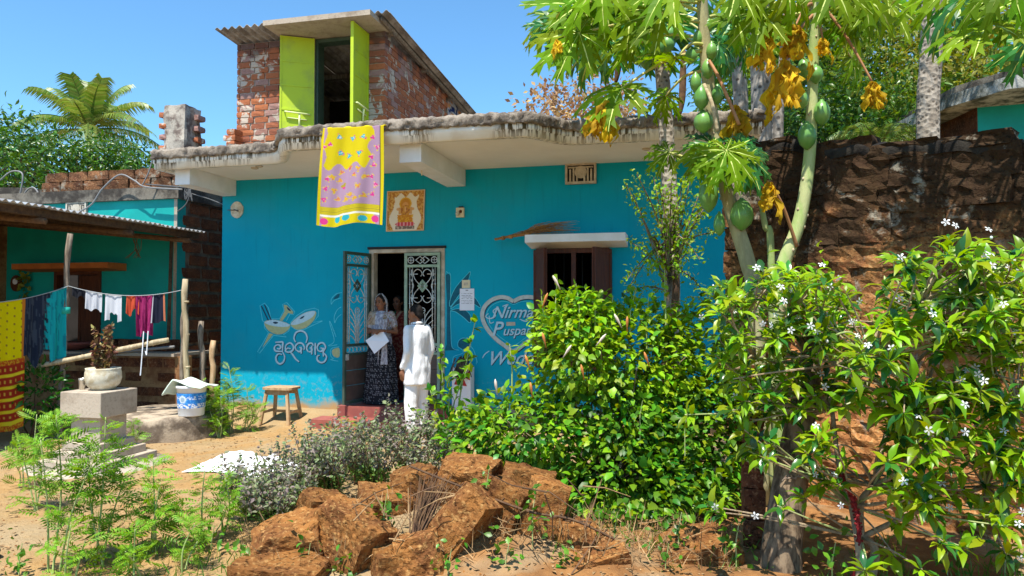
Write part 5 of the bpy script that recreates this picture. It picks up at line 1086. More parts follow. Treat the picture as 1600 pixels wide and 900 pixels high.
# red beaded flower tassel in the jasmine
q = [ad(1315, 742, 4.2), ad(1325, 765, 4.18), ad(1338, 800, 4.16), ad(1342, 850, 4.15), ad(1334, 905, 4.15)]
m = MB(); qq = cat([tuple(p) for p in q], 14); m.tube(qq, .011, 6)
for p in qq:
    for k in range(5): m.ell(p + Vector(rng.normal(size=3) * .009), (.007, .007, .007), 5, 4)
setp(m.build('red_tassel', MAT['redtassel']), 'dark red beaded tassel drooping among the jasmine stems', 'tassel', kind='thing')

# ================================================================== plants
A_ = lambda L: np.array([tuple(p) for p in L], float)
def leafy_template(seed, droop, crumple=0., narrow=1.):
    r = random.Random(seed); v = []; f = []; mi = []
    for ang, L in ((0, 1), (36, .96), (-36, .96), (72, .84), (-72, .84), (108, .64), (-108, .64), (145, .42), (-145, .42)):
        ang = R(ang + r.uniform(-5, 5)) * narrow; L *= r.uniform(.92, 1.08); ca, sa_ = math.cos(ang), math.sin(ang)
        def pt(t, w, up=0.):
            x, y = w * L, t * L; X, Y = x * ca + y * sa_, -x * sa_ + y * ca; rr = math.hypot(X, Y)
            z = -droop * rr * rr * (1 + .3 * r.random()) + up + crumple * r.uniform(-.12, .12)
            sh = 1 - .35 * droop * rr; return (X * sh, Y * sh, z)
        lt = r.uniform(.7, 1.5)
        tm = (0, .22, .46, .66, .84, 1); mids = [pt(t, 0) for t in tm]
        b0 = len(v); v += mids
        for s in (-1, 1):
            j_ = lambda: r.uniform(-.025, .025)
            sd = [pt(.04, s * .02, .015), pt(.22, s * .055, .03), pt(.36, s * .10, .035), pt(.53 + j_(), s * (.23 + j_()), .01), pt(.49, s * .085, .03), pt(.56, s * .10, .03), pt(.76 + j_(), s * (.22 + j_()), .0), pt(.69, s * .07, .02), pt(.75, s * .07, .02), pt(.92 + j_(), s * (.12 + j_()), -.01), pt(.87, s * .03, .01)]
            b = len(v); v += sd
            q = [(b0, b0 + 1, b + 1, b), (b0 + 1, b0 + 2, b + 4, b + 3, b + 2, b + 1), (b0 + 2, b0 + 3, b + 7, b + 6, b + 5, b + 4), (b0 + 3, b0 + 4, b + 10, b + 9, b + 8, b + 7), (b0 + 4, b0 + 5, b + 10)]
            f += [x if s < 0 else x[::-1] for x in q]; mi += [0] * 5
        for k in range(4):                 # pale midrib
            w = .016 * (1 - k * .2); b = len(v); v += [pt((0, .33, .55, .78)[k], -w, .006), pt((0, .33, .55, .78)[k], w, .006), pt((.33, .55, .78, .96)[k], w * .7, .006), pt((.33, .55, .78, .96)[k], -w * .7, .006)]
            f.append((b, b + 1, b + 2, b + 3)); mi.append(1)
    return v, f, mi
def leaf_mesh(seed, droop, mat, crumple=0., narrow=1.):
    v, f, mi = leafy_template(seed, droop, crumple, narrow); me = bpy.data.meshes.new('leaf'); me.from_pydata(v, [], f); me.materials.append(MAT[mat]); me.materials.append(MAT['vein'] if mat != 'pap_dead' else MAT[mat])
    me.polygons.foreach_set('material_index', mi); me.update(); return me
def dead_mesh(seed):
    r = random.Random(seed); v = []; f = []; nv, nu = 12, 4
    for k in range(7):
        a = R(-34 + 11 * k + r.uniform(-7, 7)); L = r.uniform(.55, 1.0); w0 = r.uniform(.06, .12); ph = r.uniform(0, 6); dz = r.uniform(-.1, .1); b = len(v)
        for j in range(nv + 1):
            t = j / nv; w = w0 * (.25 + math.sin(math.pi * min(1, t * .9 + .08))) * (1 + .5 * math.sin(t * 19 + ph)) ; bend = a * (1 - .8 * t)
            for i in range(nu + 1):
                u = i / nu * 2 - 1; v.append((u * w + math.sin(a) * L * t * (1 - .5 * t) + .03 * math.sin(t * 9 + ph), t * L + r.uniform(-.015, .015), dz * t + .05 * math.sin(u * 4 + t * 7 + ph) + .04 * math.sin(t * 13 + ph) + r.uniform(-.012, .012)))
        f += [(b + j * (nu + 1) + i, b + j * (nu + 1) + i + 1, b + (j + 1) * (nu + 1) + i + 1, b + (j + 1) * (nu + 1) + i) for j in range(nv) for i in range(nu) if not (j > 5 and r.random() < .12)]
    me = bpy.data.meshes.new('leaf'); me.from_pydata(v, [], f); me.materials.append(MAT['pap_dead']); me.polygons.foreach_set('use_smooth', [True] * len(f)); me.update(); return me
PL = {'g': [leaf_mesh(s, d, 'pap_leaf') for s, d in ((1, .25), (2, .4), (3, .15), (4, .6))], 'd': [leaf_mesh(s, d, 'pap_leaf2') for s, d in ((5, .25), (6, .45), (7, .6))], 'y': [dead_mesh(s) for s in (8, 9, 10)]}
def orient(o, P, D, Nn, S):
    D = Vector(D).normalized(); X = D.cross(Vector(Nn)).normalized(); Z = X.cross(D)
    o.matrix_basis = Matrix(((X.x, D.x, Z.x, P[0]), (X.y, D.y, Z.y, P[1]), (X.z, D.z, Z.z, P[2]), (0, 0, 0, 1))) @ Matrix.Scale(S, 4)
def pleaf(tree, start, org, tip, size, kind='g', pet=None, sagk=.06):
    a, b = (Vector(start) if start else None), Vector(org); d = Vector(tip) - b
    if a is not None:
        mid = a.lerp(b, .5) + Vector((0, 0, sagk)); m = MB(); m.tube(cat([tuple(a), tuple(mid), tuple(b)], 6), [.016 - .008 * i / 12 for i in range(13)], 7); m.build('petiole', MAT[pet or ('petiole_red' if kind == 'y' else 'petiole')], tree)
    me = PL[kind][int(rng.integers(len(PL[kind])))]; o = bpy.data.objects.new('leaf', me); col.objects.link(o); par(o, tree)
    n = Vector((rng.normal() * .3, -.75 + rng.normal() * .3, .6))
    if abs(d.normalized().dot(n.normalized())) > .93: n = Vector((0, -1, .2))
    orient(o, b, d, n, size)
def fruit(tree, px, py, d, rx, rz):
    c = ad(px, py, d); m = MB(); k = rng.uniform(.9, 1.1); m.lathe([(.004, -rz * 1.06), (rx * .35, -rz * .93), (rx * .78, -rz * .62), (rx, -rz * .15), (rx * .9, rz * .35), (rx * .6, rz * .75), (rx * .22, rz * .98), (.012, rz * 1.08)], c, 12).build('fruit', MAT['fruit'], tree)
def trunk(tree, pts, r0, r1, mat, name='trunk', n=11, k=6, scars=0):
    q = cat([tuple(p) for p in pts], k); L = len(q); m = MB(); m.tube(q, [r0 + (r1 - r0) * i / (L - 1) for i in range(L)], n); o = m.build(name, MAT[mat], tree)
    for s in range(scars):
        i = int(rng.integers(2, L - 2)); a = rng.uniform(math.pi * .9, math.pi * 2.1); rr = (r0 + (r1 - r0) * i / (L - 1)); p = q[i] + Vector((math.cos(a), math.sin(a), 0)) * rr * .97
        m = MB(); m.ell(p, (rr * .22, rr * .22, rr * .3), 6, 4); m.build('leaf_scar', MAT['scar'], tree)
    return q
DP = 5.9
g = G(1186, DP); pap = thing('papaya_tree', g, 'green papaya tree with pale bent trunk, ripening fruit and a low leafy shoot', 'papaya tree')
trunk(pap, [g, ad(1180, 480, DP), ad(1168, 410, DP), ad(1148, 345, DP), ad(1128, 270, DP), ad(1112, 180, DP), ad(1103, 90, DP), ad(1097, 0, DP), ad(1094, -70, DP)], .072, .042, 'papaya_trunk', scars=26)
for px, py, rx, rz in ((1106, 108, 10, 16), (1087, 129, 9, 15), (1096, 152, 12, 19), (1099, 190, 15, 17), (1121, 148, 9, 15), (1107, 303, 15, 28), (1159, 335, 18, 24), (1124, 350, 9, 18), (1079, 88, 10, 12), (1112, 80, 9, 14), (1090, 60, 8, 13), (1106, 40, 8, 12)): fruit(pap, px, py, DP - .08 + rng.uniform(-.04, .08), rx / 188, rz / 188)
S1 = lambda y: ad(1097 + (y > 40) * 4, y, DP)
for st_, o_, t_, sz, kd in ((S1(34), (905, 52, 5.4), (820, 95, 5.3), .50, 'g'), (S1(78), (972, 138, 5.5), (880, 190, 5.3), .52, 'g'), (S1(70), (1055, 92, 5.6), (1005, 72, 5.5), .36, 'g'), (S1(5), (985, 22, 5.7), (920, 70, 5.6), .50, 'g'), (S1(-20), (905, 8, 5.6), (850, -20, 5.6), .52, 'g'), (S1(0), (1035, 20, 5.3), (985, 60, 5.2), .42, 'g'),
                            (S1(-30), (1050, -30, 5.2), (1010, 20, 5.1), .5, 'g'), (S1(-40), (1150, -25, 5.4), (1180, 20, 5.3), .46, 'g'), (S1(-20), (940, -25, 5.2), (880, 30, 5.1), .5, 'g'), (S1(30), (1150, 40, 6.2), (1180, 70, 6.3), .4, 'g'), (S1(60), (990, 70, 6.1), (940, 55, 6.2), .42, 'g'), (S1(-10), (880, 45, 6.0), (850, 10, 6.0), .42, 'd'), (S1(110), (1040, 150, 6.1), (1010, 190, 6.1), .3, 'g')):
    pleaf(pap, st_, ad(*o_), ad(*t_), sz, kd)
for o_, t_, sz, kd in (((950, 160, 5.4), (935, 230, 5.35), .46, 'y'), ((1150, 165, 5.8), (1152, 220, 5.8), .40, 'y'), ((870, 62, 5.35), (872, 110, 5.3), .16, 'y')): pleaf(pap, None, ad(*o_), ad(*t_), sz, kd)
sh = ad(1126, 262, DP)
for o_, t_, sz, kd in (((1105, 232, 5.6), (1055, 262, 5.4), .34, 'g'), ((1118, 240, 5.5), (1098, 318, 5.35), .36, 'g'), ((1135, 235, 5.45), (1160, 300, 5.3), .38, 'g'), ((1150, 232, 5.6), (1215, 262, 5.5), .40, 'd'), ((1140, 222, 5.8), (1190, 205, 5.9), .34, 'd'), ((1112, 225, 5.8), (1080, 205, 5.9), .30, 'd'), ((1165, 245, 5.5), (1208, 310, 5.4), .36, 'd')): pleaf(pap, sh, ad(*o_), ad(*t_), sz, kd, sagk=.03)
pleaf(pap, ad(1128, 290, 6), ad(1045, 238, 6.2), ad(1005, 262, 6.2), .28, 'g')
m = MB(); m.tube(cat([tuple(ad(*p)) for p in ((1108, 95, 5.8), (1125, 125, 5.7), (1155, 195, 5.6))], 6), .014, 7).build('bare_stalk', MAT['petiole_red'], pap)
m = MB(); m.tube(cat([tuple(ad(*p)) for p in ((1100, 132, 5.78), (1112, 160, 5.7), (1121, 205, 5.7))], 6), .016, 7).build('bare_stalk', MAT['scar'], pap)
g = G(1222, 5.85); pap2 = thing('papaya_tree', g, 'slender green papaya tree curving up before the boundary wall with withered yellow leaves', 'papaya tree')
trunk(pap2, [g, ad(1212, 470, 5.8), ad(1225, 410, 5.8), ad(1246, 355, 5.8), ad(1258, 300, 5.8), ad(1265, 240, 5.8), ad(1268, 180, 5.8), ad(1271, 90, 5.8), ad(1274, 0, 5.8), ad(1276, -80, 5.8)], .062, .036, 'papaya_green', scars=22)
for px, py, rx, rz in ((1256, 106, 10, 15), (1275, 116, 11, 14), (1252, 155, 11, 15), (1284, 176, 13, 19), (1261, 212, 14, 21), (1250, 160, 9, 12)): fruit(pap2, px, py, 5.72 + rng.uniform(-.03, .05), rx / 190, rz / 190)
S2 = lambda y: ad(1273, y, 5.8)
for st_, o_, t_, sz, kd in ((S2(-5), (1190, 18, 5.5), (1140, 60, 5.4), .46, 'g'), (S2(-20), (1230, -20, 5.4), (1205, 40, 5.3), .44, 'g'), (S2(-10), (1325, 35, 5.9), (1375, 85, 6.0), .44, 'g'), (S2(-30), (1345, -10, 5.6), (1410, 25, 5.5), .48, 'g'), (S2(-30), (1300, -30, 5.3), (1330, 30, 5.2), .42, 'g'), (S2(20), (1200, 50, 6.2), (1150, 90, 6.3), .42, 'g'), (S2(40), (1330, 90, 6.3), (1370, 130, 6.4), .4, 'g'), (S2(-40), (1160, -20, 6.), (1120, 20, 6.), .46, 'g')): pleaf(pap2, st_, ad(*o_), ad(*t_), sz, kd)
for k in range(7):
    px = rng.uniform(850, 1090); py = rng.uniform(-25, 40); dd = rng.uniform(5.2, 6.4); pleaf(pap, S1(rng.uniform(-60, 20)), ad(px, py, dd), ad(px - 60 + rng.normal() * 25, py + rng.uniform(10, 60), dd), rng.uniform(.4, .55), 'g')
for k in range(6):
    px = rng.uniform(1130, 1400); py = rng.uniform(-25, 50); dd = rng.uniform(5.4, 6.6); pleaf(pap2, S2(rng.uniform(-60, 20)), ad(px, py, dd), ad(px + (px - 1270) * .4, py + rng.uniform(20, 60), dd), rng.uniform(.36, .5), 'g')
for st_, o_, t_, sz in ((S2(20), (1228, 95, 5.6), (1222, 165, 5.6), .52), (S2(5), (1243, 40, 5.6), (1238, 100, 5.6), .44), (S2(0), (1198, 55, 5.5), (1190, 105, 5.5), .42), (S2(-5), (1363, 128, 5.6), (1368, 175, 5.6), .32), (ad(1245, 385, 5.75), (1203, 285, 5.6), (1198, 340, 5.6), .34), (S2(10), (1285, 60, 5.7), (1290, 110, 5.7), .22)): pleaf(pap2, st_, ad(*o_), ad(*t_), sz, 'y')
g = G(1205, 6.0); sp = thing('papaya_sapling', g, 'thin leafless green papaya sapling stem between the two larger papaya trunks', 'sapling'); trunk(sp, [g, ad(1205, 400, 6.), ad(1196, 355, 6.), ad(1190, 322, 6.)], .035, .022, 'papaya_green', n=8)
# papaya of another garden reaching in from beyond the wall's end
g = Vector((*gdist(4.9, 1760), 0)); pp = thing('papaya_tree', g, 'papaya tree beyond the boundary wall reaching broad leaves over it', 'papaya tree'); trunk(pp, [g, ad(1755, 300, 4.9), ad(1750, 40, 4.9), ad(1748, -60, 4.9)], .09, .05, 'papaya_green', scars=10)
for o_, t_, sz, kd in (((1545, 38, 4.4), (1430, 75, 4.3), .46, 'g'), ((1500, 0, 4.6), (1440, 60, 4.6), .4, 'd'), ((1590, 0, 4.4), (1560, 60, 4.3), .4, 'g'), ((1610, 60, 4.6), (1590, 100, 4.6), .34, 'd'), ((1570, -30, 4.2), (1500, 0, 4.2), .42, 'g'), ((1480, -20, 4.7), (1420, -10, 4.7), .4, 'g')): pleaf(pp, ad(1750, 0, 4.9), ad(*o_), ad(*t_), sz, kd)
# old papaya with a pale scarred trunk and dark crown
g = G(1048, 7.4); op = thing('old_papaya_tree', g, 'old papaya tree with pale diamond-scarred trunk and dark fruiting crown', 'papaya tree')
trunk(op, [g, ad(1050, 430, 7.4), ad(1047, 320, 7.4), ad(1042, 220, 7.4), ad(1036, 130, 7.4), ad(1030, 60, 7.4), ad(1026, 0, 7.4)], .085, .07, 'palm_trunk')
for k in range(20): fruit(op, 1025 + rng.uniform(-32, 34), 65 + rng.uniform(-35, 32), 7.25 + rng.uniform(-.12, .12), rng.uniform(.055, .08), rng.uniform(.07, .1))
for k in range(20):
    a = rng.uniform(0, 6.28); L = rng.uniform(70, 150); ox, oy = 1025 + L * math.cos(a), 35 - abs(L * math.sin(a)) * .4 + rng.uniform(-20, 60); dd = 7.4 + rng.uniform(-.8, .8); pleaf(op, ad(1027, 30 + rng.uniform(-30, 20), 7.4), ad(ox, oy, dd), ad(ox + 50 * math.cos(a), oy + 45, dd), rng.uniform(.42, .6), 'd')
for px, py in ((968, 100), (1068, 150)):
    m = MB(); m.tube(cat([tuple(ad(px, py - 70, 7.2)), tuple(ad(px - 2, py, 7.2)), tuple(ad(px - 6, py + 30, 7.2))], 5), [.03, .03, .035, .04, .04, .04, .035, .03, .025, .02, .012], 6).build('withered_leaf', MAT['drydark'], op)
# pale trunks behind the wall
for px, d, r, tx, lab in ((1190, 10.5, .14, -4, 'straight grey palm trunk beyond the wall just behind the papayas'), (1158, 11.5, .11, -10, 'leaning thin grey palm trunk beside the straight grey one'), (1215, 9.5, .07, 20, 'slim pale leaning trunk rising behind the withered papaya leaves'), (1450, 8.3, .115, 8, 'stout pale ringed palm trunk standing behind the boundary wall')):
    g = Vector((*gdist(d, px), 0)); t_ = thing('palm_tree', g, lab, 'palm tree'); trunk(t_, [g, ad(px, 200, d), ad(px + tx * .5, 100, d), ad(px + tx, -30, d), ad(px + tx * 1.4, -160, d)], r * 1.1, r, 'grey_trunk' if px != 1450 else 'palm_trunk')
    for k in range(9):
        a = k * .7 + rng.uniform(-.2, .2); c0 = ad(px + tx * 1.4, -160, d); path = [c0 + Vector((math.cos(a) * s, math.sin(a) * s, .5 * s - .28 * s * s)) for s in np.linspace(0, 2.2, 9)]; m = MB(); m.tube(path, [.03 - .003 * i for i in range(9)], 5)
        for i in range(1, 9):
            for sgn in (-1, 1):
                for q in (0, .5):
                    p = path[i - 1].lerp(path[i], q); dn = Vector((-math.sin(a) * sgn, math.cos(a) * sgn, -.5)) * .5 + Vector((math.cos(a), math.sin(a), 0)) * .25; w = Vector((math.cos(a), math.sin(a), 0)) * .025; m.add([p - w, p + w, p + dn], [(0, 1, 2)])
        m.build('frond', MAT['coco'], t_)

# ---- broadleaf trees built from limbs and leaf clumps
def tree(name, base, top, spread, nclump, per, lsize, mat, bark, label, cat_='tree', group=None, tp=T_Q, r0=.2, clump=.5, flat=.8, cull=None, tfrac=.35):
    e = thing(name, base, label, cat_, group); base = Vector(base); top = Vector(top); cz = top.z
    m = MB(); H = cz - base.z; P = []; mid = base + (top - base) * .55
    m.tube(cat([tuple(base), tuple(base.lerp(top, tfrac) + Vector((.1, 0, 0))), tuple(base.lerp(top, .8))], 5), [r0 * (1 - .07 * i) for i in range(11)], 8)
    cs = []
    for k in range(nclump):
        a = rng.uniform(0, 6.28); u = rng.uniform(.25, 1) ** .6; v = rng.uniform(-.75, 1); rr = spread * u * math.sqrt(max(.05, 1 - v * v))
        c = Vector((top.x + rr * math.cos(a), top.y + rr * math.sin(a), cz - spread * flat * .6 + spread * flat * v * .75)); cs.append(c)
    for c in cs[::max(1, len(cs) // 14)]:
        s = base.lerp(top, rng.uniform(tfrac, .8)); m.tube([s, s.lerp(c, .5) + Vector((0, 0, .15)), c], [r0 * .35, r0 * .2, r0 * .06], 5)
    m.build('trunk', MAT[bark], e)
    PP = []; DD = []; 
    for c in cs:
        o = np.clip(rng.normal(size=(per, 3)), -1.9, 1.9) * clump * np.array([1, 1, .7]) * .55; PP.append(np.array(c) + o); DD.append(o / np.maximum(np.linalg.norm(o, axis=1, keepdims=True), 1e-6) + rdir(per) * .8 + np.array([0, 0, -.35]))
    PP = np.concatenate(PP); DD = np.concatenate(DD); n = len(PP); V, F = stamp(tp, PP, DD, rdir(n, .9), rng.uniform(.6, 1.25, n) * lsize); mobj('crown', fast_mesh('crown', V, F), e, MAT[mat]); return e
def gtree(name, px, pyt, d, spread, *a, **k):
    x, y = gdist(d, px); return tree(name, (x, y, 0), tuple(ad(px, pyt, d)), spread, *a, **k)
gtree('mango_tree', 10, 215, 17, 1.7, 60, 75, .17, 'mango', 'bark', 'dense dark mango tree rising behind the low concrete roof wall', tp=T_LAN, clump=.7)
gtree('mango_tree', 130, 238, 19, 1.5, 46, 75, .17, 'mango', 'bark', 'leafy green mango tree under the coconut palm', tp=T_LAN, clump=.65)
gtree('mango_tree', 200, 246, 19.5, 1.1, 34, 70, .17, 'mango', 'bark', 'smaller green tree between the coconut palm and the stub column', tp=T_LAN, clump=.6)
gtree('mango_tree', -70, 235, 15, 1.7, 50, 70, .17, 'mango', 'bark', 'mango tree at the far end of the low roof wall', tp=T_LAN, clump=.6)
gtree('dry_tree', 905, 140, 26, 2.3, 34, 60, .22, 'drytree', 'twig', 'half-bare tree with dry brown leaves behind the flat roof', tp=T_Q, clump=.7)
for px, py, d, sp_, nc, mt, lab in ((1330, 20, 15, 3.0, 80, 'far', 'loose tall tree with hanging leaves behind the boundary wall'), (1420, 60, 19, 3.4, 90, 'far2', 'yellowish tall tree with thin hanging leaves beyond the stout palm trunk'), (1560, 40, 13, 2.6, 84, 'far2', 'yellow-green tree leaning over the far turquoise house'), (1240, 60, 16, 2.4, 70, 'far', 'green tree standing behind the straight grey palm trunk'), (1300, 185, 12.5, 1.5, 60, 'mango', 'dark low tree just behind the boundary wall'), (1395, 175, 12, 1.3, 50, 'far', 'bushy green tree between boundary wall and stout palm trunk'), (1500, 170, 16, 1.7, 50, 'mango', 'dark tree filling the gap beside the far house roof')):
    gtree('garden_tree', px, py, d, sp_, int(nc * 1.35), 85, .20 if d > 14 else .15, mt, 'bark', lab, tp=T_LAN, clump=.75, flat=1.0, r0=.16)
# coconut palm
cx, cy = gdist(34, 138); c0 = ad(138, 205, 34); cp_ = thing('coconut_palm', (cx, cy, 0), 'coconut palm with arching feathery fronds above the mango trees', 'palm tree')
m = MB(); m.tube([(cx, cy, 0), (cx + .3, cy, c0.z * .5), tuple(c0)], [.22, .18, .15], 8).build('trunk', MAT['grey_trunk'], cp_)
def frond(tree_, c0, a, el, L, mat, ll=.62, droop=.5, n=34):
    h = Vector((math.cos(a), math.sin(a), 0)); path = [c0 + h * (L * t_ * math.cos(el) * (1 - .12 * t_)) + Vector((0, 0, L * (t_ * math.sin(el) - droop * t_ * t_))) for t_ in np.linspace(0, 1, 13)]
    m = MB(); m.tube(path, [.045 * (1 - .07 * i) * L / 3.2 for i in range(13)], 5); side = Vector((-h.y, h.x, 0))
    for i in range(n):
        t_ = .12 + .88 * i / n; f_ = t_ * 12; k = min(11, int(f_)); p = path[k].lerp(path[k + 1], f_ - k); tg = (path[k + 1] - path[k]).normalized(); l_ = ll * (1 - .6 * abs(t_ - .4) ** 1.3) * rng.uniform(.85, 1.1)
        for s in (-1, 1):
            d = (side * s * .75 + tg * .6 + Vector((0, 0, -.25))).normalized(); q = p + d * l_ * .55; e = q + (d + Vector((0, 0, -.9))).normalized() * l_ * .5; w = tg * .028 * L / 3.2
            m.add([p - w, p + w, q + w, q - w, e], [(0, 1, 2, 3), (3, 2, 4)])
    m.build('frond', MAT[mat], tree_)
for k in range(22): frond(cp_, c0, k * 2.399, R(78 - 3.6 * k), rng.uniform(3.9, 4.8), 'coco', .95, .35 + .012 * k)
g = Vector((*gdist(10, 1395), 0)); ar = thing('young_palm', g, 'young palm with pale feathery frond showing over the boundary wall', 'palm tree'); c0 = ad(1375, 235, 10)
m = MB(); m.tube([tuple(g), tuple(c0)], .06, 7).build('trunk', MAT['papaya_green'], ar)
for k in range(7): frond(ar, c0, k * .9 - .5, R(50), rng.uniform(.9, 1.2), 'coco', .35, .55, 26)

# ---- shrubs
def blob_pts(els, n, inner=.55):
    P = []; D = []; w = np.array([e[1][0] * e[1][1] + e[1][0] * e[1][2] for e in els]); w = w / w.sum()
    for e, k in zip(els, (w * n).astype(int)):
        d = rdir(k); r = rng.uniform(inner, 1.04, k) ** .6 + rng.normal(size=k) * .05; P.append(np.array(e[0]) + d * r[:, None] * np.array(e[1])); D.append(d)
    return np.concatenate(P), np.concatenate(D)
def el(px, py, d, rx, ry, rd): c = ad(px, py, d); s = d / FPX; return (tuple(c), (rx * s, rd, ry * s))
def bush_stems(e, base, P, n, mat, r=.012):
    for k in range(n):
        p = Vector(P[int(rng.integers(len(P)))]); b = Vector(base) + Vector((rng.normal() * .08, rng.normal() * .08, -.03)); mid = b.lerp(p, .5) + Vector((rng.normal() * .06, rng.normal() * .06, .06))
        m = MB(); m.tube([b, mid, p], [r, r * .7, r * .3], 6); m.build('stem', MAT[mat], e)
dh = 6.1; g = G(930, 6.3); hb = thing('hibiscus_bush', g, 'big dense green hibiscus bush with pointed buds in front of the window', 'bush')
els = [el(1090, 560, 6.3, 75, 100, .45), el(980, 770, 5.6, 150, 75, .5), el(1100, 690, 5.9, 85, 110, .45), el(945, 585, 6.2, 135, 118, .6), el(905, 540, 6.0, 72, 85, .45), el(1000, 555, 6.2, 95, 95, .5), el(815, 668, 5.9, 105, 58, .5), el(940, 690, 6.0, 160, 95, .55), el(1060, 640, 6.2, 95, 120, .5), el(900, 500, 6.1, 70, 50, .35), el(1080, 740, 5.9, 80, 90, .45), el(745, 685, 5.9, 58, 42, .4)]
P, D = blob_pts(els, 12500, .5); P[:, 2] = np.maximum(P[:, 2], .12); bush_stems(hb, g, P, 46, 'bark', .014)
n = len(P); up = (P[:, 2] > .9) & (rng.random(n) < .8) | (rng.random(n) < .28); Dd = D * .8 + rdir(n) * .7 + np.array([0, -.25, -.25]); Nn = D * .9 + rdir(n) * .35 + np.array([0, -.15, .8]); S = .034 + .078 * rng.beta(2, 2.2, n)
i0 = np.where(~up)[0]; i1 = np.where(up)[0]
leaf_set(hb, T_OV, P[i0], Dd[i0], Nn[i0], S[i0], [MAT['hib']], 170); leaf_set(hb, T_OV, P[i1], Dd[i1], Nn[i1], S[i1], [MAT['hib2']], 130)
P2 = []; 
for px, py, L in ((868, 445, .22), (905, 450, .2), (955, 470, .2), (1010, 480, .24), (1040, 440, .26), (850, 470, .2), (800, 545, .2), (985, 455, .18), (930, 448, .16)):
    b = ad(px, py + 30, 5.95); t_ = b + Vector((rng.normal() * .04, 0, L)); m = MB(); m.tube([b - Vector((0, 0, .2)), b, t_], [.008, .006, .003], 5); m.build('shoot', MAT['papaya_green'], hb)
    for k in range(9): P2.append(tuple(b.lerp(t_, k / 8)))
P2 = np.array(P2); n = len(P2); V, F = stamp(T_OV, P2, rdir(n, .2), rdir(n, .9), rng.uniform(.05, .085, n)); mobj('shoot_leaves', fast_mesh('shoot_leaves', V, F, True), hb, MAT['hib2'])['kind'] = 'stuff'
for px, py, c_ in ((869, 440, 'bud'), (852, 468, 'bud_orange'), (824, 565, 'bud_orange'), (887, 548, 'bud'), (910, 580, 'bud_orange'), (830, 608, 'bud_orange'), (940, 530, 'bud'), (1010, 560, 'bud_orange'), (775, 603, 'bud'), (980, 505, 'bud_orange'), (850, 530, 'bud_orange'), (965, 500, 'bud')):
    p = ad(px, py, 5.5); d = Vector((rng.normal() * .4, -.2, 1)).normalized(); m = MB(); m.tube([p - d * .07, p - d * .03, p, p + d * .03, p + d * .055], [.004, .006, .012, .011, .002], 6).build('bud', MAT[c_], hb)
g = G(700, 6.6); hs = thing('young_hibiscus', g, 'young leggy hibiscus with yellow-green leaves beside the man in white', 'shrub')
P = []; Dv = []
for px, py, dd in ((690, 545, 6.5), (703, 585, 6.4), (672, 610, 6.5), (742, 505, 6.3), (738, 560, 6.3), (760, 615, 6.2), (720, 640, 6.3), (680, 660, 6.3), (790, 625, 6.1), (650, 640, 6.5), (700, 690, 6.2), (755, 655, 6.1)):
    t_ = ad(px, py, dd); mid = g.lerp(t_, .55) + Vector((rng.normal() * .04, 0, .05)); q = cat([tuple(g), tuple(mid), tuple(t_)], 8); m = MB(); m.tube(q, [.010 - .0004 * i for i in range(len(q))], 6); m.build('stem', MAT['papaya_green'], hs)
    for p in q[6:]:
        for _ in range(2): P.append(tuple(p)); Dv.append(tuple(Vector(rng.normal(size=3)) + Vector((0, -.3, .1))))
P = A_(P); Dv = A_(Dv); n = len(P); leaf_set(hs, T_OV, P, Dv, rdir(n, 1.) + np.array([0, -.5, .3]), rng.uniform(.06, .115, n), [MAT['hib2'], MAT['hib']], 260)
# flowering shrub under it and curry-leaf tree at the old papaya
g = G(1010, 7.2); ct2 = thing('small_leaved_tree', g, 'thin tree with tiny light green leaves around the pale papaya trunk', 'tree'); P = []; Dv = []
for k in range(26):
    t_ = ad(rng.uniform(975, 1125), rng.uniform(265, 470), 7.1 + rng.normal() * .15); b = ad(1045, rng.uniform(360, 470), 7.1); q = cat([tuple(b), tuple(b.lerp(t_, .5) + Vector((0, 0, .06))), tuple(t_)], 7); m = MB(); m.tube(q, [.012 - .0006 * i for i in range(len(q))], 5); m.build('branch', MAT['bark'], ct2)
    for p in q[3:]:
        for _ in range(6): P.append(tuple(p + Vector(rng.normal(size=3) * .035))); Dv.append(tuple(rng.normal(size=3) + np.array([0, -.2, -.2])))
m = MB(); m.tube(cat([tuple(g), tuple(ad(1055, 470, 7.15)), tuple(ad(1045, 420, 7.15)), tuple(ad(1020, 370, 7.15))], 6), [.045 - .0012 * i for i in range(19)], 7).build('trunk', MAT['drydark'], ct2)
P = A_(P); n = len(P); leaf_set(ct2, T_SM, P, A_(Dv), rdir(n, 1.), rng.uniform(.028, .055, n), [MAT['hib2'], MAT['mari']], 200)
# crepe jasmine: whorls of long leaves at the branch tips, white pinwheel flowers
g = G(1335, 4.05); jz = thing('crepe_jasmine', g, 'sprawling crepe jasmine shrub with glossy long leaves and white pinwheel flowers', 'shrub')
tips = []
def zone(n, x0, x1, y0, y1, d0, d1):
    for k in range(int(n * 1.3)): tips.append((rng.uniform(x0, x1), rng.uniform(y0, y1), rng.uniform(d0, d1)))
zone(74, 1380, 1610, 385, 520, 3.6, 4.4); zone(64, 1320, 1610, 500, 640, 3.6, 4.3); zone(104, 1110, 1330, 418, 630, 4.0, 4.9); zone(20, 1140, 1260, 590, 710, 4.1, 4.8); zone(40, 1370, 1610, 600, 730, 3.6, 4.3); zone(10, 1160, 1320, 640, 780, 3.9, 4.3); zone(26, 1390, 1610, 700, 800, 3.7, 4.3); zone(8, 1340, 1600, 800, 890, 3.6, 4.0)
tips += [(1255, 430, 4.4), (1228, 425, 4.5), (1480, 370, 4.3), (1540, 378, 4.3), (1590, 420, 4.3), (1215, 790, 3.9), (1120, 800, 4.1), (1400, 870, 4.0), (1405, 700, 4.1), (1580, 640, 3.8), (1585, 690, 3.9), (1070, 648, 4.4), (1105, 790, 4.2), (1425, 780, 4.3)]
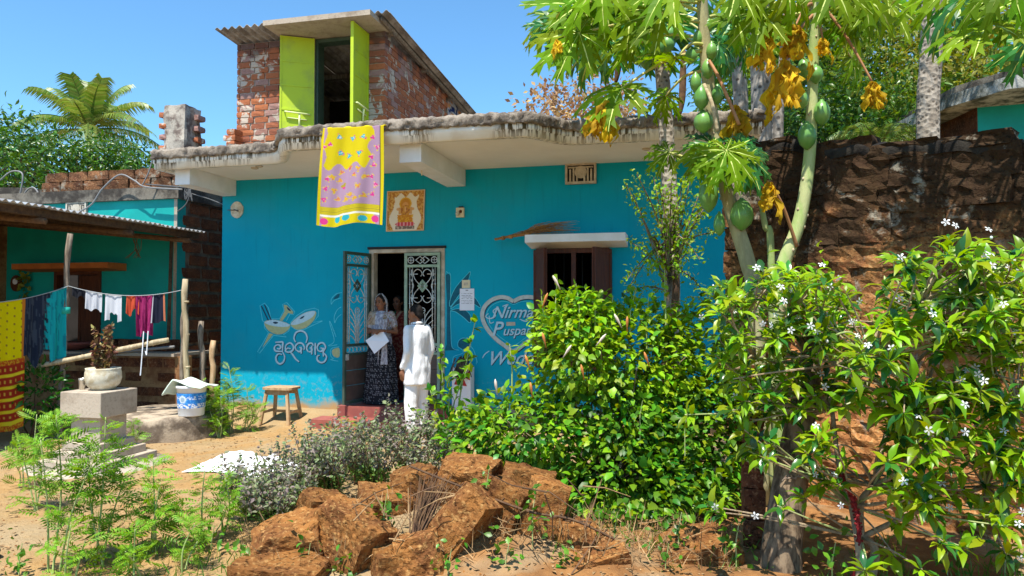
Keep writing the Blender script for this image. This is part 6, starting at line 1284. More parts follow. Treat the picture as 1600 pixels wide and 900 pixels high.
jn = [Vector(ad(1345, 840, 4.25)), Vector(ad(1365, 760, 4.3)), Vector(ad(1330, 790, 4.3)), Vector(ad(1430, 690, 4.35)), Vector(ad(1400, 620, 4.4)), Vector(ad(1300, 640, 4.5)), Vector(ad(1500, 620, 4.3)), Vector(ad(1260, 560, 4.6)), Vector(ad(1470, 540, 4.4)), Vector(ad(1540, 760, 4.2))] + [Vector(ad(*q)) for q in ((1180, 560, 4.4), (1200, 630, 4.4), (1290, 520, 4.4), (1230, 490, 4.6), (1150, 520, 4.5), (1310, 570, 4.3), (1560, 560, 4.0), (1440, 470, 4.1), (1520, 450, 4.1), (1360, 560, 4.1), (1590, 640, 4.0))]
for a, b, r in ((-1, 0, .03), (-1, 2, .026), (0, 1, .024), (1, 3, .02), (1, 4, .018), (2, 5, .02), (3, 6, .016), (5, 7, .014), (4, 8, .014), (0, 9, .018), (3, 8, .014), (7, 10, .010), (5, 11, .011), (7, 12, .010), (7, 13, .010), (10, 14, .008), (5, 15, .010), (6, 16, .011), (8, 17, .010), (8, 18, .010), (4, 19, .011), (6, 20, .010)):
    p = g + Vector((rng.normal() * .05, 0, -.05)) if a < 0 else jn[a]; q = jn[b]; m = MB(); m.tube(cat([tuple(p), tuple(p.lerp(q, .5) + Vector(rng.normal(size=3) * .04)), tuple(q)], 5), [r - r * .03 * i for i in range(11)], 7).build('branch', MAT['twig'], jz)
P = []; D = []; Sz = []; fl_ = []
for k, t_ in enumerate(tips):
    t3 = ad(*t_); o = sorted(jn, key=lambda q: (q - t3).length + (2 if q.z > t3.z + .1 else 0))[int(rng.random() * 2)]; ax = (t3 - o); ax.z += .25; ax.normalize()
    mid = o.lerp(t3, .55) + Vector(rng.normal(size=3) * .04); q = cat([tuple(o), tuple(mid), tuple(t3)], 6); m = MB(); m.tube(q, [.008 - .0004 * i for i in range(len(q))], 5).build('twig', MAT['twig'] if k % 3 else MAT['papaya_green'], jz)
    pa = ax.orthogonal().normalized(); pb = ax.cross(pa); nl = int(rng.integers(8, 14))
    for j in range(nl):
        a = j * 2.4 + rng.uniform(-.3, .3); el_ = rng.uniform(-.1, .95); d = (pa * math.cos(a) + pb * math.sin(a)) * math.cos(el_) + ax * math.sin(el_); d.z -= .12
        P.append(tuple(t3 - ax * rng.uniform(0, .07))); D.append(tuple(d)); Sz.append((.05 + .10 * rng.beta(2, 2)) * (1.1 if t_[2] < 4 else 1))
    if rng.random() < .18: fl_.append(t3 + ax * .05 + Vector((rng.normal() * .03, -.03, .02)))
P, D, Sz = A_(P), A_(D), np.array(Sz); n = len(P); dk = rng.random(n) < .26; Nn = rdir(n, 1.) * .4 + np.array([0, -.35, .9])
i0, i1 = np.where(~dk)[0], np.where(dk)[0]
leaf_set(jz, T_LAN, P[i0], D[i0], Nn[i0], Sz[i0], [MAT['jas']], 200); leaf_set(jz, T_LAN, P[i1], D[i1], Nn[i1], Sz[i1], [MAT['jas2']], 100)
pet = []
for k in range(5):
    a = k * 1.2566; ca, s_ = math.cos(a), math.sin(a); loc = [(.0, .08, 0), (.22, .45, .06), (.34, .85, .0), (.12, 1., -.1), (-.16, .78, .02), (-.14, .4, .05)]; pet.append([(x * ca + y * s_, -x * s_ + y * ca, z) for x, y, z in loc])
fm_ = bpy.data.meshes.new('flower'); fm_.from_pydata([p for q in pet for p in q] , [], [tuple(range(k * 6, k * 6 + 6)) for k in range(5)]); fm_.materials.append(MAT['petal']); fm_.update()
for px, py, d in ((1478, 347, 4.2), (1493, 352, 4.2), (1545, 358, 4.2), (1408, 402, 4.2), (1424, 405, 4.2), (1548, 396, 4.1), (1550, 415, 4.1), (1220, 448, 4.2), (1192, 506, 4.2), (1205, 508, 4.2), (1330, 503, 4.2), (1458, 490, 4.1), (1180, 806, 3.9), (1314, 790, 4.0), (1508, 632, 4.0), (1540, 490, 4.1), (1225, 470, 4.25)): fl_.append(ad(px, py, d - .45))
for p in fl_:
    o = bpy.data.objects.new('flower', fm_); col.objects.link(o); par(o, jz); orient(o, p, Vector((rng.normal(), rng.normal() * .3, rng.normal())), Vector((rng.normal() * .5, -1, .7 + rng.normal() * .4)), rng.uniform(.019, .026))
for k in range(24):
    p = Vector(P[int(rng.integers(n))]) + Vector((rng.normal() * .02, -.04, .05)); m = MB(); m.ell(p, (.009, .009, .011), 6, 5).build('flower_bud', MAT['petal'], jz)
# thick trunk beside it
g = G(1215, 4.45); tt_ = thing('old_tree', g, 'thick grey-brown tree trunk leaning by the jasmine with barbed wire round it', 'tree')
trunk(tt_, [g - Vector((.0, 0, .1)), ad(1222, 850, 4.45), ad(1237, 740, 4.5), ad(1252, 650, 4.55), ad(1264, 590, 4.6), ad(1268, 520, 4.65)], .135, .055, 'bark', n=14)
for b_, t_ in (((1262, 600), (1300, 500)), ((1266, 560), (1225, 470)), ((1268, 530), (1280, 440))): m = MB(); m.tube([ad(*b_, 4.6), ad((b_[0] + t_[0]) / 2, (b_[1] + t_[1]) / 2 + 8, 4.6), ad(*t_, 4.65)], [.03, .02, .01], 7).build('limb', MAT['bark'], tt_)
P = A_([ad(1268 + rng.normal() * 34, 470 + rng.normal() * 30, 4.65 + rng.normal() * .12) for _ in range(150)]); V, F = stamp(T_LAN, P, rdir(150), rdir(150, 1.), rng.uniform(.06, .12, 150)); mobj('crown', fast_mesh('crown', V, F, True), tt_, MAT['jas'])
lp = thing('laterite_post', G(1174, 4.85), 'rough dark red laterite post standing behind the thick tree trunk', 'post')
for k in range(6): c = G(1174, 4.85); place('laterite_block', latm[k % 4], (c.x + rng.normal() * .008, c.y, .08 + k * .205), (.14, .16, .2), lp, rng.uniform(-.1, .1))
# tulsi plants (holy basil), small grey-purple leaves and flower spikes
TS = [(400, 790, 5.4, .36, 'low purple basil bush at the edge of the white sack'), (455, 770, 5.6, .46, 'purple-leaved basil bush behind the squat end stone'), (520, 750, 5.7, .56, 'grey-green basil bush in the middle of the row of basil'), (585, 735, 5.9, .64, 'dense grey-purple basil bush between the sack and the man'), (640, 715, 6.2, .66, 'tall basil bush standing before the man in white'), (560, 700, 6.5, .5, 'basil bush closest to the red steps'), (500, 730, 6.1, .48, 'thin basil bush leaning over the white sack'), (430, 830, 5.0, .36, 'small basil bush growing against the rubble'), (668, 740, 5.9, .6, 'basil bush touching the hibiscus')]
for px, py, d, h, lab in TS:
    g = G(px, d); e = thing('basil_bush', g, lab, 'basil bush', 'basil bushes by the rubble'); P = []; D = []; m = MB()
    for k in range(26):
        a = rng.uniform(0, 6.28); t_ = g + Vector((math.cos(a) * rng.uniform(.05, .34), math.sin(a) * rng.uniform(.05, .28), h * rng.uniform(.6, 1.08))); q = cat([tuple(g + Vector((rng.normal() * .02, rng.normal() * .02, -.02))), tuple(g.lerp(t_, .5) + Vector((rng.normal() * .03, rng.normal() * .03, .02))), tuple(t_)], 6)
        mm = MB(); mm.tube(q, [.006 - .0003 * i for i in range(len(q))], 4).build('stem', MAT['drydark'], e)
        for p in q[3:]:
            for _ in range(6): P.append(tuple(p + Vector(rng.normal(size=3) * .02))); D.append(tuple(rng.normal(size=3) + np.array([0, -.1, .1])))
        for i in range(10): p = t_ + Vector((0, 0, .011 * i)); P.append(tuple(p)); D.append((rng.normal(), rng.normal(), .2))
    P, D = A_(P), A_(D); n = len(P); s = rng.uniform(.022, .048, n); hi = P[:, 2] > g.z + h * .45
    for mask, mt in ((hi, 'tulsi'), (~hi, 'tulsi2')):
        i = np.where(mask)[0]; V, F = stamp(T_SM, P[i], D[i], rdir(len(i), 1.), s[i]); mobj('foliage', fast_mesh('foliage', V, F), e, MAT[mt])['kind'] = 'stuff'
# feathery marigold plants
fv = []; ff = []
for k in range(6):
    y = .22 + k * .125; L = .34 * (1 - .5 * abs(k - 2.2) / 4)
    for s in (-1, 1): b = len(fv); fv += [(0, y - .02, 0), (s * L * .5, y + L * .50, .03), (s * L, y + L * .62, -.04), (s * L * .55, y + L * .16, .03)]; ff.append((b, b + 1, b + 2, b + 3))
b = len(fv); fv += [(-.008, 0, 0), (.008, 0, 0), (.006, .95, -.04), (0, 1.12, -.1), (-.006, .95, -.04)]; ff += [(b, b + 1, b + 2, b + 4), (b + 4, b + 2, b + 3)]
for v_ in range(len(fv)): x, y, z = fv[v_]; fv[v_] = (x, y, z - .22 * y * y)
T_MAR = T(fv, ff)
MG = [(92, 4.35, .95, 44, 'tall feathery marigold plant in front of the altar base'), (165, 4.5, .92, 46, 'bushy tall feathery marigold plant beside the altar steps'), (245, 4.7, .62, 36, 'mid-height feathery marigold plant on the open earth'), (318, 4.8, .50, 24, 'low bright feathery marigold plant next to the basil'), (62, 5.6, .75, 22, 'feathery marigold plant under the hanging yellow saree'), (212, 8.0, .34, 14, 'small feathery plant at the foot of the well platform'), (230, 4.25, .30, 18, 'very low feathery seedling at the edge of the bare earth'), (120, 4.15, .34, 16, 'short feathery seedling between the tall marigolds'), (300, 4.4, .28, 16, 'short feathery seedling below the basil bushes'),
      (330, 9.05, .72, 24, 'feathery shrub filling the corner beside the paint bucket'), (362, 9.2, .85, 26, 'tallest feathery shrub growing at the turquoise house corner'), (385, 9.3, .55, 20, 'small feathery shrub near the wooden stool'), (345, 8.85, .5, 20, 'low feathery shrub at the rim of the well platform'), (522, 7.0, .42, 12, 'slim feathery seedling in front of the red steps'), (550, 6.9, .5, 12, 'young feathery plant among the basil by the steps'), (40, 6.4, .4, 12, 'little feathery plant in the shade beneath the saree'), (360, 5.0, .4, 16, 'feathery seedling at the end of the basil row')]
for px, d, h, nl, lab in MG:
    g = G(px, d); e = thing('marigold_plant', g, lab, 'marigold plant', 'feathery marigold plants'); P = []; D = []; Sz = []
    for st_ in range(4 if d > 8.5 else (3 if h > .45 else 2)):
        hh = h * (1 if st_ == 0 else rng.uniform(.45, .85)); t_ = g + Vector((rng.normal() * (.03 + .07 * (st_ > 0)), rng.normal() * (.03 + .06 * (st_ > 0)), hh)); q = cat([tuple(g + Vector((rng.normal() * .02, rng.normal() * .02, -.03))), tuple(g.lerp(t_, .5) + Vector((rng.normal() * .03, rng.normal() * .03, 0))), tuple(t_)], 8); m = MB(); m.tube(q, [.0075 - .0003 * i for i in range(len(q))], 6).build('stem', MAT['papaya_green'], e)
        for k in range(int(nl * (1.3 if st_ == 0 else .9))):
            u = rng.uniform(.06, 1) ** .5; p = q[min(len(q) - 1, int(u * (len(q) - 1)))]; a = k * 2.4 + rng.uniform(-.4, .4); r = rng.uniform(0, .10) * (1.1 - u) * h; P.append((p.x + math.cos(a) * r, p.y + math.sin(a) * r, p.z + rng.normal() * .012)); D.append((math.cos(a), math.sin(a), rng.uniform(-.45, .7) + .4 * u)); Sz.append(rng.uniform(.08, .20) * (.75 + .3 * min(h, 1)) * (1.15 - .35 * u))
    P, D = A_(P), A_(D); leaf_set(e, T_MAR, P, D, rdir(len(P), 1.2) + np.array([0, -.3, .4]), Sz, [MAT['mari'], MAT['tulsi2']] if rng.random() < .35 else [MAT['mari']], nl)
# purple shrub in the pot
P = []; D = []
for k in range(15):
    a = rng.uniform(0, 6.28); t_ = pc + Vector((math.cos(a) * rng.uniform(.03, .16), math.sin(a) * rng.uniform(.03, .13), rng.uniform(.35, .66))); q = cat([tuple(pc + Vector((0, 0, .18))), tuple(pc.lerp(t_, .6)), tuple(t_)], 6); m = MB(); m.tube(q, [.006 - .0003 * i for i in range(len(q))], 5).build('stem', MAT['drydark'], pot)
    for p in q[4:]:
        for _ in range(4): P.append(tuple(p)); D.append(tuple(rng.normal(size=3) + np.array([0, -.2, .1])))
P, D = A_(P), A_(D); leaf_set(pot, T_SM, P, D, rdir(len(P), 1.), rng.uniform(.04, .075, len(P)), [MAT['croton']], 220)
# dark shrub in the veranda shade
g = G(55, 8.7); vs_ = thing('shade_shrub', g, 'dark green leafy shrub in the shade below the bamboo rail', 'shrub'); P, D = blob_pts([el(62, 615, 8.7, 36, 45, .3)], 420); bush_stems(vs_, g, P, 8, 'drydark', .01); leaf_set(vs_, T_LAN, P, D + rdir(len(P)) * .5, rdir(len(P), 1.), rng.uniform(.08, .15, len(P)), [MAT['jas2']], 120)
# weeds among the stones, dry grass, litter
WD = [(600, 800, 4.45, 'weed sprouting between the yellowish stone and the twig broom'), (480, 880, 4.3, 'green weed in front of the squat laterite stone'), (700, 890, 4.15, 'weed growing before the large slanting block'), (760, 760, 4.6, 'weed sprig on top of the heap below the hibiscus'),
      (1300, 880, 4.1, 'leafy weed at the base of the jasmine stems'), (1480, 868, 4.3, 'low weed against the foot of the boundary wall'), (1570, 880, 4.2, 'small green weed beside the barbed wire'), (1150, 845, 4.4, 'weed tuft next to the thick tree trunk'), (1040, 880, 4.3, 'round-leaved weed in the dark soil by the rubble'), (880, 885, 4.25, 'small creeping weed beside the low shaded block'), (200, 890, 4.3, 'broad-leaved weed between the feathery seedlings'), (30, 880, 4.3, 'low broad-leaved weed near the black shoe'),
      (545, 880, 4.25, 'small weed with round leaves by the upright stone'), (832, 800, 4.35, 'thin creeper climbing the flat-faced laterite block'), (960, 830, 4.5, 'broad-leaved weed at the foot of the hibiscus'), (1060, 830, 4.5, 'low weed by the flat sunlit stone'), (790, 880, 4.2, 'tiny weed between the tilted blocks'), (330, 850, 4.7, 'leafy weed under the basil bushes'), (375, 880, 4.4, 'leafy green weed at the edge of the rubble'), (1000, 650, 5.5, 'pale small-leaved weed in front of the hibiscus shade'), (1070, 670, 5.4, 'yellowish weed growing by the jasmine twig')]
for px, py, d, lab in WD:
    c = ad(px, py, d); e = thing('weed', c, lab, 'weed', 'weeds among the stones'); P = A_([c + Vector((rng.normal() * .06, rng.normal() * .04, rng.normal() * .09)) for _ in range(34)]); leaf_set(e, T_OV, P, rdir(34) + np.array([0, -.4, 0]), rdir(34, .8), rng.uniform(.03, .065, 34), [MAT['weed']], 20)
    m = MB(); m.tube([c - Vector((0, 0, .22)), c, c + Vector((.02, 0, .12))], [.005, .004, .002], 5).build('stem', MAT['papaya_green'], e)
n = 2600; P = []
for k in range(n):
    px, d = (rng.uniform(150, 480), rng.uniform(4.1, 5.6)) if k % 3 == 0 else ((rng.uniform(860, 1250), rng.uniform(4.3, 5.6)) if k % 3 == 1 else (rng.uniform(1250, 1640), rng.uniform(3.9, 5.0)))
    if fbm((px * .012, d * 2.2, 1), 3) < -.05: continue
    x, y = gdist(d, px); P.append((x, y, gh(x, y) - .005))
n = len(P); V, F = stamp(T([(-.03, 0, 0), (.03, 0, 0), (.02, .6, .05), (0, 1, -.12), (-.02, .6, .05)], [(0, 1, 2, 4), (4, 2, 3)]), A_(P), rdir(n, 1.6), rdir(n), rng.uniform(.04, .15, n)); setp(mobj('grass', fast_mesh('grass', V, F), None, MAT['weed']), 'sparse short green grass around the rubble and the plants', 'grass', kind='stuff')
n = 1500; P = []
for k in range(n):
    px = rng.uniform(380, 1150); d = rng.uniform(4.2, 5.0); x, y = gdist(d, px); P.append((x, y, gh(x, y) + rng.uniform(0, .12)))
T_GR = T([(-.02, 0, 0), (.02, 0, 0), (.012, .6, .05), (0, 1, -.05), (-.012, .6, .05)], [(0, 1, 2, 4), (4, 2, 3)])
V, F = stamp(T_GR, A_(P), rdir(n, .9), rdir(n), rng.uniform(.06, .2, n)); o = mobj('dry_grass', fast_mesh('dry_grass', V, F), None, MAT['dry']); setp(o, 'dry straw and dead grass strewn between the laterite stones', 'grass', kind='stuff')
n = 4200; P = []
for k in range(n):
    px = rng.uniform(-50, 1150); d = 4. + 5.4 * rng.random() ** 1.3 ; x, y = gdist(d, px); P.append((x, y, gh(x, y) + .004))
V, F = stamp(T_Q, A_(P), rdir(n) * np.array([1, 1, .12]), rdir(n) * .25 + np.array([0, 0, 1.]), rng.uniform(.012, .05, n)); o = mobj('leaf_litter', fast_mesh('leaf_litter', V, F), None, MAT['dry']); setp(o, 'small dry leaves and chips littering the yard earth', 'litter', kind='stuff')
n = 2600; peb = T([(0, 0, .4), (.5, 0, 0), (0, .5, 0), (-.5, 0, 0), (0, -.5, 0)], [(0, 1, 2), (0, 2, 3), (0, 3, 4), (0, 4, 1)]); P = []
for k in range(n):
    px = rng.uniform(-50, 1150); d = rng.uniform(4., 9.3); x, y = gdist(d, px); P.append((x, y, gh(x, y) - .002))
V, F = stamp(peb, A_(P), rdir(n) * np.array([1, 1, 0.]), np.tile([0, 0, 1.], (n, 1)), rng.uniform(.008, .03, n) ); o = mobj('pebbles', fast_mesh('pebbles', V, F), None, MAT['latstone']); setp(o, 'small laterite pebbles scattered over the yard', 'pebbles', kind='stuff')

# ================================================================== people
def remesh(m, voxel, name, colfn=None, smooth=4):
    me = m.mesh('tmp'); o = bpy.data.objects.new('tmp', me); col.objects.link(o)
    r = o.modifiers.new('r', 'REMESH'); r.mode = 'VOXEL'; r.voxel_size = voxel; r.use_smooth_shade = True
    if smooth: s = o.modifiers.new('s', 'SMOOTH'); s.iterations = smooth; s.factor = .5
    dg = bpy.context.evaluated_depsgraph_get(); out = bpy.data.meshes.new_from_object(o.evaluated_get(dg)); bpy.data.objects.remove(o); out.name = name
    return out
def xf(me, rot, loc):
    me.transform(Matrix.Translation(loc) @ Matrix.Rotation(rot, 4, 'Z')); return me
def paint(me, fn):
    n = len(me.vertices); co = np.empty(n * 3, np.float32); me.vertices.foreach_get('co', co); co = co.reshape(-1, 3)
    ca = me.color_attributes.new('Col', 'FLOAT_COLOR', 'POINT'); c = np.ones((n, 4), np.float32); c[:, :3] = [fn(*p) for p in co]; ca.data.foreach_set('color', c.ravel())
def hand(m, w, d, n, s=1., curl=.5, side=1):
    w, d, n = Vector(w), Vector(d).normalized(), Vector(n).normalized(); t = d.cross(n).normalized() * side
    m.cap(w, w + d * .045 * s, .024 * s, .030 * s, 8).cap(w + d * .05 * s + t * .015 * s, w + d * .075 * s + t * .018 * s, .020 * s, .018 * s, 8).cap(w + d * .05 * s - t * .015 * s, w + d * .075 * s - t * .018 * s, .020 * s, .018 * s, 8)
    for k, L in enumerate((.062, .072, .066, .050)):
        b = w + d * .082 * s + t * (.030 - .020 * k) * s; k1 = b + (d * math.cos(curl * .6) + n * math.sin(curl * .6)) * L * .5 * s; k2 = k1 + (d * math.cos(curl * 1.7) + n * math.sin(curl * 1.7)) * L * .5 * s
        m.cap(b, k1, .0098 * s, .009 * s, 7).cap(k1, k2, .009 * s, .008 * s, 7)
    b = w + d * .03 * s + t * .030 * s; k1 = b + (d * .6 + t * .7 + n * .25).normalized() * .036 * s; k2 = k1 + (d * .9 + t * .2 + n * .35).normalized() * .030 * s
    m.cap(b, k1, .012 * s, .010 * s, 7).cap(k1, k2, .010 * s, .0085 * s, 7)
def head(m, c, yaw=0., tilt=0., s=1.):
    Rm = Matrix.Rotation(yaw, 3, 'Z') @ Matrix.Rotation(tilt, 3, 'X'); c = Vector(c); L = lambda x, y, z: c + Rm @ Vector((x, y, z)) * s
    m.ell(L(0, .005, .02), (.071 * s, .088 * s, .090 * s), 18, 12, Rm).ell(L(0, -.02, -.035), (.058 * s, .066 * s, .078 * s), 16, 10, Rm).ell(L(0, -.052, -.085), (.030 * s, .028 * s, .026 * s), 12, 8, Rm)
    m.cap(L(0, -.080, .012), L(0, -.098, -.022), .009 * s, .014 * s, 8).ell(L(0, -.075, .036), (.05 * s, .014 * s, .010 * s), 10, 6, Rm).ell(L(0, -.080, -.058), (.022 * s, .012 * s, .010 * s), 10, 6, Rm)
    for q in (-1, 1): m.ell(L(q * .072, .012, -.005), (.010 * s, .020 * s, .030 * s), 8, 6, Rm).ell(L(q * .036, -.062, -.02), (.022 * s, .018 * s, .02 * s), 8, 6, Rm)
    return L, Rm
def face(e, L, Rm, s, rot, loc, lips=True):
    W = lambda p: Matrix.Translation(loc) @ Matrix.Rotation(rot, 4, 'Z') @ p; R3 = Matrix.Rotation(rot, 3, 'Z') @ Rm
    for q in (-1, 1):
        m = MB(); m.ell(W(L(q * .029, -.083, .012)), (.013 * s, .006 * s, .0065 * s), 8, 6, R3); m.build('eye', MAT['eye'], e)
        m = MB(); m.tube([W(L(q * .014, -.090, .030)), W(L(q * .030, -.089, .036)), W(L(q * .046, -.080, .031))], [.004 * s, .0045 * s, .003 * s], 5); m.build('eyebrow', MAT['hair'], e)
    if lips: m = MB(); m.ell(W(L(0, -.091, -.056)), (.021 * s, .006 * s, .007 * s), 8, 6, R3); m.build('mouth', MAT['lips'], e)
def arm(m, sh, el_, wr, s=1., r=(.044, .036, .034, .022)): m.cap(sh, el_, r[0] * s, r[1] * s, 10).cap(el_, wr, r[2] * s, r[3] * s, 10)
def torso(m, H, s, extra=0., x=1., low=.47, flare=0.):
    prof = [(low, .150, .110), (.53, .158, .118), (.58, .148, .110), (.63, .130, .098), (.69, .135, .100), (.75, .152, .108), (.795, .158, .100), (.825, .135, .080), (.85, .06, .055)]
    n = 28; V = []
    for q, (zz, rx, ry) in enumerate(prof):
        fl_ = flare * max(0, (.62 - zz) / .15)
        for j in range(n): a = 2 * math.pi * j / n; V.append(((rx * x + extra + fl_) * s * math.cos(a), .006 + (ry + extra + fl_) * s * math.sin(a), zz * H))
    k = len(prof); m.add(V, [(i * n + j, i * n + (j + 1) % n, (i + 1) * n + (j + 1) % n, (i + 1) * n + j) for i in range(k - 1) for j in range(n)] + [tuple(range(n))[::-1], tuple(range((k - 1) * n, k * n))])
    m.ell((-.135 * x * s, .01, .805 * H), ((.05 + extra) * s,) * 3, 10, 8).ell((.135 * x * s, .01, .805 * H), ((.05 + extra) * s,) * 3, 10, 8)
def woman(name, label, px, Y, z, H, rot, hip_c, skirt_fn, top_fn, arms, yaw, tilt, hood_fn=None, skin='skin', strip=None):
    s = H / 1.6; loc = Vector((at(px, 480, Y).x, Y, z)); e = thing(name, loc, label, 'person'); e['category'] = 'person'
    m = MB(); torso(m, H, s); hc = Vector((0, -.015, H - .112 * s)); m.cap((0, .01, .83 * H), (0, 0, H - .17 * s), .046 * s, .044 * s, 10); L, Rm = head(m, hc, yaw, tilt, s)
    for q in (-1, 1):
        m.cap((q * .075 * s, .01, .5 * H), (q * .07 * s, .0, .27 * H), .075 * s, .052 * s, 10).cap((q * .07 * s, 0, .27 * H), (q * .065 * s, .015, .05 * H), .05 * s, .034 * s, 10).cap((q * .065 * s, .02, .03), (q * .075 * s, -.11 * s, .022), .034 * s, .026 * s, 8)
    for a in arms:
        arm(m, a[0], a[1], a[2], s); hand(m, a[2], a[3], a[4], s * .95, a[5], a[6])
    me = xf(remesh(m, .0095, 'body'), rot, loc); mobj('body', me, e, MAT[skin]); face(e, L, Rm, s, rot, loc)
    # blouse with short sleeves
    m = MB(); torso(m, H, s, .014)
    for a in arms: sh, el_ = Vector(a[0]), Vector(a[1]); m.cap(sh, sh.lerp(el_, .62), .058 * s, .054 * s, 10)
    me = remesh(m, .012, 'blouse', smooth=3); paint(me, top_fn); mobj('blouse', xf(me, rot, loc), e, MAT['cloth'])
    # skirt
    def sk(u, v):
        a = u * 6.2832; z_ = .62 * H * (1 - v) + .015 * v; w = .135 + .06 * min(1, v * 4) + .065 * v; f = 1 + (.02 + .07 * v) * (math.sin(a * 9 + 2 * v) * .6 + .4 * math.sin(a * 15 + 1.3)); return (w * s * f * math.cos(a), w * s * .80 * f * math.sin(a) + .008, z_)
    o = grid('skirt', sk, 120, 80, lambda u, v: skirt_fn(u, v), MAT['cloth'], None); xf(o.data, rot, loc); par(o, e)
    # hair
    m = MB(); R3 = Rm; m.ell(L(0, .014, .026), (.078 * s, .090 * s, .092 * s), 16, 10, R3)
    m.ell(L(0, .085, -.03), (.042 * s, .04 * s, .042 * s), 10, 8, R3); me = remesh(m, .009, 'hair')
    bm = bmesh.new(); bm.from_mesh(me); Ri = Rm.inverted(); dl = [v for v in bm.verts if (lambda p: p.y < -.045 and p.z < .062 - .3 * abs(p.x))(Ri @ (v.co - hc) / s)]; bmesh.ops.delete(bm, geom=dl, context='VERTS'); bm.to_mesh(me); bm.free(); mobj('hair', xf(me, rot, loc), e, MAT['hair'])
    if hood_fn:
        def hd(u, v):
            a = (u - .5) * 2 * R(118 - 14 * math.sin(v * 3.14)); zz = H + .012 - v * .40 * s; r = [.02, .072, .092, .100, .098, .098, .115, .165, .195][min(8, int(v * 8))]; r2 = [.02, .072, .092, .100, .098, .098, .115, .165, .195][min(8, int(v * 8) + 1)]; k = v * 8 - int(v * 8); r = r + (r2 - r) * k
            yy = .115 if v > .7 else .098; return (r * s * math.sin(a) * (1 + .02 * math.sin(9 * a + 7 * v)), -.012 + r * s * math.cos(a) * (.9 if v > .6 else 1.05) - (.012 if v < .2 else 0), zz + .006 * math.sin(a * 5))
        o = grid('head_scarf', hd, 40, 34, hood_fn, MAT['cloth'], None); xf(o.data, rot, loc); sm_ = o.modifiers.new('s', 'SOLIDIFY'); sm_.thickness = .008; par(o, e)
    if strip:
        P0, P1, w, fn = strip; P0, P1 = Vector(P0), Vector(P1)
        o = grid('scarf_end', lambda u, v: P0.lerp(P1, v) + Vector(((u - .5) * w * (1 + .5 * v), -.018 * math.sin(u * 12 + v * 3) - .05 * math.sin(3.14 * min(1, v * 2)) * .6, 0)), 14, 40, fn, MAT['cloth'], None); xf(o.data, rot, loc); par(o, e)
    return e, loc
H1 = 1.50; s1 = H1 / 1.6
nz = lambda p, k: fbm((p[0] * k, p[1] * k, p[2] * k), 3)
def top1(x, y, z):
    n = nz((x, y, z), 26)
    if x < -.05 and z > 1.08: return (.42, .32, .22) if n < .05 else (.55, .46, .36)
    if x > .06 and z > 1.0: return (.40, .30, .30) if n < -.05 else ((.62, .60, .66) if n < .22 else (.30, .22, .12))
    return (.32, .34, .44) if n < .02 else (.62, .64, .72)
def skirt1(u, v):
    return (.30, .30, .33) if (abs((u * 74 + 3 * fbm((v * 9, u * 9, 1))) % 1 - .5) < .17 and abs((v * 46) % 1 - .5) < .2) else (.022, .022, .028)
def hood1(u, v): n = fbm((u * 12, v * 12, 5), 3); return (.60, .58, .60) if n < .12 else (.30, .28, .32)
hx_ = -.02
w1, loc1 = woman('person', 'woman in black dotted skirt and pale head scarf holding a white sheet in the doorway', 596, 9.12, DB - .005, H1, 0., None, skirt1, top1,
    [((-.15 * s1, .01, 1.225), (-.205 * s1, .02, .985), (-.045, -.185, 1.015), (.8, -.45, -.12), (0, .4, -1), .7, -1), ((.15 * s1, .01, 1.225), (.225 * s1, .02, .985), (.085, -.19, 1.01), (-.85, -.4, -.05), (0, .4, -1), .7, 1)], R(-12), R(10), hood1, 'skin', ((.085, -.115, 1.16), (.095, -.16, .55), .10, lambda u, v: (.42, .38, .42) if fbm((u * 9, v * 14, 3), 3) < .1 else (.66, .64, .68)))
pts = [(597, 515), (571, 532), (585, 553), (608, 533)]; Yp = 8.93
pq = [at(a, b, Yp + (.02 if i == 0 else -.02)) for i, (a, b) in enumerate(pts)]
m = MB(); m.prism(pq, (0, .003, 0)); setp(m.build('paper_sheet', MAT['paper']), 'blank white sheet of paper held by the woman in the head scarf', 'paper', kind='thing')
H2 = 1.50; s2 = H2 / 1.6
wallhand = at(581, 443, 9.40); l2 = Vector((at(622, 480, 9.62).x, 9.62, DB - .01)); hw = wallhand - l2
woman('person', 'woman in maroon saree standing behind with a raised hand on the door frame', 622, 9.62, DB - .01, H2, 0., None, lambda u, v: (.20, .03, .025) if fbm((u * 60, v * 26, 1), 2) < .15 else (.34, .16, .10),
    lambda x, y, z: (.03, .14, .07) if (z > 1.1 and -.08 < x < .0) else ((.50, .34, .22) if abs(x - .08 - (1.3 - z) * -.5) < .018 else ((.20, .025, .025) if nz((x, y, z), 30) < .1 else (.34, .12, .08))),
    [((-.15 * s2, .01, 1.225), (-.27, -.06, 1.36), (hw.x + .02, hw.y, hw.z - .10), (-.15, -.1, 1), (-1, 0, 0), .15, 1), ((.15 * s2, .01, 1.225), (.21, .02, .96), (.20, -.08, .74), (0, -.1, -1), (-1, 0, 0), .5, -1)], R(-6), R(4), None, 'skin2')
woman('person', 'person half hidden behind the closed grille leaf, peering past the man in white', 647, 9.72, DB - .01, 1.38, 0., None, lambda u, v: (.05, .05, .08), lambda x, y, z: (.07, .06, .12) if nz((x, y, z), 20) < .1 else (.12, .10, .16),
    [((-.14, .01, 1.125), (-.18, .02, .88), (-.17, -.08, .66), (0, -.1, -1), (1, 0, 0), .4, 1), ((.14, .01, 1.125), (.18, .02, .88), (.17, -.08, .66), (0, -.1, -1), (-1, 0, 0), .4, -1)], R(-10), 0., None, 'skin2')
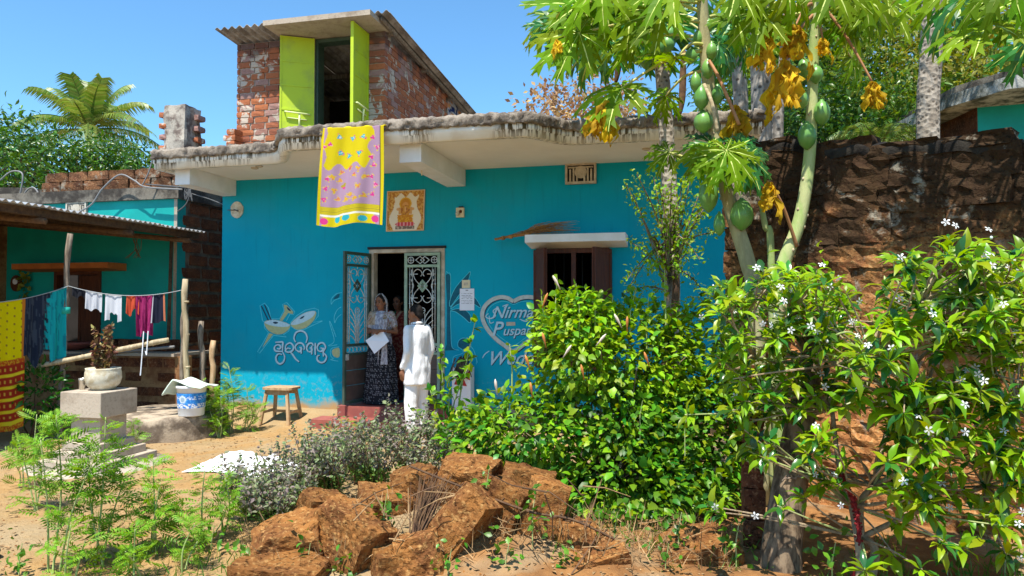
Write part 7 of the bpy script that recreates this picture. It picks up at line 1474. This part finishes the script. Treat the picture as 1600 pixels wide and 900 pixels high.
# man in white, seen from behind, talking to the women
HM = 1.63; sm_ = HM / 1.65; Ym = 8.22; lm = Vector((at(651, 480, Ym).x, Ym, 0)); lm.z = gh(lm.x, lm.y); rm = R(246)
man = thing('person', lm, 'man in white shirt and white trousers facing the women at the door', 'person')
m = MB(); torso(m, HM, sm_, .0, 1.05); hc = Vector((0, -.02, HM - .115)); m.cap((0, .01, .83 * HM), (0, -.005, HM - .17), .054, .052, 10); L, Rm = head(m, hc, R(8), R(8), 1.06)
for q in (-1, 1):
    m.cap((q * .085, .01, .5 * HM), (q * .085, .0, .27 * HM), .08, .058, 10).cap((q * .085, 0, .27 * HM), (q * .085, .02, .05 * HM), .055, .04, 10).cap((q * .085, .03, .035), (q * .10, -.12, .03), .04, .032, 8)
AR = [((-.165, .02, 1.33), (-.205, .05, 1.06), (-.20, -.02, .83), (0, -.12, -1), (1, 0, 0), .5, 1), ((.165, .02, 1.33), (.205, .05, 1.06), (.19, -.04, .84), (0, -.15, -1), (-1, 0, 0), .5, -1)]
for a in AR: arm(m, a[0], a[1], a[2], 1.05); hand(m, a[2], a[3], a[4], 1.05, a[5], a[6])
mobj('body', xf(remesh(m, .0095, 'body'), rm, lm), man, MAT['skin']); face(man, L, Rm, 1.06, rm, lm)
wh = m_cl = None
q = N('white cotton', .85, .15); cw = q.mix(q.step(q.noise(140, 2, stretch=(1, 1, .05)), .55, .7), (.80, .80, .81), (.66, .67, .70)); q.bump(q.noise(7, 4, .6, stretch=(1, 1, .45)), .55, .03); WH = q.done(cw)
m = MB(); torso(m, HM, sm_, .018, 1.02, .40, .012)
for a in AR: m.cap(a[0], a[1], .058, .051, 10).cap(a[1], Vector(a[2]) + Vector((0, 0, .03)), .050, .042, 10)
me = remesh(m, .013, 'shirt', smooth=5)
for v in me.vertices:
    p = v.co; k = fbm((p.x * 9, p.y * 9, p.z * 3.5), 3); n_ = Vector((p.x, p.y, 0)); n_ = n_.normalized() if n_.length > .01 else n_; v.co = p + n_ * .016 * k
mobj('shirt', xf(me, rm, lm), man, WH)
m = MB(); m.tube([Vector((.066 * math.cos(a), .005 + .062 * math.sin(a), .86 * HM + .008 * math.sin(a))) for a in np.linspace(0, 6.283, 17)], .014, 7, cap=False); me = m.mesh('collar'); mobj('collar', xf(me, rm, lm), man, WH)
m = MB()
for q_ in (-1, 1): m.cap((q_ * .085, .012, .52 * HM), (q_ * .09, .0, .27 * HM), .098, .080, 12).cap((q_ * .09, 0, .27 * HM), (q_ * .09, .02, .075 * HM), .080, .070, 12)
m.ell((0, .01, .52 * HM), (.17, .13, .11), 14, 8); me = remesh(m, .012, 'trousers', smooth=2)
for v in me.vertices: p = v.co; v.co = p + Vector((p.x, p.y, 0)) * .10 * fbm((p.x * 8, p.y * 8, p.z * 4 + 3), 3)
mobj('trousers', xf(me, rm, lm), man, WH)
m = MB(); m.ell(L(0, .016, .028), (.079, .092, .092), 16, 10, Rm); m.ell(L(0, .07, -.02), (.06, .03, .06), 10, 8, Rm); me = remesh(m, .009, 'hair'); bm = bmesh.new(); bm.from_mesh(me); Ri = Rm.inverted()
dl = [v for v in bm.verts if (lambda p: (p.y < -.03 and p.z < .058) or (p.y < .03 and p.z < .005))(Ri @ (v.co - hc))]; bmesh.ops.delete(bm, geom=dl, context='VERTS'); bm.to_mesh(me); bm.free(); mobj('hair', xf(me, rm, lm), man, MAT['hair'])
for q_ in (-1, 1):
    m = MB(); m.ell((q_ * .095, -.045, .03), (.052, .14, .04), 12, 8); mobj('sandal', xf(m.mesh('sandal'), rm, lm), man, MAT['shutter'])
